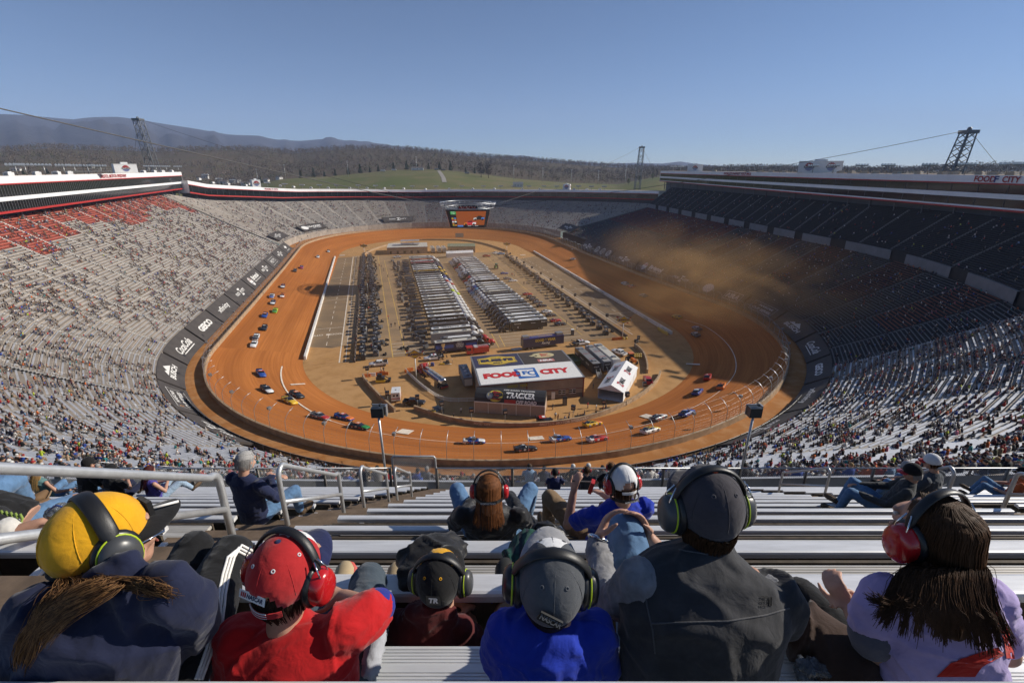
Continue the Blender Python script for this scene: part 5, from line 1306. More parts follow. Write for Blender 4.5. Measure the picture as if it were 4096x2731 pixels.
for x in (-1.5,2.1):
 for y in (-.95,.95): wheel(t,x,y,.4,.3)
t=thing('fire_engine','red fire engine with ladders on top behind the shop','fire engine',gp(1030,862),VH+PI+.04)
mb=MB(); mb.box((3.1,0,1.75),(2.3,2.45,2.3),taper=.96); mb.build('cab',PR,t)
mb=MB(); mb.box((-.9,0,1.6),(5.4,2.4,1.9),0); mb.box((.9,0,2.4),(1.3,2.3,.9),1); mb.build('body',[PR,M_alu],t)
mb=MB(); mb.box((4.27,0,2.2),(.04,2.1,.9)).box((3.4,-1.22,2.2),(1.2,.04,.8)).box((3.4,1.22,2.2),(1.2,.04,.8)); mb.build('windows',M_glass,t)
mb=MB()
for y in (-.6,.1,.7): mb.bar((-3.4,y,2.9),(.4,y,2.9),.1,.1)
for k in range(9): mb.bar((-3.3+k*.45,-.6,2.9),(-3.3+k*.45,.1,2.9),.05,.05)
for x in (-3.0,-1.2): mb.box((x,-1.22,1.7),(1.5,.04,1.1))
mb.box((-.9,-1.23,1.25),(5.4,.04,.15)); mb.build('ladders',M_alu,t)
for x in (-2.2,2.6):
 for y in (-1.0,1.0): wheel(t,x,y,.52,.35)
a,b=G(*Z4(640,985),0),G(*Z4(842,1130),0)
t=thing('tanker_truck','red tractor with a polished fuel tanker parked along the white fence','tanker truck',(a+b)/2,heading(b,a))
mb=MB(); mb.tube([(-6.3,0,2.2),(-6.0,0,2.2),(5.4,0,2.2),(5.7,0,2.2)],[.7,1.1,1.1,.8],18); mb.build('tank',mat('polished_tank',(.60,.60,.60),.16,.95,var=.08,scale=.6),t)
mb=MB(); mb.box((-.3,0,3.3),(10.5,.7,.1));
for x in (-4.5,-2,.5,3): mb.cyl((x,0,3.3),.35,.2,10)
mb.build('walkway',roofs['grey'],t)
mb=MB()
for x in np.linspace(-5.5,5.2,40):
 pass
for sy in (-1,1):
 v_=[(x,sy*1.115*math.cos(a_),2.2+1.115*math.sin(a_)) for x in (-4.6,5.0) for a_ in (.0,.25,.5)]
 mb.add(v_,[(0,3,4,1),(1,4,5,2)],0); v_=[(x,sy*1.115*math.cos(a_),2.2+1.115*math.sin(a_)) for x in (2.5,5.0) for a_ in (-.35,.0)]; mb.add(v_,[(0,2,3,1)],1)
mb.build('livery_stripe',[PBl,PY],t)
mb=MB(); mb.box((-5.2,0,1.0),(2.4,2.2,.5),1).box((-6.4,0,.75),(.4,2.3,.4),0); mb.box((1.5,0,1.0),(5,.9,.25),1); mb.build('chassis',[PR,M_black],t)
for x in (-5.4,-4.2):
 for y in (-1,1): wheel(t,x,y,.5,.4)
tractor_parts(t,5.9,PR)
# ---- buildings and tents
M_tan=mat('tan_block_wall',(.37,.28,.20),.85,var=.12,scale=.5); M_trim=mat('brick_red_trim',(.26,.07,.04),.7,var=.1); M_dk=mat('dark_wainscot',(.16,.12,.09),.85,var=.1)
r00,r10,r11,r01=[G(*Z4(*q),6.2) for q in ((1060,1072),(1748,1012),(1582,838),(966,880))]
c=(r00+r10+r11+r01)/4; ux=((r10-r00).normalized()+(r11-r01).normalized()).normalized(); rz=math.atan2(ux.y,ux.x); uy=Vector((-ux.y,ux.x,0))
Wd=((r10-r00).length+(r11-r01).length)/2; D=((r01-r00).dot(uy)+(r11-r10).dot(uy))/2
t=thing('workshop_building','tan infield workshop with sponsor panels covering its whole roof','building',Vector((c.x,c.y,0)),rz)
x,y=Wd/2,D/2
mb=MB(); mb.box((0,0,2.9),(Wd,D,5.8)); mb.build('wall',M_tan,t)
mb=MB(); mb.box((0,-y-.05,.65),(Wd+.12,.08,1.3)).box((x+.05,0,.65),(.08,D,1.3)); mb.build('wainscot',M_dk,t)
mb=MB()
for xx in (-x,-x*.12,x): mb.box((xx,-y-.07,2.9),(.35,.12,5.8))
mb.box((0,-y-.07,5.85),(Wd+.5,.3,.3)).box((0,-y-.07,2.7),(Wd,.12,.16)).box((-x-.07,0,5.85),(.3,D,.3)).box((x+.07,0,5.85),(.3,D,.3)); mb.build('trim',M_trim,t)
fp=1.0
mb=MB(); mb.add([(-x-.3,-y-.3,6.0),(x+.3,-y-.3,6.0),(x+.3,y+.3,6.0),(-x-.3,y+.3,6.0),(-x-.3,0,6.45),(x+.3,0,6.45)],[(0,1,5,4),(4,5,2,3),(1,2,5),(3,0,4)]); rf=mb.build('roof',M_grey,t)
M_bb=mat('panel_navy',(.035,.035,.08),.7,var=.06); M_bk=mat('panel_brown_black',(.055,.043,.035),.7,var=.08)
def onroof(a,b,lift=.03):
 return Vector((a,b,6.0+.45*(1-min(1,abs(b)/(y+.3)))+lift))
mb=MB()
def rp(x0,x1,y0,y1,m,lift=.03): mb.poly([onroof(x0,y0,lift),onroof(x1,y0,lift),onroof(x1,y1,lift),onroof(x0,y1,lift)],m)
rp(-x+.2,x-.2,-y+.1,-.05,0); rp(-x+.2,-.2,.05,y-.1,1); rp(.1,x-.2,.05,y-.1,2)
mb.build('roof_panel',[M_white,M_bb,M_bk],rf)
mb=MB(); L_=.07
def rtext(txt,cx,cy,h,w_,m,bold=.04,shear=0,lift=L_):
 vs_,fs_,tw_,th_=text_geo(txt,bold,shear); mb.add([onroof(cx+a*w_/tw_,cy+b*h/th_,lift) for a,b in vs_],fs_,m)
def rpoly(pts,m,lift=L_): mb.poly([onroof(a,b,lift) for a,b in pts],m)
cy=-y*.53
rtext('FOOD',-x*.50,cy,3.3,x*.78,0,.07); rtext('CITY',x*.52,cy,3.3,x*.60,0,.07)
rpoly([(-x*.12-1.6,cy-3.1),(x*.02+2.1,cy-3.1),(x*.05+1.6,cy+3.1),(-x*.12-2.1,cy+3.1)],1)
rpoly([(-x*.12-.9,cy-1.8),(-x*.12+.4,cy-2.0),(x*.02+.2,cy-2.4),(x*.02+1.2,cy-2.2),(x*.05+.9,cy+2.2),(-x*.12-1.4,cy+2.4),(-x*.12-.7,cy+.8)],2,L_+.02)
rtext('F',-x*.075,cy+.2,2.2,1.5,1,.05,0,L_+.04); rpoly([(x*.07+1.5*math.cos(a_)*r_,cy-.2+1.5*math.sin(a_)*r_) for r_,rng_ in ((1,np.linspace(.6,5.4,14)),(.6,np.linspace(5.4,.6,14))) for a_ in rng_],1,L_+.04)
cx,cy=-x*.5,y*.5
def badge(sx,sy,m,lift):
 rpoly([(cx+sx*a,cy+sy*b) for a,b in ((-1,-.62),(-.55,-.72),(-.2,-1),(.2,-1),(.55,-.72),(1,-.62),(.97,0),(1,.62),(.55,.72),(.2,1),(-.2,1),(-.55,.72),(-1,.62),(-.97,0))],m,lift)
badge(x*.40,y*.36,3,L_); badge(x*.385,y*.33,4,L_+.015); badge(x*.375,y*.315,3,L_+.03)
rtext("BUSH'S",cx,cy+.2,2.5,x*.68,4,.08,0,L_+.05); rtext('BEST',cx,cy-2.2,.9,x*.2,4,.05,0,L_+.05); rtext('SINCE 1908',cx,cy+2.2,.45,x*.22,4,.02,0,L_+.05)
cx,cy=x*.50,y*.66
rpoly([(cx+x*.25*math.cos(2*PI*i/28),cy+y*.22*math.sin(2*PI*i/28)) for i in range(28)],5,L_); rpoly([(cx-x*.25+1.9*math.cos(2*PI*i/14),cy-.1+1.2*math.sin(2*PI*i/14)) for i in range(14)],6,L_+.02)
rpoly([(cx-x*.30,cy+.1),(cx-x*.17,cy+.7),(cx-x*.14,cy-.2),(cx-x*.24,cy-.7)],5,L_+.03)
rtext('Bass',cx+.6,cy+1.0,.9,2.6,0,.02,.1,L_+.04); rtext('Pro',cx+.3,cy+.05,.9,1.8,0,.02,.1,L_+.04); rtext('Shops',cx+.8,cy-.95,.9,3.0,0,.02,.1,L_+.04)
cy=y*.22; rpoly([(cx-2.6,cy-1.1),(cx+2.4,cy-1.1),(cx+2.4,cy+1.1),(cx-2.6,cy+1.1)],7,L_); rtext('NRA',cx-.1,cy,1.5,3.9,2,.06,.1,L_+.03)
mb.build('roof_lettering',[mat('grocery_red',(.55,.02,.02),.6,var=.03),mat('grocery_blue',(.02,.13,.42),.6,var=.03),M_white,M_gold,mat('badge_navy',(.02,.02,.05),.6,var=0),mat('badge_cream',(.56,.48,.26),.6,var=.05),M_tarp,mat('frame_pink',(.50,.17,.15),.6,var=.05)],rf)
mb=MB(); mb.text('GOOD  YEAR',(-x*.12-2.6,-y-.16,5.0),(1,0,0),(0,0,1),.8,0,.05,.15,5.6); mb.build('lettering',M_gold,t)
for xx,wd,hh,nm,m_ in ((-x*.68,3.4,3.0,'roller_door',roofs['cream']),(-x*.30,3.4,3.3,'open_doorway',M_black),(x*.40,1.0,2.2,'door',M_white),(x*.57,1.9,1.2,'window',M_glass),(x*.78,1.9,1.2,'window',M_glass),(-x*.46,.9,2.2,'door',M_dk)):
 mb=MB(); z0=1.4 if nm== 'window' else 0; mb.box((xx,-y-.08,z0+hh/2),(wd,.1,hh)); d_=mb.build(nm,m_,t)
 if nm== 'window': mb=MB(); mb.box((xx,-y-.15,2),(2.1,.05,.1)).box((xx,-y-.15,2),(.1,.05,1.2)).box((xx,-y-.15,2.62),(2.1,.06,.1)).box((xx,-y-.15,1.38),(2.1,.06,.1)); mb.build('window_frame',M_white,d_)
a,b=G(*Z4(1005,1258),0),G(*Z4(1475,1292),0); L=(b-a).length; rz=heading(a,b); c=(a+b)/2+Vector((-math.sin(rz),math.cos(rz),0))*3.2
t=thing('marquee','long tan marquee with a black lettered roof in front of the shop','marquee',c,rz)
M_ttan=mat('tent_tan',(.40,.30,.24),.85,var=.08,bump=.2,bscale=1.5,bdist=.05)
x=L/2; mb=MB(); mb.box((0,0,1.6),(L,6.4,3.2)); 
for k in range(6): mb.box((-x+L*k/5,-3.22,1.6),(.12,.06,3.2),1)
mb.build('wall',[M_ttan,M_white],t)
mb=MB(); rg=[]
prof_=[(-3.3,3.15),(-2.9,4.3),(-2.0,5.1),(-1.0,5.5),(0,5.65),(1.0,5.5),(2.0,5.1),(2.9,4.3),(3.3,3.15)]
mb.rings([[(xx,a_,b_) for a_,b_ in prof_] for xx in np.linspace(-x,x,6)],0,False); mb.build('roof',mat('tent_black',(.028,.026,.026),.6,var=.1,bump=.2,bscale=1.2,bdist=.05),t)
mb=MB(); mb.box((0,-3.28,3.2),(L,.1,.28)); mb.build('eave',M_white,t)
def ontent(a_,q):
 ps=prof_[:5]; q=q*4; i=min(3,int(q)); f_=q-i; yy=ps[i][0]+(ps[i+1][0]-ps[i][0])*f_; zz=ps[i][1]+(ps[i+1][1]-ps[i][1])*f_
 return Vector((a_,yy-.06,zz+.04))
mb=MB()
def tt(txt,cx,cq,h,w_,m,bold=.04,shear=0,k=0):
 vs_,fs_,tw_,th_=text_geo(txt,bold,shear); mb.add([ontent(cx+a_*w_/tw_,cq+b_*h/th_)+Vector((0,-k,k)) for a_,b_ in vs_],fs_,m)
tt('TRACKER',x*.30,.52,.40,x*.82,0,.06,.1); tt('OFF ROAD',x*.48,.13,.20,x*.58,0,.05,.1)
mb.add([ontent(x*.02+(x*.16)*a_,.13+.1*b_) for a_,b_ in ((-1,-1),(1,-1),(1,1),(-1,1))],[(0,1,2,3)],1)
mb.add([ontent(-x*.40+x*.21*math.cos(2*PI*i/24),.44+.38*math.sin(2*PI*i/24)) for i in range(24)],[tuple(range(24))],2)
mb.add([ontent(-x*.57+x*.09*math.cos(2*PI*i/12),.40+.22*math.sin(2*PI*i/12))+Vector((0,-.03,.03)) for i in range(12)],[tuple(range(12))],3)
tt('Bass',-x*.38,.66,.16,x*.22,1,.02,.1,.03); tt('Pro',-x*.38,.44,.16,x*.15,1,.02,.1,.03); tt('Shops',-x*.36,.22,.16,x*.24,1,.02,.1,.03); tt('OFF ROAD TRACKER',x*.25,.93,.12,x*.9,0,.03)
mb.build('roof_lettering',[M_white,PR,mat('shop_yellow',(.66,.50,.06),.6,var=.04),M_grey],t)
pts=[G(*Z4(*q),3.0) for q in ((1850,1092),(1992,1132),(2085,962),(1962,925))]
c=sum(pts,Vector())/4; ax=((pts[2]-pts[1])+(pts[3]-pts[0])).normalized(); rz=math.atan2(ax.y,ax.x); wv=(pts[1]-pts[0]).length/2+.3; Lh=((pts[2]-pts[1]).length)/2
t=thing('marquee','white ridge tent with black and red lettering at the right of the infield','marquee',Vector((c.x,c.y,0)),rz)
M_twh=mat('tent_white',(.74,.74,.74),.7,var=.05,bump=.2,bscale=1.5,bdist=.05)
mb=MB(); mb.rings([[(xx,-wv,0),(xx,-wv,3.0),(xx,wv,3.0),(xx,wv,0)] for xx in (-Lh,Lh)],0,False,caps=False)
mb.poly([(Lh,-wv,0),(Lh,wv,0),(Lh,wv,3),(Lh,-wv,3)])
for k in range(5):
 for sy in (-1,1): mb.box((-Lh+2*Lh*k/4,sy*(wv+.02),1.5),(.12,.08,3))
mb.build('wall',M_twh,t)
mb=MB(); e=.25; mb.add([(-Lh-e,-wv-e,2.95),(Lh+e,-wv-e,2.95),(Lh+e,0,4.7),(-Lh-e,0,4.7),(-Lh-e,wv+e,2.95),(Lh+e,wv+e,2.95)],[(0,1,2,3),(3,2,5,4),(0,3,4),(1,5,2)]); mb.build('roof',M_twh,t)
mb=MB(); up_=Vector((0,wv+e,1.75)).normalized()
for xx in (-Lh*.5,Lh*.45):
 for sy in (-1,1):
  cc=Vector((xx,sy*(wv+e)/2,3.87)); ux_=Vector((-sy*1.0,0,0)); uy_=Vector((0,-sy*up_.y,up_.z))
  mb.text('MAX',cc+ux_*.75,ux_,uy_,1.5,0,.035,.1,3.5,.06); mb.text('Z',cc-ux_*1.75,ux_,uy_,2.1,1,.04,.1,1.4,.06)
mb.build('roof_lettering',[M_black,PR],t)
pl_=smooth_line([G(*Z4(*q),0) for q in ((545,985),(575,1020),(640,1080),(700,1125),(780,1175),(860,1190),(1010,1183))])
t=thing('white_barrier','white railing bending round the fuel tanker','fence',pl_[0]); L=sum((b-a).length for a,b in zip(pl_,pl_[1:]))
n_=int(L/2.2); q0=None
for i in range(n_+1):
 p,tg=along(pl_,L*i/n_-.001); p=p-pl_[0]; mb=MB(); mb.box((p.x,p.y,.6),(.12,.12,1.2)); mb.build('post',M_white,t)
mb=MB()
for a,b in zip(pl_,pl_[1:]):
 a,b=a-pl_[0],b-pl_[0]
 for z in (.15,1.1): mb.bar(a+Vector((0,0,z)),b+Vector((0,0,z)),.07,.07)
for i in range(int(L/.28)):
 p,tg=along(pl_,i*.28); p=p-pl_[0]; mb.box((p.x,p.y,.62),(.09,.09,.95))
mb.build('rails',M_white,t)
def block(name,label,a,b,depth,hh,m,roofm,trim=True):
 L=(b-a).length; rz=heading(a,b); c=(a+b)/2+Vector((-math.sin(rz),math.cos(rz),0))*depth/2
 t=thing(name,label,'building',c,rz); mb=MB(); mb.box((0,0,hh/2),(L,depth,hh)); mb.build('wall',m,t)
 mb=MB(); mb.box((0,0,hh+.1),(L+.4,depth+.4,.2)); mb.build('roof',roofm,t)
 if trim: mb=MB(); mb.box((0,-depth/2-.1,hh-.35),(L+.3,.2,.5)); mb.build('parapet',M_trim,t)
 for k in range(max(2,int(L/5))):
  mb=MB(); mb.box((-L/2+2.5+k*5,-depth/2-.06,1.5),(1.6,.08,2.0)); mb.build('window',M_glass,t)
 return t
t=block('media_building','tan red-trimmed building with a camera riser on its roof beyond the transporters',gp(420,200),gp(690,192),22,5.0,M_tan,roofs['cream'])
mb=MB(); mb.box((2,0,6.1),(14,7,.3))
for x_ in (-4,0,4,8): mb.bar((x_,-3,5),(x_,-3,8.5),.15,.15); mb.bar((x_,3,5),(x_,3,8.5),.15,.15)
mb.box((2,0,8.6),(14,6.5,.2)); mb.build('roof_riser',M_lamp,t)
t=block('care_building','low tan building with a green roof deck at the far end of the infield',gp(825,187),gp(1010,184),16,4.4,M_tan,mat('green_roof',(.16,.20,.13),.9,var=.2),False)
mb=MB()
for x_ in (-8,-4,0,4,8): mb.bar((x_,-7.5,4.5),(x_,-7.5,5.6),.08,.08); 
mb.bar((-8,-7.5,5.6),(8,-7.5,5.6),.08,.08); mb.bar((-8,-7.5,5.1),(8,-7.5,5.1),.06,.06); mb.build('deck_rail',M_white,t)
for X in (715,757,793):
 t=transporter('white trailer parked end-on between the two far buildings',gp(X+12,188)+W(3.5,0)-W(0,0),UH,PW,roofs['cream'],PW,'trailers between the far buildings',11,None,4.0,cabless=True); mb=MB(); mb.box((-5.53,0,2.5),(.05,2.2,2.6)); mb.build('end_door',M_grey,t)
t=thing('marquee','long white event tent at the far end of the right rank','marquee',gp(905,213),VH); mb=MB(); mb.box((0,0,1.5),(19,5,3)); mb.build('wall',M_twh,t); mb=MB(); mb.add([(-9.7,-2.7,3),(9.7,-2.7,3),(9.7,0,4.4),(-9.7,0,4.4),(-9.7,2.7,3),(9.7,2.7,3)],[(0,1,2,3),(3,2,5,4),(0,3,4),(1,5,2)]); mb.build('roof',M_twh,t)
t=thing('scoring_sign','small sign board on a frame above the far infield wall','sign',gp(905,112)); mb=MB(); mb.box((0,0,5.5),(7,.4,3.4)); mb.bar((-2.5,0,0),(-2.5,0,4),.2,.2).bar((2.5,0,0),(2.5,0,4),.2,.2); mb.build('board',M_grey,t)
# ---- gas signs on poles
M_sb=mat('sign_blue',(.02,.03,.16),.5,var=0)
def gas_sign(label,p,rz,hh=7.5,sc_=1.0):
 t=thing('fuel_sign',label,'sign',p,rz,'diamond fuel signs')
 mb=MB(); mb.tube([(0,0,0),(0,0,hh)],.16,8); mb.build('pole',M_white,t)
 mb=MB(); d=[(-2.9,0),(-2.4,.45),(-1.2,.7),(0,1.5),(1.2,.75),(2.4,.5),(2.9,0),(2.3,-.45),(1.2,-.7),(0,-1.5),(-1.2,-.75),(-2.4,-.5)]
 for y in (-.14,.14): mb.poly([(a*sc_,y,hh+b*sc_) for a,b in d][::1 if y<0 else -1],0)
 mb.rings([[(a*sc_,y,hh+b*sc_) for a,b in d] for y in (-.14,.14)],0,False,caps=False)
 mb.poly([(a*sc_*.93,-.16,hh+b*sc_*.88) for a,b in [(-1.9,0),(0,1.45),(1.9,0),(0,-1.45)]],1)
 mb.poly([(a*sc_,-.18,hh+b*sc_) for a,b in [(-2.5,-.42),(2.3,-.35),(2.5,.42),(-2.3,.35)]],2 if False else 1)
 mb.text('SUNOCO',(0,-.2,hh),(1,0,.06),(0,0,1),.62*sc_,2,.06,.15,4.1*sc_)
 mb.build('sign_panel',[M_grey,PY,M_sb],t)
 mb=MB(); mb.add([(1.9*sc_,.0,hh+.7*sc_),(2.9*sc_,0,hh+1.3*sc_),(2.4*sc_,0,hh+.5*sc_)],[(0,1,2),(2,1,0)]); mb.add([(-2.9*sc_,.2,hh+1.3*sc_),(-1.6*sc_,.2,hh+.9*sc_),(-2.3*sc_,.2,hh+.5*sc_),(.9*sc_,0,hh-1.2*sc_),(2.0*sc_,0,hh-1.5*sc_),(1.5*sc_,0,hh-.8*sc_)],[(0,1,2),(2,1,0),(3,4,5),(5,4,3)]); mb.build('arrow',PR,t)
gas_sign('yellow diamond fuel sign on a white pole beside the tanker',gp(615,1040),.05,8.3); gas_sign('yellow diamond fuel sign at the end of the right pit row',gp(1998,760),-.05,7.2); gas_sign('distant diamond fuel sign at the far left infield corner',gp(266,205),.05,7.0); gas_sign('distant diamond fuel sign at the far right infield corner',gp(1222,176),-.05,5.5)
# ---- speaker boxes on poles round the wall
def box_pole(label,p,rz,hh=2.9):
 t=thing('speaker_pole',label,'speaker',p,rz,'speaker boxes on poles along the infield wall')
 mb=MB(); mb.tube([(0,0,0),(0,0,hh)],.07,6); mb.build('pole',M_grey,t)
 mb=MB(); mb.box((0,0,hh+.4),(1.0,.8,1.1)).box((0,-.42,hh+.5),(.8,.05,.5),1).box((0,0,hh+1.0),(1.1,.9,.1)); mb.build('cabinet',[M_black,M_grey],t)
for i,(X,Y) in enumerate(((290,1030),(425,1205),(625,1232),(787,1275),(985,1322),(1210,1335),(1665,1305),(1868,1262),(2025,1212),(2140,1140),(2085,840),(2102,815))): box_pole('dark speaker box on a pole %s' % ('along the left part of the infield wall' if i<4 else ('along the middle of the infield wall' if i<7 else 'along the right part of the infield wall')),gp(X,Y),rng.uniform(-.4,.4))
for i in range(11): u=148+i*15; box_pole('dark speaker box on a tall pole in the right pit row',W(u,75.5+(u-134)*.012,0),.2,3.6)
# ---- pit rows: carts, tyres, crew
def pit_cart():
 t=thing('pit_cart','black pit cart','pit cart')
 mb=MB(); mb.box((0,0,.75),(2.6,1.4,1.1)); mb.box((-.3,0,1.45),(1.4,1.2,.3)); mb.build('cabinet',PB,t)
 mb=MB(); mb.box((0,0,3.0),(2.8,1.9,.12))
 mb.build('canopy',M_black,t)
 mb=MB()
 for x_ in (-1.2,1.2):
  for y_ in (-.6,.6): mb.bar((x_,y_,1.2),(x_,y_,3.0),.06,.06)
 mb.box((.4,.1,1.9),(1.2,.6,.1)).box((.4,.35,2.2),(1.2,.1,.6)); mb.build('seat_frame',M_grey,t)
 mb=MB(); mb.box((.5,-.2,3.09),(.9,.7,.06)); mb.build('pale_panel',roofs['grey'],t)
 for x_ in (-.9,.9):
  for y_ in (-.72,.72): wheel(t,x_,y_,.22,.14)
 return t
pc0=pit_cart(); first=[True]
def put(proto,p,rz,lab,grp,fl):
 o=proto if fl[0] else copy_tree(proto); fl[0]=False
 o.location=p; o.rotation_euler=(0,0,rz); o['label']=lab; o['group']=grp; return o
SHADE=[PB,PB,PB,PGr,PN,PDr]
for i in range(46):
 u=137+i*3.95+rng.uniform(-.5,.5); v=-6.5-.012*(u-137)+rng.uniform(-.5,.7)
 o=put(pc0,W(u,v,0),UH+rng.choice((0,PI))+rng.uniform(-.1,.1),'black pit cart with a canopy in the crowded left pit row','pit carts in the left pit row',first)
for i in range(32):
 u=139+i*4.9+rng.uniform(-.6,.6); v=71.5+.035*(u-139)+rng.uniform(-1.2,1.2)
 o=put(pc0,W(u,v,0),UH+rng.uniform(-.2,.2),'black pit cart with a pale top in the right pit row','pit carts in the right pit row',first)
def tool_box():
 t=thing('tool_cabinet','dark tool cabinet','tool cabinet'); mb=MB(); mb.box((0,0,.75),(1.9,.9,1.1)); mb.build('cabinet',PGr,t)
 mb=MB(); mb.box((0,0,1.34),(1.0,.7,.06)).box((0,-.46,.9),(1.6,.03,.06)).box((0,-.46,.6),(1.6,.03,.06)); mb.build('lid',roofs['dark'],t)
 for x_ in (-.7,.7): wheel(t,x_,-.3,.15,.1); wheel(t,x_,.3,.15,.1)
 return t
tb0=tool_box(); first=[True]
for i in range(66):
 u=138+i*2.75+rng.uniform(-.8,.8); v=-2.6+rng.uniform(-1.6,2.2)-.012*(u-137)
 put(tb0,W(u,v,0),rng.uniform(0,6),'dark tool cabinet behind the left pit carts','tool cabinets in the left pit row',first)
for i in range(54):
 u=141+i*2.9+rng.uniform(-.8,.8); v=9.3+rng.uniform(-1.4,2.6)
 put(tb0,W(u,v,0),rng.uniform(0,6),'dark tool cabinet under the tail of a left rank transporter','tool cabinets behind the left transporters',first)
def canopy():
 t=thing('pit_canopy','black canopy','canopy'); mb=MB(); mb.box((0,0,2.7),(4.6,3.0,.12)); mb.add([(-2.3,-1.5,2.76),(2.3,-1.5,2.76),(2.3,1.5,2.76),(-2.3,1.5,2.76),(0,0,3.2)],[(0,1,4),(1,2,4),(2,3,4),(3,0,4)]); mb.build('roof',M_black,t)
 mb=MB()
 for x_ in (-2.2,2.2):
  for y_ in (-1.4,1.4): mb.bar((x_,y_,0),(x_,y_,2.7),.08,.08)
 mb.build('frame',M_grey,t); mb=MB(); mb.box((.4,.2,.5),(2.6,1.4,1.0)).box((-1.3,-.4,.7),(.9,.8,1.3)); mb.build('workbench',PGr,t); return t
cn0=canopy(); first=[True]
for i in range(27):
 if i % 5== 4: continue
 u=151+i*5.1; put(cn0,W(u,11.6+.022*(u-149)+rng.uniform(-.6,.6),0),VH+rng.uniform(-.05,.05),'black canopy with gear at the tail of a left rank transporter','canopies behind the left transporters',first)
for i in range(40):
 u=139+i*4.5+rng.uniform(-.7,.7); put(pc0,W(u,-2.6-.012*(u-137)+rng.uniform(-.7,.7),0),UH+rng.choice((0,PI))+rng.uniform(-.2,.2),'black pit cart with a canopy in the second line of the left pit row','pit carts in the second line of the left pit row',[False])
def tyre_pile():
 t=thing('tyre_stack','stack of racing tyres','tyre stack')
 for x_,y_,n__ in ((0,0,3),(.75,.1,2),(.35,.7,2)):
  mb=MB()
  for k in range(n__): mb.tube([(x_+.23*math.cos(2*PI*j/10),y_+.23*math.sin(2*PI*j/10),.15+k*.3) for j in range(10)],.14,6,closed=True)
  mb.build('tyre',M_tyre,t)
 return t
ty0=tyre_pile(); first=[True]
for i in range(40):
 u=138+i*4.5+rng.uniform(-1,1); put(ty0,W(u,-.6+rng.uniform(-1.5,1.2)-.01*(u-137),0),rng.uniform(0,6),'stack of racing tyres in the left pit row','tyre stacks in the left pit row',first)
for i in range(20):
 u=141+i*7+rng.uniform(-1,1); put(ty0,W(u,74.2+.012*(u-134)+rng.uniform(-.6,.4),0),rng.uniform(0,6),'stack of racing tyres along the right pit row','tyre stacks in the right pit row',first)
for X,Y in ((515,835),(530,828),(545,838),(560,830)): put(ty0,gp(X,Y),rng.uniform(0,6),'stack of tyres left of the blue award trailer','tyre stacks by the award trailer',first)
def stander():
 mb=MB()
 def el(z,rx,ry,x_=0): return [(x_+rx*math.cos(2*PI*i/7),ry*math.sin(2*PI*i/7),z) for i in range(7)]
 mb.rings([el(.84,.17,.12),el(1.05,.17,.12),el(1.35,.22,.13),el(1.47,.12,.08)],0)
 mb.rings([el(1.45,.06,.06),el(1.55,.08,.09),el(1.68,.08,.09)],2); mb.rings([el(1.66,.09,.10),el(1.76,.075,.085),el(1.79,.02,.02)],3)
 for sx in (-1,1):
  mb.tube([(.09*sx,0,.88),(.11*sx,.03,.46),(.12*sx,0,.08)],[.1,.07,.05],6,1); mb.tube([(.12*sx,-.04,.05),(.13*sx,.17,.04)],[.06,.05],5,3)
  mb.tube([(.23*sx,0,1.40),(.28*sx,-.02,1.12),(.25*sx,.12,.88)],[.06,.05,.04],6,0)
 return mb
ST_=stander()
def crew(p,rz,sh,lg,lab,grp):
 k=('st',sh[0],lg[0])
 if k not in _pm:
  me=bpy.data.meshes.new('person'); me.from_pydata(ST_.v,[],ST_.f)
  for q in (cmat('s',sh[0]+' shirt',sh[1]),cmat('l',lg[0],lg[1]),mat('skin0',SKIN[0],.6,var=.05),cmat('h','black cap',(.012,.012,.012))): me.materials.append(q)
  me.polygons.foreach_set('material_index',ST_.m); me.polygons.foreach_set('use_smooth',[True]*len(ST_.f)); me.update(); _pm[k]=me
 o=bpy.data.objects.new('person',_pm[k]); COL.objects.link(o); o.location=p; o.rotation_euler=(0,0,rz); k_=rng.uniform(.95,1.08); o.scale=(k_,k_,k_); tag(o,lab,'person',grp)
CS=[SHIRTS[0],SHIRTS[0],SHIRTS[1],SHIRTS[2],SHIRTS[4],SHIRTS[5],SHIRTS[3]]
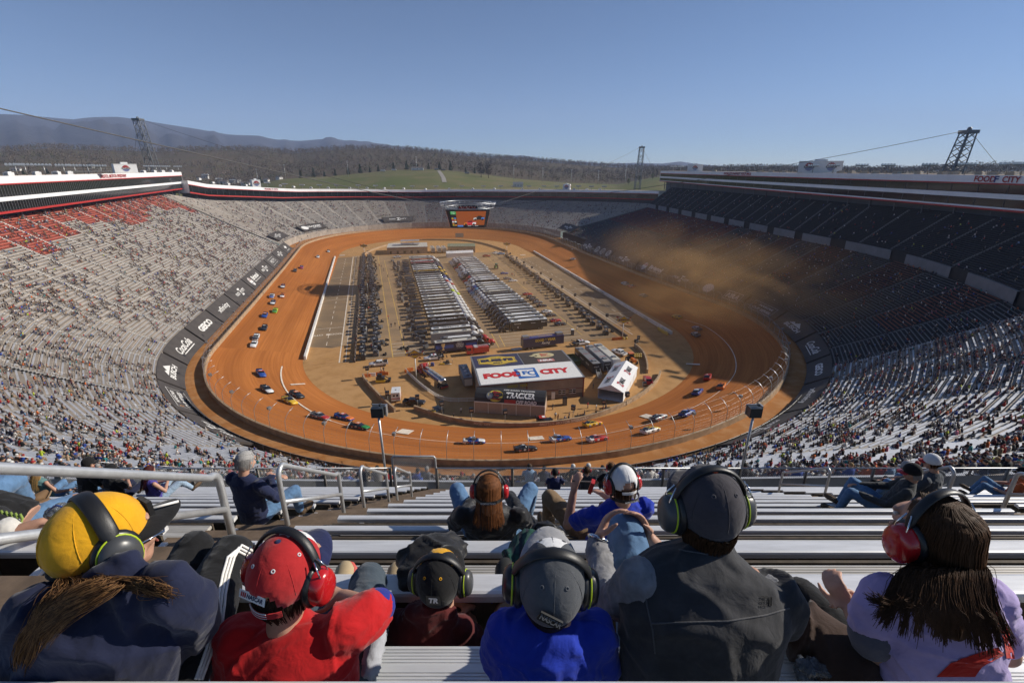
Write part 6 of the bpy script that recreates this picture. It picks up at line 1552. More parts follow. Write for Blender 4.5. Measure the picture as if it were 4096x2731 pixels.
for X,Y,lab in ((1530,1240,'near the portable toilet'),(1548,1296,'behind the black dirt racer'),(1565,1312,'behind the black dirt racer'),(1640,1295,'at the inner wall'),(1672,1255,'on the open concrete'),(1765,1228,'on the open concrete'),(1743,1283,'near the inner wall'),(1820,1285,'by a speaker pole'),(1822,1240,'by a speaker pole'),(1868,1252,'by a speaker pole'),(1886,1240,'by a speaker pole'),(1697,1308,'leaning at the inner wall'),(1712,1306,'leaning at the inner wall'),(1727,1306,'leaning at the inner wall'),(1738,1302,'leaning at the inner wall'),(1612,1322,'at the inner wall'),(1636,1320,'at the inner wall'),(866,1300,'left of the black topped marquee'),(915,1262,'in the shade of the black topped marquee'),(1802,1098,'in front of the tan shop'),(1524,1137,'in front of the tan shop'),(1618,1148,'in front of the tan shop'),(405,1125,'behind the short infield wall'),(395,985,'on the orange barrier'),(378,988,'on the orange barrier'),(1130,248,'in the far paddock lane'),(1622,663,'on the paved lane behind the right rank'),(1692,708,'next to the portable toilet by the tyre trailer'),(1337,400,'on the paved lane behind the right rank'),(1255,340,'on the paved lane behind the right rank'),(1262,342,'on the paved lane behind the right rank'),(1272,342,'on the paved lane behind the right rank'),(1450,455,'on the paved lane behind the right rank'),(1492,468,'on the paved lane behind the right rank'),(503,705,'in the left paddock lane'),(446,685,'in the left paddock lane'),(472,680,'in the left paddock lane'),(510,635,'in the left paddock lane'),(365,280,'in the left paddock lane'),(378,285,'in the left paddock lane'),(395,310,'in the left paddock lane'),(423,352,'in the left paddock lane'),(425,630,'in the left paddock lane'),(530,775,'beside the award trailer'),(1660,1000,'by the trailer steps')):
 sh=rng.choice(CS); crew(gp(X,Y),rng.uniform(0,6),sh,rng.choice(LEGS),'person in %s top standing %s' % (sh[0],lab),'people standing in the infield')
CREW=[]
for i in range(70):
 u=138+i*2.6+rng.uniform(-.5,.5); CREW.append(W(u,-8.3+rng.uniform(-.6,5)-.012*(u-137),0))
for i in range(44):
 u=140+i*3.6+rng.uniform(-.8,.8); CREW.append(W(u,73+.03*(u-139)+rng.uniform(-2,2.2),0))
for pts_,lab in (([W(135+i*18.5,-9.0-.03*i,0) for i in range(11)],'low dark wall along the left pit row'),([W(134+i*16.5,76.2+.22*i,0) for i in range(11)],'low dark wall along the right pit row')):
 wall_strip('pit_row_wall',pts_,.9,.4,M_dk,lab,'wall')
for i in range(8):
 u=150+i*21; t=thing('pit_mast','thin grey mast rising from the left pit row','mast',W(u,-5.5,0),0,'masts in the left pit row'); mb=MB(); mb.tube([(0,0,0),(0,0,7.5)],.1,6); mb.build('pole',M_grey,t); mb=MB(); mb.box((0,0,7.4),(1.4,.3,.3)); mb.build('camera_head',M_black,t)
for i,(X,Y,c_,nm) in enumerate(((1360,470,PR,'red'),(1385,490,PDr,'dark'),(1405,508,PDr,'dark'),(1430,525,PGr,'grey'),(1455,548,PB,'black'),(1490,588,PW,'white'),(1520,612,PDr,'dark'),(1548,648,PR,'red'),(1580,672,PB,'black'),(1262,380,PW,'white'),(1228,365,PGr,'grey'),(1205,330,PBl,'blue'))):
 c=stock_car('%s car parked behind the tails of the right rank' % nm,gp(X,Y),VH+.1,c_,c_,c_,' ' if False else '0'); c['group']='cars parked behind the right rank'; c.name='parked_car'; c['category']='car'
t=thing('dirt_racer','black open-wheeled dirt racer with a red and white roof by the marquee','race car',gp(1475,1325),VH-.12)
mb=MB(); rg=[]
for x_,w_,z1 in ((2.1,.5,.75),(1.2,.55,.95),(.4,.75,1.0),(-.8,.9,1.15),(-2.0,.9,1.2)): rg.append([(x_,-w_,.3),(x_,-w_,z1),(x_,w_,z1),(x_,w_,.3)])
mb.rings(rg,0,False); mb.build('body',PB,t)
mb=MB(); mb.box((-.6,0,1.62),(1.7,1.5,.08),0).box((-.3,0,1.67),(.7,.9,.03),1)
mb.build('roof',[PR,M_white],t)
mb=MB()
for x_ in (.2,-1.4):
 for y_ in (-.7,.7): mb.bar((x_,y_,1.0),(x_,y_,1.62),.06,.06)
mb.box((-2.2,0,1.5),(.05,1.9,.5)); mb.build('roll_cage',M_black,t)
for x_,y_ in ((1.6,-.95),(1.6,.95),(-1.4,-.95),(-1.4,.95)): wheel(t,x_,y_,.4,.36)
mb=MB(); mb.text('MAX',(-1,-.93,.75),(1,0,0),(0,0,1),.4,0,.03); mb.build('lettering',PO,t)
t=thing('buggy','black utility buggy with a canopy beside the curved wall','buggy',gp(758,1268),.6); mb=MB(); mb.box((0,0,.8),(3,1.5,.7)); mb.box((.9,0,1.2),(1.0,1.4,.3)); mb.build('body',PB,t); mb=MB(); mb.box((-.3,0,2.0),(1.8,1.5,.1)); mb.build('canopy',PB,t); mb=MB(); mb.box((-1.2,0,1.25),(.9,1.2,.25)); mb.build('cargo',PY,t)
mb=MB()
for x_ in (.5,-1.1):
 for y_ in (-.7,.7): mb.bar((x_,y_,1.1),(x_,y_,2),.06,.06)
mb.build('roll_cage',M_black,t)
for x_ in (1,-1):
 for y_ in (-.75,.75): wheel(t,x_,y_,.38,.3)
t=thing('track_loader','yellow and black tracked loader behind the short infield wall','loader',gp(375,1050),.1); mb=MB(); mb.box((0,0,1.1),(2.4,1.5,.9)); mb.build('body',PB,t); mb=MB(); mb.box((-.2,0,1.9),(1.3,1.3,1.1)); mb.build('cab',M_black,t)
for y_ in (-.85,.85): mb=MB(); mb.rings([[(x_,y_-.2,z_) for x_,z_ in ((-1.5,.35),(-1.2,.75),(1.2,.75),(1.5,.35),(1.1,.05),(-1.1,.05))],[(x_,y_+.2,z_) for x_,z_ in ((-1.5,.35),(-1.2,.75),(1.2,.75),(1.5,.35),(1.1,.05),(-1.1,.05))]],0,False); mb.build('crawler_track',PY,t)
mb=MB(); mb.bar((.9,-.8,1.5),(2.3,-.8,.6),.15,.2).bar((.9,.8,1.5),(2.3,.8,.6),.15,.2).box((2.6,0,.5),(.7,2.0,.7)); mb.build('bucket_arm',M_black,t)
def farm_tractor(label,p,rz,c1):
 t=thing('farm_tractor',label,'tractor',p,rz); mb=MB(); mb.box((1.2,0,1.5),(2.4,1.0,.9),taper=.9); mb.build('bonnet',c1,t); mb=MB(); mb.box((-.8,0,2.3),(1.6,1.6,1.7),taper=.9); mb.build('cab',M_glass,t); mb=MB(); mb.box((-.8,0,3.2),(1.8,1.7,.15)); mb.build('roof',c1,t)
 for y_ in (-1.0,1.0): wheel(t,-1.0,y_,.95,.6); wheel(t,1.7,y_,.6,.45)
farm_tractor('green farm tractor behind the far trailers of the right rank',gp(1150,295),UH+PI-.4,PG); farm_tractor('orange tractor among yellow drums at the right infield corner',gp(2058,925),UH+PI,PO)
for X,Y,lab in ((1610,1205,'black portable toilet standing alone on the concrete'),(1662,738,'dark portable toilet with a white top by the tyre trailer')):
 t=thing('portable_toilet',lab,'portable toilet',gp(X,Y)); mb=MB(); mb.box((0,0,1.1),(1.15,1.15,2.2)); mb.build('cabin',PB,t); mb=MB(); mb.box((0,0,2.26),(1.25,1.25,.14),taper=.8); mb.build('roof',M_white if 'white' in lab else PB,t); mb=MB(); mb.box((0,-.59,1.05),(.85,.04,1.9)); mb.build('door',PGr,t)
def barrier(label,p,rz,m):
 mb=MB(); mb.rings([[(x_,-.3,0),(x_,-.22,.3),(x_,-.1,.95),(x_,.1,.95),(x_,.22,.3),(x_,.3,0)] for x_ in (-.95,.95)],0,False); o=mb.build('water_barrier',m,None,p,rz); tag(o,label,'barrier','plastic water barriers')
for X,Y,m_,lab in ((285,1018,PO,'orange'),(320,1012,M_white,'white'),(350,1008,PO,'orange'),(385,1000,PO,'orange'),(405,1005,PO,'orange')): barrier('%s water barrier by the short infield wall' % lab,gp(X,Y),.1,m_)
for X,Y in ((1945,772),(1968,770),(1990,767)): barrier('orange water barrier at the end of the right pit row',gp(X,Y),.05,PO)
for X,Y in ((555,988),(572,978)): barrier('orange water barrier in front of the red tanker cab',gp(X,Y),.4,PO)
def drum(p,lab,m=PY):
 mb=MB(); mb.tube([(0,0,0),(0,0,.3),(0,0,.32),(0,0,.62),(0,0,.64),(0,0,.95)],[.36,.36,.33,.34,.31,.30],12); o=mb.build('sand_drum',m,None,p); tag(o,lab,'drum','yellow sand drums')
for i in range(14): drum(gp(2240+i*4.5,700+i*2.6+(i % 2)*6),'yellow sand drum at the end of the right pit wall')
for i in range(10): drum(gp(2065+(i % 5)*14,880+(i // 5)*14),'yellow sand drum beside the orange tractor')
drum(gp(2005,768),'yellow sand drum by the fuel sign of the right pit row'); drum(gp(2025,766),'yellow sand drum by the fuel sign of the right pit row')
t=thing('dumpster','open green skip between the shop and the trailers','skip',gp(1672,925),UH); mb=MB(); mb.rings([[(-3,-1.1,.2),(3,-1.1,.2),(3,1.1,.2),(-3,1.1,.2)],[(-3.3,-1.2,1.9),(3.3,-1.2,1.9),(3.3,1.2,1.9),(-3.3,1.2,1.9)],[(-3.1,-1.05,1.9),(3.1,-1.05,1.9),(3.1,1.05,1.9),(-3.1,1.05,1.9)],[(-3,-1,1.2),(3,-1,1.2),(3,1,1.2),(-3,1,1.2)]],0,False); mb.build('bin',mat('skip_green',(.06,.11,.04),.6,var=.15),t); mb=MB(); mb.box((0,-1.16,.95),(5.8,.1,.12)); mb.build('ribs',M_black,t)
o=MB().box((0,0,.5),(1.2,.8,.9),taper=.8).box((0,0,1.0),(.9,.6,.2)).build('covered_generator',PBl,None,gp(722,945)); tag(o,'blue covered generator behind the fuel sign','generator')
t=thing('pallet_gear','pile of yellow and steel gear with frames behind the fuel area','equipment',gp(815,930)); mb=MB(); mb.box((0,0,.3),(2.2,1.2,.5)).box((.4,.1,.8),(.9,.8,.6)); mb.build('case',PDr,t); mb=MB(); mb.tube([(-2,.6,0),(-2,.6,1.2),(2,.6,1.2),(2,.6,0)],.05,5).tube([(-1.6,-.9,.1),(1.8,-.9,.2)],.12,5); mb.build('rails',M_grey,t); mb=MB(); mb.box((-1.2,-.8,.25),(1.4,.5,.3)); mb.build('bag',PY,t)
# ---- the rest of the crowd and the pit crews as one mass
rng=random.Random(21)
STv=np.array(ST_.v); t2=[]; z2=[]
for f_,m_q in zip(ST_.f,ST_.m):
 for i in range(1,len(f_)-1): t2.append((f_[0],f_[i],f_[i+1])); z2.append(m_q)
STt=np.array(t2); stz=np.zeros(len(STv),int)
for t_,m_q in zip(STt,z2): stz[t_]=m_q
# --- the mass
Vs=[]; Ts=[]; Cs=[]; off=0
for p,s,key,t in rest:
 n_=outw(s); ang=math.atan2(-n_.y,-n_.x)-PI/2+rng.uniform(-.3,.3); ca,sa=math.cos(ang),math.sin(ang); k=rng.uniform(.88,1.08)
 V=SPv*k; lean=rng.uniform(-.12,.25)
 x=V[:,0]; y=V[:,1]+np.where((vz != 1),V[:,2]*lean,0)
 Vs.append(np.stack([p.x+x*ca-y*sa,p.y+x*sa+y*ca,p.z+V[:,2]],1)); Ts.append(SPt+off); off += len(V)
 c4=np.array([rng.choices(SHIRTS,wsh)[0][1],rng.choice(LEGS)[1],rng.choice(SKIN),rng.choice(HATS)[1]])*rng.uniform(.8,1.2)
 Cs.append(np.concatenate([c4[vz],np.ones((len(V),1))],1))
for p in CREW:
 ang=rng.uniform(0,6); ca,sa=math.cos(ang),math.sin(ang); x,y=STv[:,0],STv[:,1]
 Vs.append(np.stack([p.x+x*ca-y*sa,p.y+x*sa+y*ca,p.z+STv[:,2]],1)); Ts.append(STt+off); off += len(STv)
 c4=np.array([rng.choice(CS)[1],rng.choice(LEGS)[1],SKIN[0],HATS[0][1]]); Cs.append(np.concatenate([c4[stz],np.ones((len(STv),1))],1))
o=np_mesh('crowd',np.concatenate(Vs),np.concatenate(Ts),[M_crowd],colors=np.concatenate(Cs),smooth=True)
tag(o,kind='stuff')
# ------------------------------------------------------------------ the deck where the photographer sits
M_bench=mat('worn_aluminium',(.74,.74,.74),.42,.30,var=.12,scale=7,bump=.12,bscale=60,bdist=.002,stretch=(.3,3,3))
M_tread=mat('worn_footboard',(.56,.53,.48),.5,.3,var=.22,scale=5,bump=.25,bscale=50,bdist=.002,stretch=(.25,3,3))
M_rust=mat('rusty_steel',(.085,.065,.045),.75,.3,var=.35,scale=9,bump=.2,bscale=90,bdist=.002)
M_rustb=mat('brown_step',(.17,.12,.08),.75,.2,var=.3,scale=6,bump=.2,bscale=70,bdist=.002)
M_bracket=mat('bracket_steel',(.20,.18,.15),.6,.5,var=.25,scale=10)
M_rail=mat('handrail_aluminium',(.52,.53,.54),.42,.55,var=.1,scale=14,bump=.1,bscale=120,bdist=.001)
TB,RB,YB,VB=.87,.609,1.54,1.605
def rowy(n): return YB+TB*n
def rowz(n): return H-VB-RB*n
def plank(mb,x0,x1,y0,y1,z,th,ribs=0,m=0):
 """an extruded plank with rounded long edges and, near by, ribs on top"""
 r=th*.35; pr=[(y0,z-th),(y0,z-r),(y0+r*.3,z-r*.3),(y0+r,z)]
 if ribs:
  w_=(y1-y0-2*r); k=ribs
  for i in range(k):
   a=y0+r+w_*(i+.25)/k; b=y0+r+w_*(i+.75)/k
   if .38<(i+.5)/k<.62: continue
   pr += [(a,z),(a+.0015,z-.004),(b-.0015,z-.004),(b,z)]
 pr += [(y1-r,z),(y1-r*.3,z-r*.3),(y1,z-r),(y1,z-th)]
 mb.rings([[(x,a,b) for a,b in pr][::-1] for x in (x0,x1)],m,False)
SECT=[(-13.5,-2.9,'left of the aisle'),(-1.82,6.3,'in the middle block'),(7.43,19,'right of the right aisle')]
for a,b,sl_ in SECT:
 for n in range(-1,15):
  y,z=rowy(n),rowz(n)
  if n==-1:
   if 'middle' not in sl_ and 'left' not in sl_: continue
   y,z=1.14,H-1.55
  bn=thing('bench','aluminium bench %s%s' % (sl_,', the one the front row sits on' if n==-1 else (', near row' if n<4 else (', middle row' if n<9 else ', lower row'))),'bench',((a+b)/2,y,z),0,'aluminium benches '+sl_)
  hw=(b-a)/2; dp=.17 if n==-1 else (.11 if n<2 else .07)
  if n==-1 and 'middle' in sl_: hw=(b-a)/2
  mb=MB(); plank(mb,-hw,hw,-dp/2,dp/2,0,.045,12 if n==-1 else 0); mb.build('seat',M_bench,bn)
  k=max(2,int(hw*2/1.9))
  for i in range(k):
   x=-hw+.35+(2*hw-.7)*i/(k-1)
   mb=MB(); mb.add([(x-.03,-.05,-.045),(x+.03,-.05,-.045),(x+.03,.0,-.045),(x-.03,0,-.045),(x-.03,-.14,-.43),(x+.03,-.14,-.43),(x+.03,-.06,-.43),(x-.03,-.06,-.43)],[(0,1,2,3),(4,7,6,5),(0,4,5,1),(1,5,6,2),(2,6,7,3),(3,7,4,0)]); mb.build('bracket',M_bracket,bn)
  mb=MB(); mb.box((0,-.02,-.15),(2*hw-.06,.02,.16)); mb.build('back_channel',M_rust,bn)
for a,b,sl_ in SECT:
 mb=MB(); mr=MB()
 for n in range(-2,15):
  y,z=rowy(n),rowz(n)-.43
  if n==-2: y -= .12; z=H-1.55-.38; y=1.14-TB
  if n==-1: y,z=1.05,H-1.55-.40
  for j in range(2 if n<3 else 1): plank(mb,a+.02,b-.02,y+.02+j*.27,y+(.27 if n<3 else .12)+j*.27,z,.04,12 if n<3 else 0)
  mr.box(((a+b)/2,y+.60,z-.32),(b-a-.1,.02,.56))
 o=mb.build('footboards',[M_tread]); tag(o,'worn ribbed aluminium footboards %s' % sl_,'footboards')
 o=mr.build('riser_plates',[M_rust]); tag(o,'rusty riser plates under the benches %s' % sl_,'risers')
for a,b,lab in ((-2.9,-1.82,'brown metal aisle steps with alloy treads left of the middle block'),(6.3,7.43,'brown metal aisle steps right of the middle block')):
 t=thing('aisle_stairs',lab,'stairs',((a+b)/2,0,H-2))
 for n in range(-1,15):
  for h_ in (0,1):
   y,z=rowy(n)+h_*TB/2,rowz(n)-.40-h_*RB/2; mb=MB(); o=t.location
   plank(mb,a-o.x,b-o.x,y-o.y+.02,y-o.y+.20,z-o.z,.04,6 if n<4 else 0,1); mb.box((0,y-o.y+.32,z-o.z-.02),(b-a,.22,.04),0); mb.box((0,y-o.y+.44,z-o.z-.16),(b-a,.02,.28),0)
   for x in (a-o.x+.04,b-o.x-.04): mb.box((x,y-o.y+.2,z-o.z+.012),(.05,.30,.02),2)
   mb.build('step',[M_rustb,M_tread,M_bench],t)
t=thing('bench','smooth aluminium bench edge running along the bottom of the picture','bench',(0,.6,H-1.05))
mb=MB(); plank(mb,-3.5,3.5,-.15,.15,0,.045); mb.build('seat',M_bench,t)
for x in (-2.6,-.9,.9,2.6): mb=MB(); mb.box((x,0,-.25),(.06,.12,.41)); mb.build('bracket',M_bracket,t)
def rail_loop(label,x,y0,y1,hand=.69,both=True,r=.026,low=.62,grp='handrails along the aisles'):
 def top(y): return H-hand*y
 def foot(y): return H-(.7*y+.527+.43)
 t=thing('handrail',label,'handrail',(x,(y0+y1)/2,foot((y0+y1)/2)),0,grp); o=t.location
 rr_=.10; pts=[]
 if both: pts += [(0,y0,foot(y0))]
 def bend(cy,sgn):
  out=[]
  for i in range(6):
   a=PI/2*i/5; out.append((0,cy-sgn*rr_*(1-math.sin(a)) if False else cy+sgn*(-rr_+rr_*math.sin(a)),top(cy)-rr_+rr_*math.cos(a)))
  return out
 bL=[(0,y0+rr_*(1-math.cos(PI/2*i/5)),top(y0)-rr_+rr_*math.sin(PI/2*i/5)) for i in range(6)]
 bR=[(0,y1-rr_*(1-math.cos(PI/2*i/5)),top(y1)-rr_+rr_*math.sin(PI/2*i/5)) for i in range(6)][::-1]
 pts=[(0,y0,foot(y0))]+bL+bR+[(0,y1,foot(y1))]
 mb=MB(); mb.tube([(0,p[1]-o.y,p[2]-o.z) for p in pts],r,12); mb.build('top_rail',M_rail,t)
 mb=MB(); za,zb_=top(y0)*(low)+foot(y0)*(1-low),top(y1)*low+foot(y1)*(1-low); mb.tube([(0,y0-o.y,za-o.z),(0,y1-o.y,zb_-o.z)],r*.9,10); mb.build('mid_rail',M_rail,t)
 for yy in (y0,y1): mb=MB(); mb.cyl((0,yy-o.y,foot(yy)-o.z),r*2.4,.02,12); mb.build('foot_plate',M_rail,t)
rail_loop('large grey handrail loop at the left, nearest the camera',-2.36,.9,3.29,r=.030)
rail_loop('grey handrail loop in the left aisle, second from the camera',-2.36,4.14,5.58); rail_loop('grey handrail loop in the left aisle, third from the camera',-2.36,6.38,7.7); rail_loop('grey handrail loop in the left aisle, farthest and smallest',-2.36,8.27,9.5)
rail_loop('grey handrail loop of the right aisle behind the reclining grey man',6.85,8.85,10.4); rail_loop('grey handrail loop behind the man numbered twenty one',6.85,6.36,7.2); rail_loop('grey handrail post cut by the right picture edge',6.85,3.9,5.57)
M_link=mat('chain_link',(.42,.42,.42),.5,.6,var=.1)
FY,FT,FB=15.0,H-10.25,H-11.45
def chain(mb,x0,x1,z0,z1,y,pitch=.075,r=.0035):
 w_,h_=x1-x0,z1-z0
 k=int((w_+h_)/pitch)
 for i in range(k):
  a=i*pitch
  for sgn in (1,-1):
   ta,tb_=max(0,a-w_),min(h_,a)
   if tb_-ta<.02: continue
   xa,xb=a-ta,a-tb_
   if sgn<0: xa,xb=w_-xa,w_-xb
   mb.bar((x0+xa,y,z0+ta),(x0+xb,y,z0+tb_),r*2,r*2)
for x0,x1,lab in ((-19,-4.45,'chain-link fence along the foot of the deck left of the mesh gate'),(-2.75,8.3,'chain-link fence along the foot of the middle block'),(8.3,23,'chain-link fence along the foot of the deck on the right')):
 t=thing('chain_link_fence',lab,'fence',((x0+x1)/2,FY,FB)); o=t.location; k=int((x1-x0)/2.4)
 mb=MB(); mb.tube([(x0-o.x,0,FT-o.z),(x1-o.x,0,FT-o.z)],.028,8).tube([(x0-o.x,0,.05),(x1-o.x,0,.05)],.02,6); mb.build('rail',M_rail,t)
 for i in range(k+1):
  x=x0+(x1-x0)*i/k-o.x; mb=MB(); mb.tube([(x,.03,-.4),(x,.03,FT-o.z)],.05,8); mb.build('post',M_bracket,t)
 mb=MB(); chain(mb,x0-o.x,x1-o.x,0.05,FT-o.z,0); mb.build('wire_mesh',M_link,t)
t=thing('mesh_gate','taller chain-link gate panel at the foot of the left aisle','gate',(-3.55,FY,FB)); gt=H-9.75-FB
mb=MB(); mb.tube([(-.78,0,0),(-.78,0,gt-.08),(-.72,0,gt),(.72,0,gt),(.78,0,gt-.08),(.78,0,0)],.035,8); mb.build('frame',M_rail,t)
mb=MB(); chain(mb,-.78,.78,.05,gt,0); mb.build('wire_mesh',M_link,t)
def flood_pole(label,xt,xb):
 t=thing('floodlight_pole',label,'floodlight',(xb,FY+.2,FB)); top=H-8.1-FB
 mb=MB(); mb.tube([(0,0,0),(xt-xb,0,top)],.045,8); mb.build('pole',M_galv,t)
 mb=MB(); x=xt-xb; mb.box((x,.0,top+.05),(.42,.30,.36),0).box((x,.17,top+.05),(.46,.04,.40),1).box((x+.1,-.02,top+.32),(.06,.1,.08),0).box((x+.27,.1,top+.05),(.05,.2,.4),1); mb.build('lamp_housing',[mat('flood_dark',(.06,.068,.075),.35,.3,var=.1),M_galv],t)
flood_pole('grey floodlight box on a pole by the mesh gate',-4.72,-4.66); flood_pole('grey floodlight box on a pole right of the grey capped man',8.53,8.43)
# ------------------------------------------------------------------ people near the camera
def remesh(mb,vox,smooth=6,wr=0.0,wscale=9.0,seed=0,stretch=(1,1,1),keep=None):
 """fuse closed shapes into one continuous skin; optional cloth wrinkles; returns verts, faces"""
 me=bpy.data.meshes.new('tmp'); me.from_pydata(mb.v,[],mb.f); me.update()
 o=bpy.data.objects.new('tmp',me); COL.objects.link(o)
 md=o.modifiers.new('r','REMESH'); md.mode='VOXEL'; md.voxel_size=vox; md.adaptivity=0
 if smooth: ms=o.modifiers.new('s','SMOOTH'); ms.factor=.5; ms.iterations=smooth
 dg=bpy.context.evaluated_depsgraph_get(); ev=o.evaluated_get(dg); m2=ev.to_mesh()
 n=len(m2.vertices); V=np.empty(n*3,np.float32); m2.vertices.foreach_get('co',V); V=V.reshape(-1,3).astype(float)
 N_=np.empty(n*3,np.float32); m2.vertices.foreach_get('normal',N_); N_=N_.reshape(-1,3)
 F=[tuple(p.vertices) for p in m2.polygons]
 ev.to_mesh_clear(); bpy.data.objects.remove(o); bpy.data.meshes.remove(me)
 if wr:
  sc_=np.array(stretch)*wscale
  for i in range(n):
   q=Vector(V[i]*sc_)+Vector((seed*3.1,seed*1.7,0)); wv=Vector((noise.noise(q*.8),noise.noise(q*.8+Vector((5,2,1))),noise.noise(q*.8+Vector((1,7,3)))))*.9
   n1=noise.noise(q+wv); n2=noise.noise(q*2.3+wv*1.6+Vector((9,4,2))); msk=.5+.5*noise.noise(q*.45+Vector((3,3,8)))
   V[i] += N_[i]*wr*(1.25*math.exp(-(n1/.13)** 2)-.35+(.75*math.exp(-(n2/.12)** 2)-.2)*msk)
 return V,F
def soft(name,mb,m,parent,base,vox=.009,smooth=6,wr=0.0,wscale=9.0,seed=0,stretch=(1,1,1),cut=None):
 V,F=remesh(mb,vox,smooth,wr,wscale,seed,stretch)
 if cut: F=[f for f in F if cut(V[list(f)].mean(0))]
 b=np.array(base); me=bpy.data.meshes.new(name); me.from_pydata([tuple(v) for v in (V-b)],[],F)
 for q in (m if isinstance(m,(list,tuple)) else [m]): me.materials.append(q)
 me.polygons.foreach_set('use_smooth',[True]*len(F)); me.update()
 o=bpy.data.objects.new(name,me); COL.objects.link(o)
 if parent is None: o.location=base
 else: o.parent=parent
 return o
def hard(name,mb,m,parent,base):
 mb.v=[(v[0]-base[0],v[1]-base[1],v[2]-base[2]) for v in mb.v]; return mb.build(name,m,parent)
def loft(mb,path,right=(1,0,0),n=16,m=0):
 """path: [(point, half width, half depth)], ellipses square to the path, closed at both ends"""
 rg=[]; k=len(path); right=Vector(right)
 pts=[Vector(p[0]) for p in path]
 for i,(p,a,b) in enumerate(path):
  t=(pts[min(k-1,i+1)]-pts[max(0,i-1)]).normalized(); x=(right-t*right.dot(t)).normalized(); y=t.cross(x)
  rg.append([pts[i]+x*a*math.cos(2*PI*j/n)+y*b*math.sin(2*PI*j/n) for j in range(n)])
 return mb.rings(rg,m,True)
def limb(mb,pts,rs,n=12,m=0):
 """tapered limb through the joints, rounded at the ends"""
 pts=[Vector(p) for p in pts]; out=[]; ro=[]
 for i in range(len(pts)-1):
  for j in range(4): out.append(pts[i].lerp(pts[i+1],j/4)); ro.append(rs[i]+(rs[i+1]-rs[i])*j/4)
 out.append(pts[-1]); ro.append(rs[-1]); mb.tube(out,ro,n,m)
 mb.ell(pts[0],(rs[0],)*3,m,10,6); mb.ell(pts[-1],(rs[-1],)*3,m,10,6)
 for p,r in zip(pts[1:-1],rs[1:-1]): mb.ell(p,(r*1.01,)*3,m,10,6)
 return mb
def hand(mb,wrist,dirv,palm,size=1.0,curl=.5,side=1,m=0):
 """palm with five separate bent fingers; dirv along the hand, palm = palm normal, side = which side the thumb is on"""
 d=Vector(dirv).normalized(); pn=Vector(palm); pn=(pn-d*pn.dot(d)).normalized(); sx=d.cross(pn)*side; w_=Vector(wrist); s=size
 loft(mb,[(w_,.026*s,.019*s),(w_+d*.035*s,.034*s,.016*s),(w_+d*.075*s,.041*s,.014*s),(w_+d*.092*s,.039*s,.011*s)],sx,12,m)
 for i,(off,L) in enumerate(((-.030,.072),(-.010,.082),(.010,.078),(.029,.060))):
  p=w_+d*.088*s+sx*(off*-1)*s; pts=[p]; dd=d.copy()
  for k,f in enumerate((.42,.33,.25)):
   a=curl*(1.0+.12*i)*(.9 if k else .7); dd=(dd*math.cos(a)+pn*math.sin(a)).normalized(); p=p+dd*L*f*s; pts.append(p)
  mb.tube(pts,[.0095*s,.009*s,.0082*s,.0065*s],8,m); mb.ell(pts[-1],(.0066*s,)*3,m,8,5)
  for q in pts[1:3]: mb.ell(q,(.0094*s,)*3,m,8,5)
 p=w_+d*.03*s+sx*.026*s; t1=p+(sx*.8+d*.55+pn*.35).normalized()*.038*s; t2=t1+(d*.9+sx*.35+pn*.4).normalized()*.032*s; t3=t2+(d+pn*.5).normalized()*.022*s
 mb.tube([p,t1,t2,t3],[.014*s,.0115*s,.0105*s,.0075*s],8,m); mb.ell(t3,(.0076*s,)*3,m,8,5)
 return mb
def frame(c,face,up):
 y=Vector(face).normalized(); z=Vector(up); z=(z-y*z.dot(y)).normalized(); x=y.cross(z)
 M=Matrix((x,y,z)).transposed(); c=Vector(c)
 return lambda a,b=None,d=None: c+M @ (Vector(a) if b is None else Vector((a,b,d))),M
def head(mb,L,M,s=1.0,m=0):
 """skull, jaw, nose, ears, brow and lips in the head frame"""
 E=lambda c,r,nu=14,nv=10: mb.ell(L(*[q*s for q in c]),[q*s for q in r],m,nu,nv,M)
 E((0,-.012,.025),(.074,.094,.085),20,14); E((0,.018,-.03),(.060,.072,.075),18,12); E((0,.055,-.078),(.036,.034,.030)); E((0,.092,-.012),(.013,.018,.026),10,8); E((0,.105,-.028),(.016,.014,.012),10,8)
 E((0,.086,.028),(.055,.016,.014)); E((0,.086,-.058),(.024,.012,.008)); E((0,.083,-.068),(.020,.012,.007))
 for q in (-1,1): E((q*.076,-.004,-.004),(.010,.022,.034),10,8); E((q*.034,.074,-.03),(.024,.022,.022)); E((q*.052,.03,-.055),(.018,.03,.03))
def face_parts(L,M,s,root,base,iris=(.12,.07,.04)):
 mb=MB()
 for q in (-1,1): mb.ell(L(q*.030*s,.087*s,.010*s),(.012*s,.008*s,.009*s),0,10,8,M); mb.ell(L(q*.030*s,.0935*s,.010*s),(.006*s,.003*s,.006*s),1,8,6,M)
 hard('eyes',mb,[mat('eye_white',(.62,.60,.57),.3,var=0),mat('iris_brown',iris,.3,var=0)],root,base)
 mb=MB(); mb.ell(L(0,.0985*s,-.062*s),(.022*s,.004*s,.0025*s),0,10,6,M); hard('lips',mb,mat('lips',(.30,.10,.08),.5,var=0),root,base)
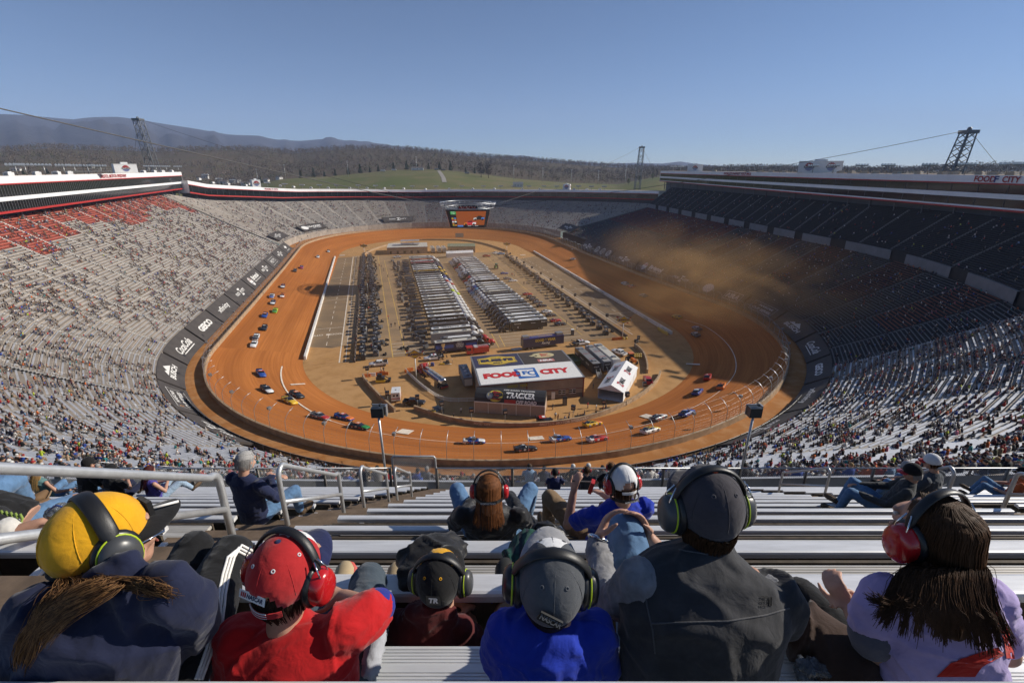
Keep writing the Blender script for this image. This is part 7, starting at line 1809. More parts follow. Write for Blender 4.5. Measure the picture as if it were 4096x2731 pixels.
def cap(L,M,s,root,base,crown,bill,front=None,open_back=False,button=None,seam=True,eyelet=None,bill_len=.075,top=None,edge=-.005):
 """six-panel cap: dome, seams, bill ahead, optional opening with a strap behind"""
 rx,ry,rz,c=.0835*s,.103*s,.100*s,Vector((0,-.010*s,.028*s))
 nu,nv=48,14; V=[]; F=[]; Mi=[]
 for i in range(nv+1):
  t=i/nv
  for j in range(nu):
   a=2*PI*j/nu; lo=edge*s-c.z+(-.022*s*max(0,-math.sin(a))+.012*s*max(0,math.sin(a)))
   ph0=math.asin(max(-.9,min(.9,lo/rz))); ph=ph0+(PI/2-ph0)*t
   k=1+.012*abs(math.cos(a*3))*(1-t)
   p=c+Vector((rx*k*math.cos(ph)*math.cos(a),ry*k*math.cos(ph)*math.sin(a),rz*math.sin(ph)*(1.02 if t>.5 else 1)))
   V.append(L(p))
 for i in range(nv):
  for j in range(nu):
   a=2*PI*(j+.5)/nu
   if open_back and i<5 and abs((a-1.5*PI))<.62*math.sqrt(max(0,1-(i/5)** 2)): continue
   F.append((i*nu+j,i*nu+(j+1) % nu,(i+1)*nu+(j+1) % nu,(i+1)*nu+j))
   Mi.append(1 if (front and (PI/2-.62<a<PI/2+.62) and i<12) else 0)
 mb=MB(); mb.v=[tuple(v) for v in V]; mb.f=F; mb.m=Mi; mb.sm=[True]*len(F); o=hard('cap',mb,[crown,front or crown],root,base)
 md=o.modifiers.new('thick','SOLIDIFY'); md.thickness=.003; md.offset=1
 mb=MB()
 if seam:
  for k in range(6):
   a=PI/2+PI/3*k; pts=[]
   for i in range(1,13):
    ph=-.25+(PI/2+.25)*i/12; pts.append(L(c+Vector((rx*1.035*math.cos(ph)*math.cos(a),ry*1.035*math.cos(ph)*math.sin(a),rz*1.035*math.sin(ph)))))
   mb.tube(pts,.0012*s,5)
  hard('cap_seams',mb,crown,o,(0,0,0) if False else base)
 mb=MB(); mb.ell(L(c+Vector((0,0,rz*1.03))),(.009*s,.009*s,.005*s),0,10,6,M); hard('cap_button',mb,button or crown,o,base)
 mb=MB()
 if eyelet:
  for k in range(6):
   a=PI/3*k; ph=.80; q=c+Vector((rx*1.045*math.cos(ph)*math.cos(a),ry*1.045*math.cos(ph)*math.sin(a),rz*1.045*math.sin(ph))); nn=Vector((math.cos(ph)*math.cos(a),math.cos(ph)*math.sin(a),math.sin(ph)))
   u_=nn.cross(Vector((0,0,1))).normalized(); v_=nn.cross(u_); mb.tube([L(q+u_*.0042*s*math.cos(2*PI*i/10)+v_*.0042*s*math.sin(2*PI*i/10)) for i in range(10)],.0017*s,6,closed=True)
  hard('eyelets',mb,eyelet,o,base)
 mb=MB(); top_=[]; n=14
 for r_ in np.linspace(0,1,6):
  row=[]
  for i in range(n+1):
   a=PI*(.14+.72*i/n); x=math.cos(a)*(rx*.99)*(1+.10*r_); y=c.y+math.sin(a)*(ry*1.0)+r_*bill_len*s*(math.sin(PI*(.08+.84*i/n))** .6); z=.020*s-.012*s*r_-(x/rx)** 2*.020*s
   row.append(L(x,y,z))
  top_.append(row)
 V=[tuple(p) for row in top_ for p in row]; F=[(i*(n+1)+j,i*(n+1)+j+1,(i+1)*(n+1)+j+1,(i+1)*(n+1)+j) for i in range(5) for j in range(n)]
 mb.add(V,F,0,True); b_=hard('cap_bill',mb,bill,o,base); md=b_.modifiers.new('t','SOLIDIFY'); md.thickness=.004
 if open_back:
  mb=MB(); pts=[L(rx*1.02*math.cos(a),c.y+ry*1.02*math.sin(a),-.022*s) for a in np.linspace(1.5*PI-.62,1.5*PI+.62,9)]
  for q0,q1 in zip(pts,pts[1:]): mb.bar(q0,q1,.003,.018*s)
  hard('cap_strap',mb,crown,o,base)
 return o
def muffs(L,M,s,root,base,shell,cushion,band,ring=None,cup=(.030,.042,.052),tilt=0.0,wires=True,bandw=.015,zc_=-.004,out=.0):
 """ear defenders: two cups with cushions, forks and a padded band over the crown"""
 t=thing('ear_defenders','','x'); t.parent=root; del t['category']
 if 'label' in t: del t['label']
 t.name='ear_defenders'
 for q in (-1,1):
  mb=MB(); rg=[]
  for x,k in ((.078,.80),(.084,1.0),(.100,1.0),(.112+out,.95),(.122+out,.78),(.127+out,.45),(.128+out,.1)):
   rg.append([L(q*x*s,(-.002+cup[1]*k*math.cos(2*PI*j/20))*s,(zc_+cup[2]*k*math.sin(2*PI*j/20))*s) for j in range(20)])
  if q<0: rg=[r_[::-1] for r_ in rg]
  mb.rings(rg,0,True); hard('ear_cup',mb,shell,t,base)
  mb=MB(); mb.tube([L(q*.084*s,(-.002+cup[1]*.92*math.cos(2*PI*j/20))*s,(zc_+cup[2]*.92*math.sin(2*PI*j/20))*s) for j in range(20)],.013*s,8,closed=True); hard('ear_cushion',mb,cushion,t,base)
  if ring: mb=MB(); mb.tube([L(q*.101*s,(-.002+cup[1]*1.01*math.cos(2*PI*j/24))*s,(zc_+cup[2]*1.01*math.sin(2*PI*j/24))*s) for j in range(24)],.0024*s,6,closed=True); hard('ear_cup_ring',mb,ring,t,base)
  if wires:
   mb=MB()
   for dy in (-.016,.016): mb.tube([L(q*.100*s,dy*.4*s,.082*s),L(q*.116*s,dy*s,.050*s),L(q*.128*s,dy*s,zc_*s)],.0022*s,6)
   mb.ell(L(q*.128*s,0,(zc_+.004)*s),(.006*s,)*3,0,8,6); hard('wire_fork',mb,M_chrome,t,base)
 mb=MB(); rg=[]
 for i in range(25):
  a=PI*(-.02+1.04*i/24) if False else PI*i/24; x,z=math.cos(a),math.sin(a); r0=.104*s; cx_,cz_=x*r0,.012*s+z*.126*s
  w_=bandw*s*(1 if .12<i/24<.88 else .6); th=.006*s; nn=Vector((x,0,z)); yb=tilt*.06*s*z
  pts=[]
  for a2 in range(10):
   u_=math.cos(2*PI*a2/10)*w_; v_=math.sin(2*PI*a2/10)*th; pts.append(L(cx_+nn.x*v_,-.004*s+yb+u_,cz_+nn.z*v_))
  rg.append(pts)
 mb.rings(rg,0,True); hard('headband',mb,band,t,base)
 return t
def crom(pts,n=4):
 out=[]
 for k in range(len(pts)-1):
  p0,p1,p2,p3=pts[max(0,k-1)],pts[k],pts[k+1],pts[min(len(pts)-1,k+2)]
  for j in range(n):
   t=j/n; out.append(.5*((2*p1)+(p2-p0)*t+(2*p0-5*p1+4*p2-p3)*t*t+(3*p1-p0-3*p2+p3)*t** 3))
 out.append(pts[-1]); return out
def hairs(mb,gen,n,r=.0022,m=0,k=4):
 for i in range(n):
  pts=gen(i); q=len(pts); mb.tube(pts,[r*(1-.55*j/(q-1)) for j in range(q)],k,m,caps=False)
 return mb
rs=random.Random(3)
SK=mat('skin',(.46,.255,.175),.55,var=.10,scale=30,bump=.08,bscale=300,bdist=.001); SK2=mat('skin_shaded',(.42,.225,.155),.55,var=.08,scale=30)
def cloth(name,c,var=.10,bump=.35,bs_=700,sheen=.15,rough=.88):
 if name in _mc: return _mc[name]
 m=mat(name,c,rough,var=var,scale=14,bump=bump,bscale=bs_,bdist=.001,sheen=sheen,spec=.2); nt=m.node_tree; N=nt.nodes; b0=[n for n in N if n.type== 'BUMP'][0]; tc=[n for n in N if n.type== 'TEX_COORD'][0]
 nz=N.new('ShaderNodeTexNoise'); nz.inputs['Scale'].default_value=16; nz.inputs['Detail'].default_value=3; nz.inputs['Distortion'].default_value=.5; nt.links.new(tc.outputs['Object'],nz.inputs['Vector'])
 b1=N.new('ShaderNodeBump'); b1.inputs['Strength'].default_value=.40; b1.inputs['Distance'].default_value=.02; nt.links.new(nz.outputs['Fac'],b1.inputs['Height']); nt.links.new(b1.outputs[0],b0.inputs['Normal'])
 return m
CL=dict(navy=cloth('hoodie_navy',(.014,.018,.045)),black=cloth('leggings_black',(.010,.010,.011)),red=cloth('tshirt_red',(.44,.010,.012)),slate=cloth('trouser_slate',(.055,.075,.095)),maroon=cloth('fleece_maroon',(.085,.012,.012),bump=.8,bs_=350),royal=cloth('tshirt_royal',(.012,.035,.36)),char=cloth('jacket_charcoal',(.040,.040,.043),var=.25),heather=cloth('sleeve_heather',(.22,.22,.23),var=.3),denim=cloth('denim',(.10,.19,.33),var=.18,bump=.5),lav=cloth('tshirt_lavender',(.42,.34,.60)),brown=cloth('blanket_brown',(.050,.028,.020),bump=.8,bs_=250),khaki=cloth('khaki_cloth',(.20,.135,.075)),jkt=cloth('windbreaker_black',(.018,.018,.02),rough=.5),plaid=cloth('plaid_green',(.012,.035,.033)))
CAPM=dict(gold=cloth('cap_gold',(.72,.36,.012),bump=.6,bs_=900),black=cloth('cap_black',(.011,.011,.012)),red=cloth('cap_red',(.40,.020,.022)),navy=cloth('cap_navy',(.016,.022,.075)),white=cloth('cap_white',(.70,.70,.70)),grey=cloth('cap_grey',(.075,.08,.088),bump=.6,bs_=900),plum=cloth('cap_plum',(.048,.043,.050)),silver=cloth('cap_silver',(.30,.30,.31)))
MU=dict(black=mat('muff_black',(.014,.014,.015),.35,var=.05),grey=mat('muff_grey',(.06,.062,.065),.35,var=.05),red=mat('muff_red',(.45,.012,.014),.22,var=.03,coat=.4),lime=mat('muff_lime',(.42,.55,.02),.4,var=0),band=mat('band_leatherette',(.012,.012,.013),.45,var=.1,bump=.3,bscale=400,bdist=.001))
HAIR=dict(brown=mat('hair_brown',(.055,.026,.012),.66,spec=.16,var=.35,scale=60,stretch=(1,1,.1)),light=mat('hair_light_brown',(.17,.088,.036),.66,spec=.16,var=.35,scale=60),dark=mat('hair_dark',(.016,.011,.008),.66,spec=.16,var=.3,scale=60),auburn=mat('hair_auburn',(.14,.052,.018),.66,spec=.16,var=.35,scale=60),blond=mat('hair_blond',(.36,.23,.09),.66,spec=.16,var=.3,scale=60),grey=mat('hair_grey',(.34,.33,.32),.66,spec=.16,var=.25,scale=80))
def body_root(label,base,mb,vox=.0075,skin=SK):
 o=soft('person',mb,skin,None,base,vox,4); return tag(o,label,'person')
from mathutils.bvhtree import BVHTree
def drape(o,pts,lift=.003,n=5):
 """lay a drawn line onto a garment's surface"""
 me=o.data; M=Matrix.Translation(o.parent.location) if o.parent else Matrix.Translation(o.location)
 T=BVHTree.FromPolygons([M @ v.co for v in me.vertices],[tuple(q.vertices) for q in me.polygons]); out=[]
 for a,b in zip(pts,pts[1:]):
  for j in range(n): out.append((a[0]+(b[0]-a[0])*j/n,a[1]+(b[1]-a[1])*j/n))
 out.append(pts[-1]); res=[]
 for x,y in out:
  h=T.ray_cast(Vector((0,0,H)),ray(x,y).normalized())
  if h[0] is not None:
   nn=h[1] if h[1].dot(ray(x,y))<0 else -h[1]; res.append(h[0]+nn*lift)
 return res
# ---- 1 the girl in the gold cap, far left
def girl_gold():
 base=C(215,1580,1.22); hc=C(240,1246,1.24)
 face=Vector((.52,.84,.02)); L,M=frame(hc,face,Vector((-.16,-.05,.98))); s=1.0
 mb=MB(); head(mb,L,M,s); limb(mb,[L(0,-.03,-.08),C(262,1350,1.22),C(255,1400,1.2)],[.052,.052,.06])
 loft(mb,[(C(225,1390,1.17),.15,.08),(C(215,1480,1.2),.15,.10),(C(205,1600,1.25),.16,.11)])
 limb(mb,[C(385,1385,1.18),C(436,1392,1.19),C(452,1440,1.25),C(412,1480,1.29)],[.03,.036,.034,.03]); hand(mb,C(408,1484,1.30),(-.3,.9,0),(0,0,-1),.95)
 limb(mb,[C(105,1420,1.17),C(75,1500,1.2)],[.035,.035])
 limb(mb,[C(390,1570,1.3),C(470,1400,1.42),C(530,1268,1.6),C(640,1385,1.86)],[.05,.04,.03,.02]); limb(mb,[C(330,1530,1.35),C(446,1262,1.64),C(520,1380,1.92)],[.05,.03,.025])
 r=body_root('person in a gold and black cap and navy hoodie, leftmost of the front row',base,mb); face_parts(L,M,s,r,base)
 mb=MB()
 loft(mb,[(C(266,1345,1.20),.065,.065),(C(258,1372,1.19),.15,.10),(C(240,1420,1.18),.205,.125),(C(222,1500,1.19),.20,.13),(C(205,1600,1.22),.20,.14),(C(200,1680,1.28),.19,.14)])
 limb(mb,[C(390,1365,1.15),C(440,1385,1.18),C(455,1440,1.24),C(415,1480,1.28)],[.066,.060,.050,.042]); limb(mb,[C(95,1400,1.14),C(70,1490,1.17),C(75,1600,1.22)],[.068,.058,.05])
 loft(mb,[(C(345,1312,1.14),.03,.03),(C(390,1325,1.14),.05,.045),(C(415,1352,1.15),.055,.05),(C(400,1395,1.16),.05,.04)]); loft(mb,[(C(360,1330,1.15),.04,.03),(C(300,1360,1.13),.10,.035),(C(200,1370,1.14),.06,.03)],(1,0,0))
 soft('hoodie',mb,CL['navy'],r,base,.0085,5,.0075,9,1,(1,1,.55))
 mb=MB(); limb(mb,[C(390,1570,1.3),C(470,1400,1.42),C(530,1268,1.6)],[.092,.085,.060]); limb(mb,[C(530,1268,1.6),C(590,1310,1.72),C(660,1400,1.92)],[.060,.056,.04]); limb(mb,[C(330,1530,1.35),C(446,1262,1.64),C(520,1400,1.95)],[.09,.062,.045])
 lg_=soft('leggings',mb,CL['black'],r,base,.008,5,.003,14,2)
 mb=MB()
 for k in range(3):
  d_=7.5*(k-1)
  q=drape(lg_,[(602+d_*.2,1292-d_),(575+d_*.4,1272-d_),(548+d_*.8,1258-d_*.8),(530+d_,1280),(518+d_,1320),(509+d_,1365),(502+d_,1433),(486+d_,1474),(466+d_,1530),(455+d_,1560)],.0015)
  if len(q)>2: mb.tube(q,.0042,6)
 hard('leg_stripes',mb,M_white,r,base)
 mb=MB(); loft(mb,[(C(330,1316,1.20),.030,.022),(C(345,1322,1.21),.034,.024),(C(356,1338,1.22),.034,.026)],(.5,.8,.2)); soft('collar',mb,cloth('collar_grey',(.40,.42,.43)),r,base,.006,2)
 c=cap(L,M,s*1.03,r,base,CAPM['gold'],CAPM['black'],None,False,CAPM['black'],True,None,.082)
 mb=MB(); q=[L(x*s,(.094+.0*x)*s,.035*s) for x in np.linspace(-.03,.03,5)]
 for a_,b_ in zip(q,q[1:]): mb.bar(a_+(L(0,.012,0)-L(0,0,0)),b_+(L(0,.012,0)-L(0,0,0)),.012,.05)
 hard('cap_front_patch',mb,CAPM['black'],c,base)
 mb=MB(); q0=[L(.0835*1.03*s*math.cos(a_),(-.01+.106*math.sin(a_))*s,-.012*s) for a_ in np.linspace(1.5*PI-.45,1.5*PI+.45,8)]; mb.tube(q0,.004,6); hard('cap_back_mark',mb,CAPM['black'],c,base)
 mb=MB(); mb.tube([L(.02,.11,.035),L(.028,.17,.02)],.004,5); hard('bill_white_strip',mb,M_white,c,base)  # narrow white strip along the bill
 muffs(L,M,s*1.02,r,base,MU['grey'],MU['black'],MU['band'],MU['lime'],(.032,.045,.056),.0,False,.020)
 mb=MB(); mb.tube([L(-.115,.03,-.01),L(-.135,.09,-.01),L(-.10,.13,-.012)],.003,6); mb.tube([L(-.10,.13,-.012),L(-.03,.12,-.012),L(.03,.12,-.012),L(.085,.10,-.01),L(.098,.0,0)],.003,6); hard('spectacles',mb,M_chrome,r,base)
 mb=MB(); R_=random.Random(8)
 CLM=[(R_.random()** .8,R_.uniform(-1,1),R_.uniform(.55,1.1)) for _ in range(26)]
 def gen(i):
  a=R_.uniform(.1,1.0); p0=L((-.075+.15*a)*s,-.088*s,(-.030-R_.uniform(0,.04))*s); g_=lambda v: R_.gauss(0,v)
  if i % 7== 0: return crom([p0,C(300+g_(22),1338+g_(7),1.085),C(345+g_(26),1350+g_(10),1.09),C(372+g_(18),1362+g_(14),1.10)])
  f,w_,ln=CLM[i % 26]; f += g_(.05); wob=14*math.sin(i % 26*2.1)
  e=[C(285-150*f+g_(7),1334+24*f+10*w_+g_(5),1.085),C(215-115*f+g_(7)+wob,1368+40*f+22*w_+g_(6),1.050),C(135-80*f+g_(7)-wob*.6,1412+75*f+34*w_+g_(7),1.050),C(75-35*f+g_(8)+wob*.5,1470+85*f+40*w_+g_(12),1.085),C(50-15*f+g_(9),1530+60*f+g_(14),1.13)]
  k_=5 if ln>.95 else (4 if ln>.8 else 3); return crom([p0]+e[:k_])
 hairs(mb,gen,620,.0010,0,3); h_=hard('hair',mb,[HAIR['light']],r,base); mb=MB(); R_=random.Random(77); hairs(mb,gen,420,.0011,0,3); hard('hair_underlayer',mb,[HAIR['brown']],h_,base)
girl_gold()
# ---- 2 the boy in red
def boy_red():
 base=C(670,1600,1.40); hc=C(662,1318,1.335); s=.98
 L,M=frame(hc,Vector((.24,.95,.06)),Vector((.02,-.08,.99)))
 mb=MB(); head(mb,L,M,s); limb(mb,[L(0,-.02,-.09),C(652,1425,1.35),C(660,1470,1.36)],[.048,.046,.055])
 loft(mb,[(C(665,1470,1.36),.14,.07),(C(665,1560,1.38),.14,.09),(C(660,1640,1.42),.15,.10)])
 limb(mb,[C(810,1430,1.37),C(865,1402,1.47),C(790,1372,1.58)],[.042,.037,.027]); hand(mb,C(790,1372,1.58),(-.9,.2,.1),(0,.2,-1),.85,.7)
 limb(mb,[C(540,1480,1.37),C(560,1560,1.5),C(700,1420,1.6)],[.04,.036,.027])
 limb(mb,[C(770,1640,1.45),C(842,1420,1.72),C(845,1330,1.95),C(900,1410,2.2)],[.05,.045,.035,.025]); limb(mb,[C(640,1640,1.45),C(735,1380,1.95),C(785,1420,2.2)],[.05,.035,.025])
 r=body_root('person in a red cap, red ear defenders and red shirt in the front row',base,mb); face_parts(L,M,s,r,base)
 mb=MB(); loft(mb,[(C(655,1432,1.35),.062,.056),(C(662,1452,1.355),.13,.085),(C(668,1490,1.36),.185,.115),(C(668,1560,1.38),.19,.125),(C(665,1640,1.42),.185,.13),(C(660,1720,1.46),.18,.13)])
 limb(mb,[C(790,1445,1.365),C(838,1415,1.42),C(858,1402,1.46)],[.072,.068,.060]); limb(mb,[C(552,1470,1.36),C(538,1545,1.42)],[.07,.064]); soft('tshirt',mb,CL['red'],r,base,.008,5,.0075,8,3,(.8,.8,1.1))
 mb=MB(); limb(mb,[C(862,1398,1.475),C(868,1392,1.49)],[.060,.056]); soft('sleeve_cuff',mb,cloth('cuff_blue',(.02,.03,.22)),r,base,.008,3)
 mb=MB(); limb(mb,[C(770,1640,1.45),C(842,1420,1.72),C(845,1330,1.95)],[.095,.085,.068]); limb(mb,[C(845,1330,1.95),C(872,1370,2.08),C(905,1420,2.25)],[.066,.058,.05]); limb(mb,[C(640,1640,1.45),C(735,1380,1.95),C(785,1430,2.25)],[.09,.068,.05]); soft('trousers',mb,CL['slate'],r,base,.009,5,.005,9,4)
 mb=MB(); limb(mb,[C(852,1535,1.47),C(862,1470,1.54),C(864,1425,1.62)],[.030,.034,.030]); soft('fleece_lining',mb,cloth('fleece_pale',(.38,.39,.42),bump=.9,bs_=250),r,base,.008,3,.004,30)
 for x0,y0,zc in ((789,1318,2.22),(908,1320,2.3)):
  shoe(r,base,C(x0-6,y0+62,zc-.02),C(x0+3,y0-28,zc+.06),mat('shoe_tan',(.42,.32,.19),.8,var=.1,bump=.3,bscale=300,bdist=.001),mat('sole_coral',(.55,.09,.07),.6,var=.05),mat('lace_dark_red',(.12,.015,.02),.7,var=0),.105)
 c=cap(L,M,s,r,base,CAPM['red'],CAPM['navy'],CAPM['white'],True,CAPM['navy'],True,cloth('eyelet_white',(.62,.62,.62)),.07)
 mb=MB(); pc_=L(.0-.012,-.1115*s,.040*s); ux=(L(.9,-.1,0)-L(0,0,0)).normalized(); uy=(L(0,.42,.9)-L(0,0,0)).normalized(); nn=ux.cross(uy)
 pc_=pc_+nn*.004
 for a_,b_,m_,l_ in ((.042,.011,0,0),): mb.poly([pc_-ux*a_-uy*b_,pc_+ux*a_-uy*b_,pc_+ux*a_+uy*b_,pc_-ux*a_+uy*b_],m_)
 mb.text('NASCAR',pc_+ux*.009,ux,uy,.012,1,.03,.2,.052,.0012)
 for k,m_ in enumerate((2,2,3)): q=pc_-ux*(.034-k*.006)+nn*.001; mb.poly([q-ux*.002-uy*.006,q+ux*.002-uy*.006,q+ux*.003+uy*.006,q-ux*.001+uy*.006],m_)
 hard('cap_patch',mb,[M_white,CAPM['navy'],CAPM['red'],MU['red']],c,base)
 mb=MB()
 for k in range(5):
  pts=[L(.083*s*math.cos(a_),(-.01+.106*math.sin(a_))*s,(-.030+k*.004)*s) for a_ in np.linspace(1.5*PI-.6,1.5*PI+.2,8)]; mb.tube(pts,.0018,5,0 if k % 2== 0 else 1)
 hard('cap_strap_stripes',mb,[M_white,CAPM['red']],c,base)
 muffs(L,M,s,r,base,MU['red'],MU['black'],MU['band'],None,(.034,.046,.058),.5,True,.014,-.012,.006)
 mb=MB(); R_=random.Random(4)
 def gen(i):
  a_=R_.uniform(PI*1.05,PI*1.95); z0=R_.uniform(-.01,.045); p=[L(.077*s*math.cos(a_),(-.012+.097*math.sin(a_))*s,z0*s),L(.075*s*math.cos(a_),(-.012+.097*math.sin(a_))*s,(z0-.035)*s),L(.062*s*math.cos(a_),(-.012+.080*math.sin(a_))*s,(z0-.08)*s)]; return p
 hairs(mb,gen,320,.0022); hard('hair',mb,HAIR['dark'],r,base)
def shoe(root,base,heel,toe,upper,sole,lace,w_=.10,name='shoe'):
 """sole, upper and laces, from heel to toe"""
 h_,t_=Vector(heel),Vector(toe); d=(t_-h_); L=d.length; d.normalize(); side=d.cross(Vector((0,-1,.15))).normalized(); n=side.cross(d).normalized()
 if n.y>0: n=-n
 sh=bpy.data.objects.new(name,None); COL.objects.link(sh); sh.parent=root
 mb=MB(); st=((-.02,.6),(.05,.80),(.3,.72),(.6,.95),(.85,.9),(1.0,.55),(1.04,.2))
 mb.rings([[h_+d*L*f+side*w_*.5*k*math.cos(2*PI*j/12)-n*(.045+.012*math.sin(2*PI*j/12)) for j in range(12)] for f,k in st],0,True); hard('sole',mb,sole,sh,base)
 mb=MB(); loft(mb,[(h_+d*L*-.0+n*.0,w_*.33,.035),(h_+d*L*.12+n*.012,w_*.40,.052),(h_+d*L*.35+n*.010,w_*.38,.050),(h_+d*L*.6-n*.004,w_*.44,.040),(h_+d*L*.85-n*.012,w_*.40,.030),(h_+d*L*1.0-n*.02,w_*.22,.020)],side); hard('upper',mb,upper,sh,base)
 mb=MB()
 for k in range(5):
  c=h_+d*L*(.30+.075*k)+n*(.058-.007*k); mb.tube([c-side*.022+d*.006,c+n*.004,c+side*.022-d*.006],.0026,5)
  mb.tube([c-side*.022-d*.006,c+n*.004,c+side*.022+d*.006],.0026,5)
 hard('laces',mb,lace,sh,base)
 return sh
boy_red()
# ---- 3 the boy in maroon, sitting low
def boy_maroon():
 base=C(985,1500,1.85); hc=C(1012,1332,1.80); s=.95
 L,M=frame(hc,Vector((.10,.98,.10)),Vector((-.06,-.10,.98)))
 mb=MB(); head(mb,L,M,s); limb(mb,[L(0,-.02,-.09),C(1010,1420,1.83)],[.046,.05]); loft(mb,[(C(990,1425,1.84),.12,.06),(C(985,1500,1.88),.13,.08),(C(985,1560,1.92),.13,.09)])
 limb(mb,[C(1060,1450,1.86),C(1082,1440,1.98),C(1075,1400,2.05)],[.036,.032,.024]); hand(mb,C(1078,1412,2.03),(-.25,.35,.9),(-.9,-.2,.1),.82,.85); hand(mb,C(1092,1392,2.0),(-.95,.1,.25),(0,-.3,-1),.82,.35)
 limb(mb,[C(920,1450,1.86),C(905,1490,2.0)],[.036,.03]); limb(mb,[C(1040,1530,1.95),C(1075,1440,2.3),C(1090,1480,2.6)],[.06,.045,.035]); limb(mb,[C(950,1530,1.95),C(960,1440,2.3),C(970,1480,2.6)],[.06,.045,.035])
 r=body_root('person in a black cap and maroon fleece holding blue sunglasses, sitting low',base,mb); face_parts(L,M,s,r,base)
 mb=MB(); loft(mb,[(C(1010,1402,1.82),.06,.055),(C(1000,1420,1.83),.11,.08),(C(985,1450,1.85),.155,.105),(C(985,1500,1.88),.165,.12),(C(985,1570,1.92),.16,.12)]); limb(mb,[C(1058,1445,1.85),C(1085,1470,1.92)],[.06,.05]); limb(mb,[C(915,1440,1.86),C(900,1480,1.92)],[.06,.055]); loft(mb,[(C(930,1420,1.82),.04,.03),(C(985,1428,1.78),.10,.035),(C(1050,1420,1.82),.04,.03)],(0,0,1)); soft('fleece',mb,CL['maroon'],r,base,.009,5,.008,9,5,(.7,.7,1.5))
 mb=MB(); limb(mb,[C(1040,1530,1.95),C(1075,1440,2.3),C(1092,1490,2.6)],[.075,.055,.045]); limb(mb,[C(950,1530,1.95),C(960,1440,2.3),C(970,1490,2.6)],[.075,.055,.045]); soft('trousers',mb,CL['black'],r,base,.011,4)
 shoe(r,base,C(1082,1438,2.25),C(1128,1432,2.32),MU['black'],MU['black'],M_white,.09); shoe(r,base,C(975,1455,2.5),C(985,1420,2.62),MU['black'],MU['black'],M_white,.09)
 c=cap(L,M,s,r,base,CAPM['black'],CAPM['black'],CAPM['gold'],False,CAPM['black'],True,CAPM['gold'],.07,edge=-.024)
 mb=MB(); pc_=L(.006,-.113*s,.040*s); ux=(L(1,0,0)-L(0,0,0)).normalized(); uy=(L(0,.22,1)-L(0,0,0)).normalized(); nn=ux.cross(uy); pc_ += nn*.004
 mb.poly([pc_-ux*.026-uy*.018,pc_+ux*.026-uy*.018,pc_+ux*.026+uy*.018,pc_-ux*.026+uy*.018],0); mb.text('TR',pc_,ux,uy,.021,1,.06,.2,.034,.001); hard('cap_patch',mb,[MU['black'],M_white],c,base)
 muffs(L,M,s,r,base,MU['grey'],MU['black'],MU['band'],MU['lime'],(.030,.044,.054),.0,False,.015)
 mb=MB(); mb.tube([C(1062,1370,1.97),C(1085,1366,1.97),C(1108,1368,1.97),C(1122,1376,1.97),C(1131,1384,1.97)],[.004,.007,.006,.005,.003],8); mb.tube([C(1075,1376,2.0),C(1070,1398,2.0)],.008,8); o=mb.build('sunglasses',mat('plastic_blue',(.01,.05,.55),.25,var=0)); tag(o,'bright blue sunglasses held by the person in maroon','sunglasses')
boy_maroon()
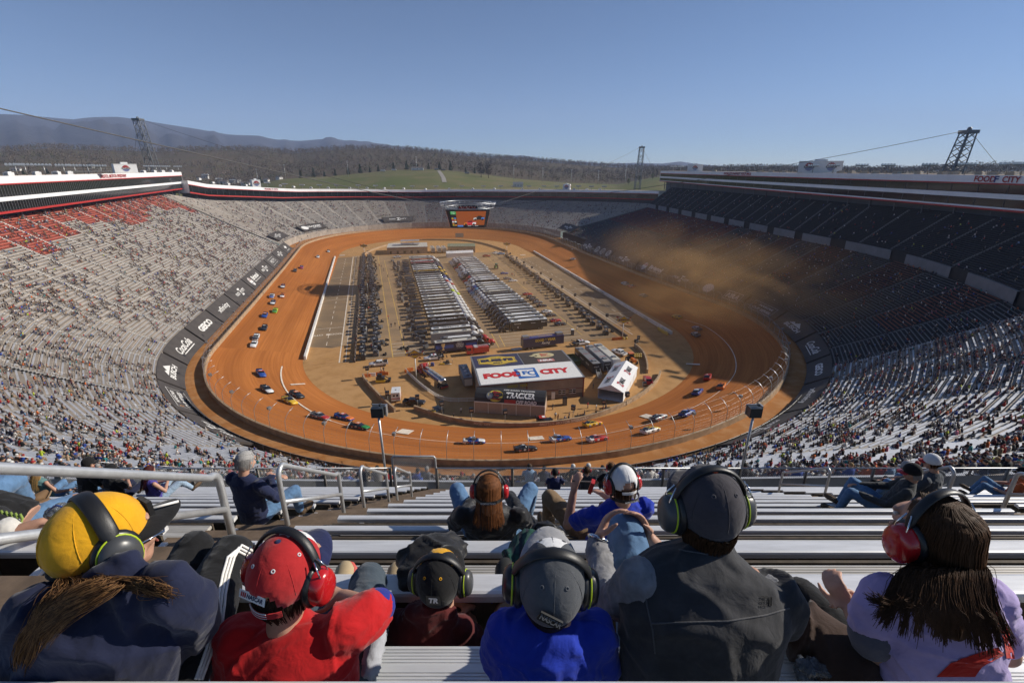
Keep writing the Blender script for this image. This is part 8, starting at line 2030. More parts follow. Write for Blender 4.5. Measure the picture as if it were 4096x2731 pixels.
# ---- 4 the boy in royal blue
def boy_blue():
 base=C(1255,1600,1.42); hc=C(1264,1340,1.345); s=1.02
 L,M=frame(hc,Vector((.03,.96,.20)),Vector((.03,-.20,.97)))
 mb=MB(); head(mb,L,M,s); limb(mb,[L(0,-.02,-.09),C(1275,1430,1.37)],[.05,.056]); loft(mb,[(C(1262,1450,1.38),.13,.07),(C(1255,1540,1.40),.14,.09),(C(1250,1640,1.45),.15,.10)])
 limb(mb,[C(1150,1460,1.39),C(1145,1520,1.5),C(1220,1480,1.65)],[.04,.036,.027]); limb(mb,[C(1375,1465,1.39),C(1385,1530,1.5),C(1310,1480,1.65)],[.04,.036,.027]); hand(mb,C(1220,1480,1.65),(.5,.8,0),(0,0,-1),.9); hand(mb,C(1310,1480,1.65),(-.5,.8,0),(0,0,-1),.9)
 limb(mb,[C(1200,1620,1.5),C(1172,1420,1.9),C(1160,1400,2.1)],[.05,.035,.03]); limb(mb,[C(1310,1620,1.5),C(1345,1430,1.9),C(1350,1450,2.2)],[.05,.035,.03])
 r=body_root('person in a dark grey cap and royal blue shirt beside the grey capped man',base,mb); face_parts(L,M,s,r,base)
 mb=MB(); loft(mb,[(C(1275,1408,1.365),.064,.06),(C(1270,1428,1.37),.12,.085),(C(1258,1465,1.38),.158,.115),(C(1255,1550,1.40),.16,.125),(C(1250,1640,1.45),.165,.13),(C(1250,1700,1.48),.165,.13)]); limb(mb,[C(1165,1450,1.385),C(1148,1510,1.45)],[.068,.06]); limb(mb,[C(1362,1452,1.385),C(1382,1520,1.46)],[.066,.06]); soft('tshirt',mb,CL['royal'],r,base,.008,5,.0075,8,6,(.8,.8,1.2))
 mb=MB(); limb(mb,[C(1200,1620,1.5),C(1172,1420,1.9),C(1160,1400,2.1)],[.09,.062,.05]); limb(mb,[C(1310,1620,1.5),C(1345,1430,1.9),C(1350,1450,2.2)],[.09,.062,.05]); soft('trousers',mb,CL['khaki'],r,base,.010,4,.004,10,7)
 shoe(r,base,C(1162,1388,2.05),C(1160,1282,2.16),mat('shoe_black',(.020,.020,.018),.75,var=.15,bump=.5,bscale=200,bdist=.001),mat('sole_cream',(.42,.36,.26),.7,var=.1),MU['black'],.105)
 shoe(r,base,C(1385,1400,2.1),C(1380,1310,2.2),MU['black'],mat('sole_cream',(.42,.36,.26)),MU['black'],.105)
 c=cap(L,M,s*1.03,r,base,CAPM['grey'],CAPM['silver'],CAPM['white'],False,CAPM['grey'],True,cloth('eyelet_grey',(.10,.105,.115)),.078,edge=-.028)
 mb=MB(); p0,p1=C(1238,1411,1.205),C(1288,1436,1.205); d_=p1-p0; q=Vector((.1,-.35,.9)); 
 mb.bar(p0,p1,.006,.026,0); ux=d_.normalized(); nn=Vector((0,-.8,.6)); nn=(nn-ux*nn.dot(ux)).normalized(); uy=nn.cross(ux); mb.text('NASCAR',(p0+p1)/2+nn*.0085,ux,uy,.013,1,.03,.2,.058); hard('cap_strap_band',mb,[MU['black'],mat('thread_grey',(.10,.10,.10),.7,var=0)],c,base)
 muffs(L,M,s*1.03,r,base,MU['black'],MU['black'],MU['band'],MU['lime'],(.032,.046,.056),.0,False,.016)
 mb=MB(); R_=random.Random(14)
 def gen(i): a_=R_.uniform(PI*1.1,PI*1.9); return [L(.076*s*math.cos(a_),(-.012+.096*math.sin(a_))*s,-.02*s),L(.070*s*math.cos(a_),(-.012+.088*math.sin(a_))*s,-.05*s),L(.06*s*math.cos(a_),(-.012+.075*math.sin(a_))*s,-.085*s)]
 hairs(mb,gen,220,.0022); hard('hair',mb,HAIR['dark'],r,base)
boy_blue()
# ---- 5 the man in the charcoal vest
def man_grey():
 base=C(1600,1640,1.50); hc=C(1622,1168,1.44); s=1.06
 L,M=frame(hc,Vector((-.08,.99,.02)),Vector((.0,.0,1)))
 mb=MB(); head(mb,L,M,s); limb(mb,[L(0,-.02,-.08),C(1626,1240,1.45),C(1620,1290,1.44)],[.062,.062,.07]); loft(mb,[(C(1620,1290,1.43),.16,.08),(C(1610,1400,1.42),.18,.11),(C(1600,1540,1.45),.17,.11),(C(1595,1640,1.5),.18,.12)])
 limb(mb,[C(1470,1340,1.41),C(1394,1372,1.62),C(1372,1245,1.82)],[.036,.036,.030]); hand(mb,C(1372,1240,1.82),(.42,.35,.85),(.9,-.3,-.1),1.05,.55,-1)
 limb(mb,[C(1760,1385,1.46),C(1700,1420,1.75),C(1540,1290,1.90),C(1490,1235,1.95)],[.035,.034,.034,.028]); hand(mb,C(1490,1232,1.95),(-.45,.2,.85),(-.8,-.4,.1),1.02,.5,1)
 limb(mb,[C(1500,1640,1.6),C(1470,1380,1.78),C(1438,1215,1.95),C(1420,1420,2.3)],[.06,.05,.045,.03]); limb(mb,[C(1700,1640,1.6),C(1560,1282,2.1),C(1570,1430,2.5)],[.06,.045,.03])
 r=body_root('person in a plain dark cap and charcoal vest, largest figure of the front row',base,mb); face_parts(L,M,s,r,base)
 mb=MB(); loft(mb,[(C(1628,1228,1.445),.068,.066),(C(1627,1252,1.445),.078,.075),(C(1622,1280,1.44),.15,.095),(C(1618,1315,1.43),.215,.125),(C(1615,1400,1.41),.248,.155),(C(1605,1480,1.42),.235,.16),(C(1595,1580,1.46),.225,.165),(C(1592,1680,1.52),.22,.165)]); loft(mb,[(C(1770,1340,1.42),.07,.07),(C(1795,1390,1.43),.07,.075),(C(1790,1440,1.45),.05,.06)]); soft('vest',mb,CL['char'],r,base,.0085,5,.006,5.0,8,(.9,.9,1.1))
 vo=[o for o in r.children if o.name.startswith('vest')][0]; mb=MB()
 for pts in ([(1496,1431),(1570,1429),(1672,1426),(1758,1412),(1812,1396)],[(1481,1345),(1486,1390),(1499,1445),(1505,1500)],[(1560,1262),(1620,1272),(1690,1262)]):
  q=drape(vo,pts,.001,8)
  if len(q)>2: mb.tube(q,.0022,6)
 hard('vest_seam',mb,cloth('seam_grey',(.085,.085,.09)),r,base)
 c_=drape(vo,[(1759,1380),(1760,1380)],.003,1)
 if c_:
  mb=MB(); ux=(drape(vo,[(1768,1380),(1769,1380)],.003,1)[0]-drape(vo,[(1750,1381),(1751,1381)],.003,1)[0]).normalized(); uy=(drape(vo,[(1759,1371),(1759,1372)],.003,1)[0]-drape(vo,[(1759,1389),(1759,1390)],.003,1)[0]).normalized(); c0=c_[0]
  for i,y in enumerate((.010,.0,-.010)): mb.text(('THE','NORTH','FACE')[i],c0+uy*y-ux*.010,ux,uy,.0075,0,.03,width=.026,lift=.002)
  for k in range(3): mb.tube([c0+ux*(.008+.005*k)+uy*-.012,c0+ux*(.008+.005*k)+uy*.004,c0+ux*(.010+.005*k)+uy*.011],.0014,4)
  hard('vest_mark',mb,cloth('seam_dark',(.010,.010,.011)),r,base)
 mb=MB(); limb(mb,[C(1474,1335,1.40),C(1430,1375,1.50),C(1394,1372,1.62)],[.069,.062,.057]); limb(mb,[C(1394,1372,1.62),C(1382,1310,1.72),C(1372,1250,1.81)],[.060,.05,.042]); limb(mb,[C(1775,1370,1.44),C(1700,1420,1.75),C(1540,1290,1.90)],[.066,.055,.045]); soft('shirt_sleeves',mb,CL['heather'],r,base,.008,5,.0065,11,9)
 mb=MB(); limb(mb,[C(1500,1640,1.6),C(1470,1380,1.78),C(1438,1215,1.95)],[.10,.088,.074]); limb(mb,[C(1438,1215,1.95),C(1425,1320,2.12),C(1420,1420,2.3)],[.072,.062,.055]); limb(mb,[C(1700,1640,1.6),C(1560,1282,2.1),C(1570,1430,2.5)],[.10,.074,.058]); soft('jeans',mb,CL['denim'],r,base,.009,5,.005,8,10,(1,1,.6))
 mb=MB()
 wc=C(1374,1236,1.81); ax_=(C(1380,1215,1.83)-C(1368,1262,1.80)).normalized(); u_=ax_.cross(Vector((0,1,0))).normalized(); v_=ax_.cross(u_)
 mb.tube([wc+u_*.036*math.cos(2*PI*i/18)+v_*.030*math.sin(2*PI*i/18) for i in range(18)],.0075,8,closed=True); hard('wristwatch',mb,M_chrome,r,base)
 shoe(r,base,C(1405,1430,2.25),C(1395,1370,2.45),MU['black'],MU['black'],MU['black'],.11); shoe(r,base,C(1575,1450,2.45),C(1580,1400,2.6),MU['black'],MU['black'],MU['black'],.11)
 c=cap(L,M,s,r,base,CAPM['plum'],CAPM['plum'],None,False,mat('button_orange',(.62,.07,.01),.6,var=0),True,CAPM['silver'] if False else cloth('eyelet_plum',(.075,.07,.08)),.075,edge=-.022)
 muffs(L,M,s,r,base,MU['grey'],MU['black'],MU['band'],MU['lime'],(.032,.045,.056),.0,True,.014,-.006,.006)
 mb=MB(); R_=random.Random(24)
 def gen(i): a_=R_.uniform(PI*1.02,PI*1.98); z0=R_.uniform(-.045,-.015); return [L(.077*s*math.cos(a_),(-.012+.097*math.sin(a_))*s,z0*s),L(.073*s*math.cos(a_),(-.012+.091*math.sin(a_))*s,(z0-.025)*s),L(.067*s*math.cos(a_),(-.012+.083*math.sin(a_))*s,(z0-.045)*s)]
 hairs(mb,gen,380,.0018); hard('hair',mb,HAIR['brown'],r,base)
man_grey()
# ---- 6 the girl with long brown hair, right
def girl_right():
 base=C(2150,1620,1.48); hc=C(2142,1222,1.42); s=1.0
 L,M=frame(hc,Vector((-.20,.97,-.02)),Vector((-.05,.02,1)))
 mb=MB(); head(mb,L,M,s); limb(mb,[L(0,-.02,-.08),C(2150,1310,1.44),C(2150,1350,1.44)],[.05,.05,.06]); loft(mb,[(C(2150,1360,1.44),.14,.07),(C(2150,1460,1.44),.15,.09),(C(2150,1600,1.5),.15,.10)])
 limb(mb,[C(2010,1400,1.46),C(2015,1495,1.50),C(1962,1412,1.66),C(1952,1392,1.70)],[.042,.040,.030,.027]); hand(mb,C(1953,1395,1.69),(-.45,.55,.62),(.75,.45,-.35),.92,1.0,1)
 limb(mb,[C(2060,1405,1.66),C(1990,1385,1.73)],[.034,.027]); hand(mb,C(1982,1380,1.735),(-.85,.15,.3),(.2,-.8,-.4),.9,1.0,-1)
 limb(mb,[C(2040,1600,1.6),C(1930,1460,1.8),C(1838,1362,1.95),C(1862,1490,2.2)],[.05,.045,.035,.025]); limb(mb,[C(2150,1630,1.6),C(1985,1410,2.1),C(1990,1490,2.4)],[.05,.035,.025]); limb(mb,[C(2290,1400,1.46),C(2310,1500,1.52)],[.042,.04])
 r=body_root('person with long dark brown hair and a lavender shirt, rightmost of the front row',base,mb,.0065); face_parts(L,M,s,r,base)
 mb=MB(); loft(mb,[(C(2150,1325,1.44),.062,.058),(C(2150,1345,1.44),.12,.085),(C(2155,1385,1.44),.165,.115),(C(2158,1470,1.44),.168,.125),(C(2158,1580,1.48),.17,.13),(C(2158,1680,1.54),.17,.13)]); limb(mb,[C(2035,1365,1.45),C(2005,1400,1.46),C(2000,1445,1.475)],[.062,.060,.060]); limb(mb,[C(2268,1372,1.45),C(2305,1470,1.5)],[.062,.056]); soft('tshirt',mb,CL['lav'],r,base,.008,5,.007,8,11,(.8,.8,1.2))
 mb=MB(); limb(mb,[C(2000,1452,1.475),C(2002,1468,1.48)],[.0625,.061]); soft('sleeve_cuff',mb,cloth('cuff_grey',(.10,.10,.13)),r,base,.008,2)
 mb=MB(); limb(mb,[C(2040,1600,1.6),C(1930,1460,1.8),C(1838,1362,1.95)],[.10,.088,.064]); limb(mb,[C(1838,1362,1.95),C(1862,1500,2.2)],[.062,.05]); limb(mb,[C(2150,1630,1.6),C(1985,1410,2.1),C(1990,1500,2.4)],[.095,.062,.05]); soft('leggings',mb,CL['black'],r,base,.009,5,.002,12,12)
 to_=[o for o in r.children if o.name.startswith('tshirt')][0]; mb=MB()
 for la,lb in (([(2150,1552),(2184,1520),(2250,1496),(2299,1484)],[(2238,1552),(2254,1529),(2285,1512),(2310,1500)]),([(2268,1400),(2292,1432),(2303,1470),(2310,1510),(2314,1552)],[(2290,1405),(2310,1436),(2322,1470),(2330,1510),(2335,1552)])):
  A_,B_=[],[]
  for (x0,y0),(x1,y1) in zip(la,la[1:]):
   for j in range(6): A_.append((x0+(x1-x0)*j/6,y0+(y1-y0)*j/6))
  for (x0,y0),(x1,y1) in zip(lb,lb[1:]):
   for j in range(6): B_.append((x0+(x1-x0)*j/6,y0+(y1-y0)*j/6))
  prev=None
  for pa_,pb_ in zip(A_,B_):
   q=drape(to_,[pa_,pb_],.0025,4)
   if len(q)== 5:
    if prev:
     for k in range(4): mb.poly([prev[k],prev[k+1],q[k+1],q[k]])
    prev=q
   else: prev=None
 hard('shirt_print',mb,cloth('print_orange_red',(.52,.03,.02)),r,base)
 muffs(L,M,s*1.04,r,base,MU['red'],MU['black'],MU['band'],None,(.034,.046,.058),.0,True,.014,-.012,.008)
 mb=MB(); loft(mb,[(L(0,-.01,.112),.03,.03),(L(0,-.015,.09),.075,.075),(L(0,-.02,.03),.086,.094),(L(.01,-.04,-.05),.086,.080),(C(2160,1330,1.385),.092,.06),(C(2180,1390,1.35),.098,.042),(C(2205,1430,1.335),.075,.026),(C(2222,1450,1.335),.04,.014)],(1,.2,0)); soft('hair',mb,HAIR['brown'],r,base,.009,5,.004,30,13,(1,1,.12))
 hr=[o for o in r.children if o.name.startswith('hair')][0]
 mb=MB(); R_=random.Random(31)
 def gen(i):
  a_=R_.uniform(0,2*PI); q=R_.uniform(.0,1); x0,y0=.090*math.cos(a_),-.022+.100*math.sin(a_)
  if y0>.045: y0=.045-R_.uniform(0,.05)
  top_=L(x0*.25*s,-.01*s+y0*.2,.116*s); mid=L(x0*s,y0*s,R_.uniform(-.01,.05)*s)
  cl_=i % 34; f=max(0,min(1,(cl_+.5)/34+R_.gauss(0,.012))); q1=CL2[cl_]; g_=lambda v: R_.gauss(0,v)
  x0=.090*(f*2-1)*.95+g_(.006); x0=max(-.09,min(.09,x0)); y0=-.022-.100*math.sqrt(max(0,1-(x0/.0905)** 2))*R_.uniform(.35,1.0)
  top_=L(x0*.3*s,(y0*.25+R_.uniform(-.02,.05))*s,.117*s); mid=L(x0*s,y0*s,(.02+g_(.01))*s)
  e1=C(2060+214*f+g_(4),1318+g_(5),1.318-.022*math.sin(PI*f)); e2=C(2034+252*f+g_(5)+6*q1[0],1378+16*f+g_(6),1.292-.018*math.sin(PI*f)); e3=C(2006+312*f+g_(7)+16*q1[0],1405+70*f+34*q1[1]+g_(9),1.272)
  return crom([top_,L(x0*.85*s,y0*.88*s,.085*s),mid,L(x0*1.03*s,(y0-.005)*s,-.05*s),e1,e2,e3],3)
 CL2=[(R_.uniform(-1,1),R_.uniform(-1.3,1)) for _ in range(34)]
 hairs(mb,gen,1900,.0014,0,3); hard('hair_strands',mb,HAIR['brown'],hr,base)
girl_right()
# ---- things lying about
def cloth_lump(name,label,cat,pts,m,vox=.011,wr=.014,ws=7,seed=20):
 mb=MB()
 for path in pts: loft(mb,[(C(x,y,z),a,b) for x,y,z,a,b in path],(1,0,0))
 base=C(*pts[0][0][:3]); o=soft(name,mb,m,None,base,vox,5,wr,ws,seed); return tag(o,label,cat)
cloth_lump('jacket','black jacket draped over the bench beyond the person in maroon','jacket',[[(1000,1228,2.15,.05,.04),(1005,1262,2.1,.13,.07),(985,1300,2.05,.15,.08),(960,1340,2.0,.12,.06),(940,1365,1.98,.06,.04)],[(1020,1240,2.15,.06,.05),(1050,1258,2.14,.05,.035),(1040,1290,2.1,.04,.03)]],CL['jkt'])
cloth_lump('blanket','dark brown fleece blanket over the legs of the long haired person','blanket',[[(1800,1440,1.62,.05,.05),(1850,1450,1.62,.11,.07),(1900,1490,1.58,.12,.08),(1940,1540,1.54,.10,.08),(1960,1600,1.5,.09,.08)]],CL['brown'],.010,.018,6)
def plaid_mat():
 m=mat('plaid_weave',(.010,.022,.028),.9,var=0,bump=.4,bscale=500,bdist=.001); nt=m.node_tree; N=nt.nodes; L_=nt.links; bs=N['Principled BSDF']; tc=N.new('ShaderNodeTexCoord')
 prev=None
 for ax,rot in (('X',.5),('Z',.5)):
  wv=N.new('ShaderNodeTexWave'); wv.inputs['Scale'].default_value=9; wv.bands_direction=ax; wv.inputs['Distortion'].default_value=.6; L_.new(tc.outputs['Object'],wv.inputs['Vector'])
  rp=N.new('ShaderNodeValToRGB'); rp.color_ramp.elements[0].position=.45; rp.color_ramp.elements[0].color=(.008,.012,.022,1); rp.color_ramp.elements[1].position=.62; rp.color_ramp.elements[1].color=(.012,.075,.055,1); L_.new(wv.outputs['Color'],rp.inputs[0])
  if prev is None: prev=rp.outputs[0]
  else:
   mx=N.new('ShaderNodeMix'); mx.data_type='RGBA'; mx.inputs[0].default_value=.5; L_.new(prev,mx.inputs[6]); L_.new(rp.outputs[0],mx.inputs[7]); prev=mx.outputs[2]
 L_.new(prev,bs.inputs['Base Color']); return m
cloth_lump('plaid_shirt','green and navy plaid shirt hanging over the bench behind the blue shirted person','shirt',[[(1195,1225,2.35,.05,.04),(1215,1250,2.3,.12,.06),(1225,1285,2.22,.15,.07),(1215,1330,2.15,.12,.06),(1190,1360,2.1,.08,.05)]],plaid_mat())
mb=MB(); base=C(1870,1535,1.5)
for i in range(7): mb.ell(C(1850+(i % 4)*18,1530+(i // 4)*20,1.50+.01*i),(.028,.03,.022),0,10,7)
m_=bpy.data.materials.new('clear_plastic'); m_.use_nodes=True; b_=m_.node_tree.nodes['Principled BSDF']; b_.inputs['Roughness'].default_value=.08; b_.inputs['Base Color'].default_value=(.35,.38,.42,1); b_.inputs['Transmission Weight'].default_value=.75; b_.inputs['IOR'].default_value=1.3
V,F=remesh(mb,.008,2,.010,22,3); o=MB(); o.add([tuple(Vector(v)-base) for v in V],F,0,True); o=o.build('plastic_bag',m_,None,base); tag(o,'clear plastic bag beside the charcoal vest at the bottom','bag')
mb=MB(); base=C(1245,1235,3.0); loft(mb,[(C(1225,1240,3.0),.10,.08),(C(1260,1236,3.0),.12,.09),(C(1295,1240,3.0),.06,.06)],(0,0,1)); mb2=MB(); mb2.tube([C(1215,1225,2.95),C(1235,1203,2.95),C(1270,1205,2.95),C(1290,1228,2.95)],.008,6).tube([C(1222,1228,2.9),C(1240,1212,2.9),C(1262,1213,2.9),C(1280,1232,2.9)],.008,6)
o=soft('handbag',mb,MU['band'],None,base,.012,4,.006,12,8); tag(o,'black handbag with looped straps between the two couples','bag'); hard('strap',mb2,MU['band'],o,base)
# ---- seated people farther down the deck
def sitter(label,x,y,zc,shirt,pants,k=1.0,yaw=0.0,lean=.15,hairm=None,capm=None,billm=None,capback=False,hairlen=.0,sleeve='short',arms='fwd',knees=.12,legup=-.05,skin=SK,muff=None,print_=None,armup=False,spread=.16,wr=.006,hair_r=.0024,bust=1.0,lx=0.0):
 """x, y, zc: hips in the photograph; everything else in the sitter's own frame"""
 hip=C(x,y,zc); Rz=Matrix.Rotation(yaw,3,'Z')
 def q(a,b,c): return hip+Rz @ Vector((a*k+lx*max(0,c),(b+lean*-.0+(c*-lean))*k,c*k))
 def g(a,b,c): return hip+Rz @ Vector((a*k,b*k,c*k))
 hc=q(0,.07,.69); up=(q(0,0,.7)-q(0,0,0)).normalized(); up=(up+Vector((0,0,.6))).normalized(); L,M=frame(hc,Rz @ Vector((0,.95,-.25)),up); base=hip-Vector((0,0,.1*k))
 mb=MB(); head(mb,L,M,k); limb(mb,[L(0,-.02*k,-.08*k),q(0,.0,.53)],[.052*k,.056*k]); loft(mb,[(q(0,.0,.50),.15*k,.07*k),(q(0,0,.3),.14*k,.09*k),(q(0,0,.05),.15*k,.10*k)],Rz @ Vector((1,0,0)))
 cl=MB(); loft(cl,[(q(0,.0,.565),.06*k,.055*k),(q(0,.0,.53),.12*k,.075*k),(q(0,.0,.46),.195*k,.105*k*bust),(q(0,0,.30),.185*k,.12*k),(q(0,0,.12),.175*k,.13*k),(q(0,.02,-.03),.18*k,.14*k)],Rz @ Vector((1,0,0)))
 for sx in (-1,1):
  S=q(.19*sx,0,.47)
  if arms== 'fwd': E,Wr=q(.27*sx,.10,.24),g(.13*sx,.36,.20)
  elif arms== 'fold': E,Wr=q(.27*sx,.10,.25),g(-.02*sx,.30,.30)
  elif arms== 'rest': E,Wr=q(.36*sx,.0,.26),g(.34*sx,.25,.12)
  if armup and sx<0: E,Wr=q(-.29,.14,.24),q(-.25,.24,.50)
  limb(mb,[S,E,Wr],[.045*k,.039*k,.028*k]); hd=(Wr-E).normalized(); hand(mb,Wr,hd,Rz @ Vector((-sx*.3,.1,-.9)),k,.55,-sx)
  if sleeve== 'long': limb(cl,[S,E,Wr],[.066*k,.056*k,.042*k])
  elif sleeve== 'short': limb(cl,[S,S.lerp(E,.62)],[.066*k,.062*k])
  else: pass
 lg=MB()
 for sx in (-1,1):
  Hp=g(.09*sx,.03,.03); Kn=g(spread*sx,.44,knees); An=g(spread*.9*sx,.58+legup,-.12+legup)
  limb(mb,[Hp,Kn,An],[.07*k,.05*k,.035*k]); limb(lg,[Hp,Kn],[.095*k,.068*k]); limb(lg,[Kn,An],[.066*k,.05*k])
 r=body_root(label,base,mb,.011*k,skin); face_parts(L,M,k,r,base)
 soft({'long': 'jacket','short': 'tshirt','none': 'vest_top'}[sleeve],cl,shirt,r,base,.012*k,5,wr,8,len(label),(.9,.9,1.1)); soft('trousers',lg,pants,r,base,.012*k,5,.004,9,3)
 for sx in (-1,1): shoe(r,base,g(spread*.9*sx,.56+legup,-.16+legup),g(spread*1.0*sx,.78+legup,-.10+legup*1.6),mat('shoe_brown',(.10,.06,.03),.8,var=.15),mat('sole_dark',(.04,.03,.025),.7,var=.1),MU['black'],.10*k)
 if capm: cap(L,M,k*1.02,r,base,capm,billm or capm,None,capback,None,True,None,.07)
 if hairm:
  hm=MB(); R_=random.Random(len(label)*7)
  def gen(i):
   a_=R_.uniform(0,2*PI); cz=R_.uniform(.0,1)** .6
   x0,y0=.082*math.cos(a_),-.016+.102*math.sin(a_)
   if capm: a_=R_.uniform(PI*1.0,PI*2.0); x0,y0=.080*math.cos(a_),-.012+.100*math.sin(a_); st=[L(x0*k,y0*k,-.005*k)]
   else: st=[L(x0*.2*k,(-.01+y0*.2)*k,.114*k),L(x0*.75*k,(y0*.75)*k,.088*k),L(x0*k,y0*k,.035*k)]
   if y0>.03 and not capm: return st[:2]+[L(x0*.97*k,y0*.92*k,.06*k)]
   ln=hairlen*R_.uniform(.75,1.05)+.06; st.append(L(x0*1.0*k,(y0*.98-.0)*k,(-.02-.02)*k))
   if hairlen>.08: st += [L(x0*1.05*k,(min(y0,-.02)-.02)*k,(-.03-ln*.5)*k),L(x0*(1.1+R_.uniform(-.2,.2))*k,(min(y0,-.02)-.03)*k,(-.04-ln)*k)]
   else: st.append(L(x0*.92*k,y0*.9*k,(-.04-ln*.5)*k))
   return st
  hm2=MB(); 
  if not capm: hm2.ell(L(0,-.016*k,.03*k),(.081*k,.098*k,.088*k),0,18,12,M)
  if not capm: h0=hard('hair',hm2,hairm,r,base); hairs(hm,gen,260,hair_r*k,0,3); hard('hair_strands',hm,hairm,h0,base)
  else: hairs(hm,gen,160,hair_r*k,0,3); hard('hair',hm,hairm,r,base)
 if muff: muffs(L,M,k*1.03,r,base,MU[muff],MU['black'],MU['band'],None,(.032,.044,.054),.0,True,.013)
 if print_:
  pm=MB(); nb=(Rz @ Vector((0,-1,0))); ux=Rz @ Vector((1,0,0)); uy=(q(0,0,.4)-q(0,0,.1)).normalized(); nn=ux.cross(uy)
  def bk(h,d=.0): return q(0,-.135-d,h)
  print_(pm,bk,ux,uy); hard('shirt_print',pm,[mat('print_pale',(.42,.42,.43),.8,var=.1),mat('print_red',(.36,.06,.06),.8,var=.05),mat('print_blue',(.10,.13,.22),.8,var=.05),mat('print_grey',(.12,.12,.12),.8,var=.1)],r,base)
 return r,L,M,base,q,g
def flag_print(pm,bk,ux,uy):
 for i in range(6):
  c=bk(.18+.04*i,.012); pm.poly([c-ux*.09-uy*.011,c+ux*.10-uy*.011,c+ux*.10+uy*.011,c-ux*.09+uy*.011],3)
def num_print(pm,bk,ux,uy):
 pm.text('21',bk(.27,.012),ux,uy,.17,0,.03,width=.19)
 for i in range(4): c=bk(.20+.034*i,.017); pm.poly([c-ux*.075-uy*.006,c-ux*.005-uy*.006,c-ux*.005+uy*.006,c-ux*.075+uy*.006],1)
 pm.text('MOTOR',bk(.42,.0),ux,uy,.03,0,.02,width=.22)
r,L,M,base,q,g=sitter('person with auburn hair and a black windbreaker seated two benches below the front row',1130,1262,3.75,CL['jkt'],CL['denim'],1.04,0,.42,HAIR['auburn'],None,None,False,.10,'long','fwd',.20,-.05,SK,None,None,False,.30,.009,.003)
mb=MB(); 
for i in range(13):
 a0=PI*(1.0+i/13); a1=PI*(1.0+(i+1)/13); f_=lambda a: L(.098*math.cos(a),-.01+.118*math.sin(a),-.035); mb.bar(f_(a0),f_(a1),.004,.022)
mb.text('RACING ELECTRONICS',L(0,-.133,-.035),L(1,0,0)-L(0,0,0),L(0,0,1)-L(0,0,0),.012,1,.02,width=.10); hard('headset_strap',mb,[MU['black'],M_white],r,base)
muffs(L,M,1.05,r,base,MU['red'],MU['black'],MU['band'],None,(.030,.040,.048),0,False,.012)
r,L,M,base,q,g=sitter('person in a white mesh cap and blue shirt holding up a radio antenna',1392,1262,3.75,CL['royal'],CL['khaki'],1.04,.25,.32,HAIR['brown'],CAPM['white'],CAPM['white'],True,.02,'short','fwd',.20,-.05,SK,'red',None,True,.30,.008)
mb=MB(); mb.bar(q(-.02,.40,.30),q(.0,.42,.40),.06,.03,0); mb.tube([q(-.02,.42,.40),q(-.26,.27,.60)],.006,6,1); o=mb.build('radio_scanner',[PR,M_black]); tag(o,'red handheld radio scanner with a long antenna held by the white capped person','radio')
mb=MB()
for i in range(13):
 a0=PI*(1.0+i/13); a1=PI*(1.0+(i+1)/13); f_=lambda a: L(.100*math.cos(a),-.01+.122*math.sin(a),-.075); mb.bar(f_(a0),f_(a1),.004,.022)
mb.text('RACING ELECTRONICS',L(0,-.138,-.075),L(1,0,0)-L(0,0,0),L(0,0,1)-L(0,0,0),.012,1,.02,width=.10); hard('headset_strap',mb,[MU['black'],M_white],r,base)
zr=lambda y_: (lambda th: (lambda d_: d_*CP+(.7*d_+.527)*SP)(.527/(math.tan(th)-.70)))(math.atan((y_*1.7415-1365.5)/FPX)+PITCH)
sitter('person with short grey hair and a navy sweatshirt at the end of the left benches',585,1186,zr(1180),cloth('sweat_navy',(.016,.022,.06)),CL['denim'],1.02,-.35,.05,HAIR['grey'],None,None,False,.0,'long','fold',.08,-.1)
sitter('person with long blond hair and a teal top in the left group',112,1146,zr(1138),cloth('top_teal',(.10,.20,.20)),CL['denim'],.98,-.2,.1,HAIR['blond'],None,None,False,.30,'none','rest',.1,-.1)
sitter('person in a black shirt with a striped flag on the back in the left group',205,1146,zr(1138),cloth('tee_black',(.014,.014,.015)),CL['denim'],1.08,-.3,-.15,HAIR['dark'],CAPM['black'],None,False,.0,'short','fold',.1,-.05,SK,None,flag_print)
sitter('person in a black shirt with pale stripes, between the flag shirt and the purple top',272,1146,zr(1138),cloth('tee_black',(.014,.014,.015)),CL['navy'],1.0,-.2,.05,HAIR['dark'],CAPM['black'],None,False,.0,'short','fold',.1,-.05,SK,None,flag_print)
sitter('person with long dark red hair and a violet top in the left group',360,1146,zr(1138),cloth('top_violet',(.07,.055,.26)),cloth('denim_pale',(.30,.40,.52)),.98,-.5,.08,mat('hair_dark_red',(.06,.014,.012),.66,spec=.16,var=.3,scale=60),None,None,False,.34,'none','fold',.22,.05)
sitter('person in a black cap and navy shirt at the fence behind the middle block',1274,1130,zr(1124),cloth('tee_navy',(.02,.028,.085)),CL['navy'],.92,0,.02,HAIR['dark'],CAPM['black'],None,False,.04,'short','fwd',.1,-.1,SK,'red')
sitter('person with curly brown hair and a grey shirt at the fence',1346,1130,zr(1124),cloth('tee_grey',(.05,.052,.055)),CL['navy'],1.0,.05,.0,HAIR['brown'],None,None,False,.02,'short','fwd',.1,-.1,SK,'red')
sitter('person with cropped hair and a black shirt at the fence, tallest of three',1400,1126,zr(1124),cloth('tee_black',(.014,.014,.015)),CL['black'],1.08,.0,.0,HAIR['brown'],None,None,False,.0,'short','rest',.1,-.1,SK,'red')
sitter('person with frizzy grey hair, a black visor cap and dark grey shirt reclining',2035,1172,zr(1163),cloth('tee_char',(.042,.044,.046)),CL['denim'],.98,.9,.30,HAIR['grey'],CAPM['black'],MU['red'],False,.03,'long','fwd',.20,-.05)
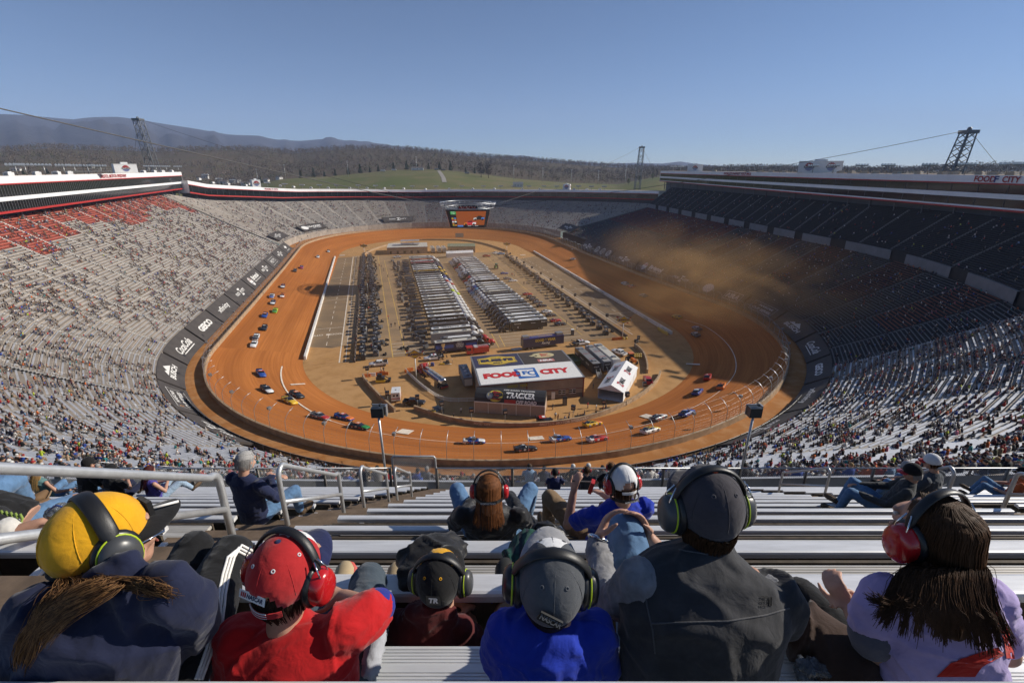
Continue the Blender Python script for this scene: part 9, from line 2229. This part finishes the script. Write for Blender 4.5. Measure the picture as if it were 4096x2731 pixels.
sitter('person in a slate shirt numbered on the back and a red white and blue cap',2122,1158,zr(1150),cloth('tee_slate',(.045,.055,.07)),CL['denim'],1.12,.45,.0,HAIR['brown'],CAPM['white'],CAPM['red'],False,.0,'short','fwd',.15,-.05,SK,None,num_print)
sitter('person in a navy jacket hidden beside the numbered slate shirt',2070,1150,zr(1144),cloth('tee_black',(.014,.014,.015)),CL['black'],.98,.3,.0,HAIR['dark'],CAPM['silver'],None,False,.0,'long','fwd',.15,-.05)
sitter('person in an orange shirt reclining at the right picture edge',2318,1146,zr(1136),cloth('tee_orange',(.50,.11,.03)),CL['denim'],1.0,.8,.15,HAIR['dark'],CAPM['black'],None,False,.0,'short','fwd',.22,.0)
def recliner():
 zc=3.3; base=C(20,1230,zc); mb=MB()
 L,M=frame(C(-95,1120,3.2),Vector((.9,.35,.1)),Vector((-.3,0,.95))); head(mb,L,M,1.0); limb(mb,[L(0,0,-.09),C(-60,1160,3.2)],[.05,.055])
 loft(mb,[(C(-60,1170,3.2),.12,.1),(C(0,1190,3.25),.13,.12),(C(60,1205,3.3),.14,.12)],(0,.9,.4)); limb(mb,[C(0,1195,3.1),C(30,1222,3.05),C(95,1200,3.1)],[.048,.045,.034]); hand(mb,C(95,1200,3.1),(.95,.15,-.15),(0,-.3,-.9),1.1,.25,1)
 limb(mb,[C(-30,1150,3.4),C(20,1172,3.45),C(70,1160,3.5)],[.045,.04,.03]); hand(mb,C(70,1160,3.5),(.9,.2,-.2),(0,-.2,-1),1.05,.4,-1)
 limb(mb,[C(60,1200,3.45),C(175,1150,3.7)],[.08,.06]); r=body_root('person in a black and green shirt and jeans reclining at the left picture edge',base,mb,.009); face_parts(L,M,1,r,base)
 mb=MB(); loft(mb,[(C(-80,1150,3.2),.07,.07),(C(-50,1170,3.2),.15,.13),(C(0,1192,3.25),.17,.15),(C(55,1205,3.3),.165,.14)],(0,.9,.4)); limb(mb,[C(-12,1190,3.12),C(12,1212,3.06)],[.085,.076]); soft('tshirt',mb,cloth('tee_black',(.014,.014,.015)),r,base,.010,5,.007,8,30)
 mb=MB(); limb(mb,[C(16,1216,3.05),C(20,1218,3.05)],[.079,.077]); soft('sleeve_cuff',mb,cloth('cuff_white',(.60,.58,.54)),r,base,.009,2)
 mb=MB()
 for i in range(5): mb.tube([C(2+i*11,1172+i*2,3.08),C(8+i*11,1182+i*2,3.075),C(4+i*11,1192+i*2,3.08),C(12+i*11,1200+i,3.085)],.008,5,0)
 hard('shirt_print',mb,mat('print_lime',(.22,.30,.06),.8,var=.2),r,base)
 mb=MB(); limb(mb,[C(70,1205,3.4),C(120,1178,3.55),C(170,1155,3.7)],[.12,.10,.078]); limb(mb,[C(170,1155,3.7),C(120,1180,3.9)],[.075,.06]); limb(mb,[C(-20,1130,3.9),C(30,1100,4.1),C(60,1150,4.3)],[.11,.085,.06]); soft('jeans',mb,CL['denim'],r,base,.011,5,.006,8,31)
 shoe(r,base,C(90,1170,4.1),C(108,1148,4.2),mat('boot_brown',(.16,.09,.04),.8,var=.2),mat('sole_tan',(.22,.15,.09),.8,var=.1),MU['black'],.12); shoe(r,base,C(88,1152,4.4),C(100,1128,4.5),mat('boot_brown',(.16,.09,.04)),mat('sole_tan',(.22,.15,.09)),MU['black'],.12)
recliner()
mb=MB(); base=C(140,1180,3.2); loft(mb,[(C(115,1190,3.2),.06,.05),(C(140,1182,3.2),.09,.08),(C(165,1185,3.2),.05,.05)],(0,0,1)); o=soft('clear_bag',mb,m_,None,base,.011,3,.012,14,4); tag(o,'clear bag with blue piping beside the reclining left person','bag')
mb=MB(); mb.tube([C(110,1172,3.12),C(130,1160,3.12),C(150,1166,3.12),(C(165,1178,3.12))],.006,6); hard('piping',mb,PBl,o,base)
# ------------------------------------------------------------------ air and dust
mb=MB(); mb.box((0,5600,530),(27000,12200,1240)); o=mb.build('haze',volume_mat('haze_air',(.56,.69,1.0),7.5e-5,.0)); o['kind']='stuff'
def dust(c,r,rz,dens,sc_,lo,hi,det=4):
 mb=MB(); mb.ell((0,0,0),(1,1,1),0,24,14); o=mb.build('dust_cloud',volume_mat('dust_air',(.92,.57,.25),dens,.2,(sc_,lo,hi,det)),None,c,rz); o.scale=r; o['kind']='stuff'; return o
dust(P(634,8,12),(84,46,25),UH+.3,.042,(2.8,2.4,1.8),.40,.74)
dust(P(648,-2,7),(64,34,14),UH+.6,.050,(2.4,2.0,1.6),.38,.70)
dust(P(575,12,13),(70,46,24),UH,.014,(2.2,2.0,1.6),.36,.72)
dust(W(235,40,4),(200,115,30),UH,.0030,(1.2,1.2,1),.25,.65,2)
M_mesh=mat('dark_mesh',(.030,.024,.018),.8,var=.25,scale=.5)
fe=thing('walkway_fence','dark banner fence with reversed pale lettering between the near seats and the track','fence',P(770,5.2,6)); fb_=fe.location.copy()
rg=[[P(s,5.2,5.75)-fb_,P(s,5.2,7.4)-fb_] for s in np.linspace(706,842,60)]
mb=MB(); mb.v=[tuple(x) for q in rg for x in q]; mb.f=[(2*i,2*i+1,2*i+3,2*i+2) for i in range(59)]; mb.m=[0]*59; mb.sm=[False]*59; mb.build('mesh_panel',M_mesh,fe)
for s in np.linspace(706,842,46):
 mb=MB(); a_=P(s,5.35,5.6)-fb_; mb.tube([a_,a_+Vector((0,0,2.3))],.05,5); mb.build('post',M_post,fe)
mb=MB(); mb.tube([P(s,5.3,7.45)-fb_ for s in np.linspace(706,842,60)],.05,5); mb.build('top_rail',M_grey,fe)
mb=MB()
for txt,sc0,w_ in (('TRACKER',806,11),('TRACKER',790,11),('SPEEDWAY',774,12),('FOOD CITY',757,12),('LOGISTICS',738,12),('BRISTOL',720,10)):
 vs_,fs_,tw_,th_=text_geo(txt,.04,0)
 mb.add([P(sc0+x*w_/tw_/K,5.32,6.55+y*.95/th_)-fb_ for x,y in vs_],fs_)
mb.build('lettering',mat('faded_letters',(.30,.22,.13),.8,var=.1),fe)
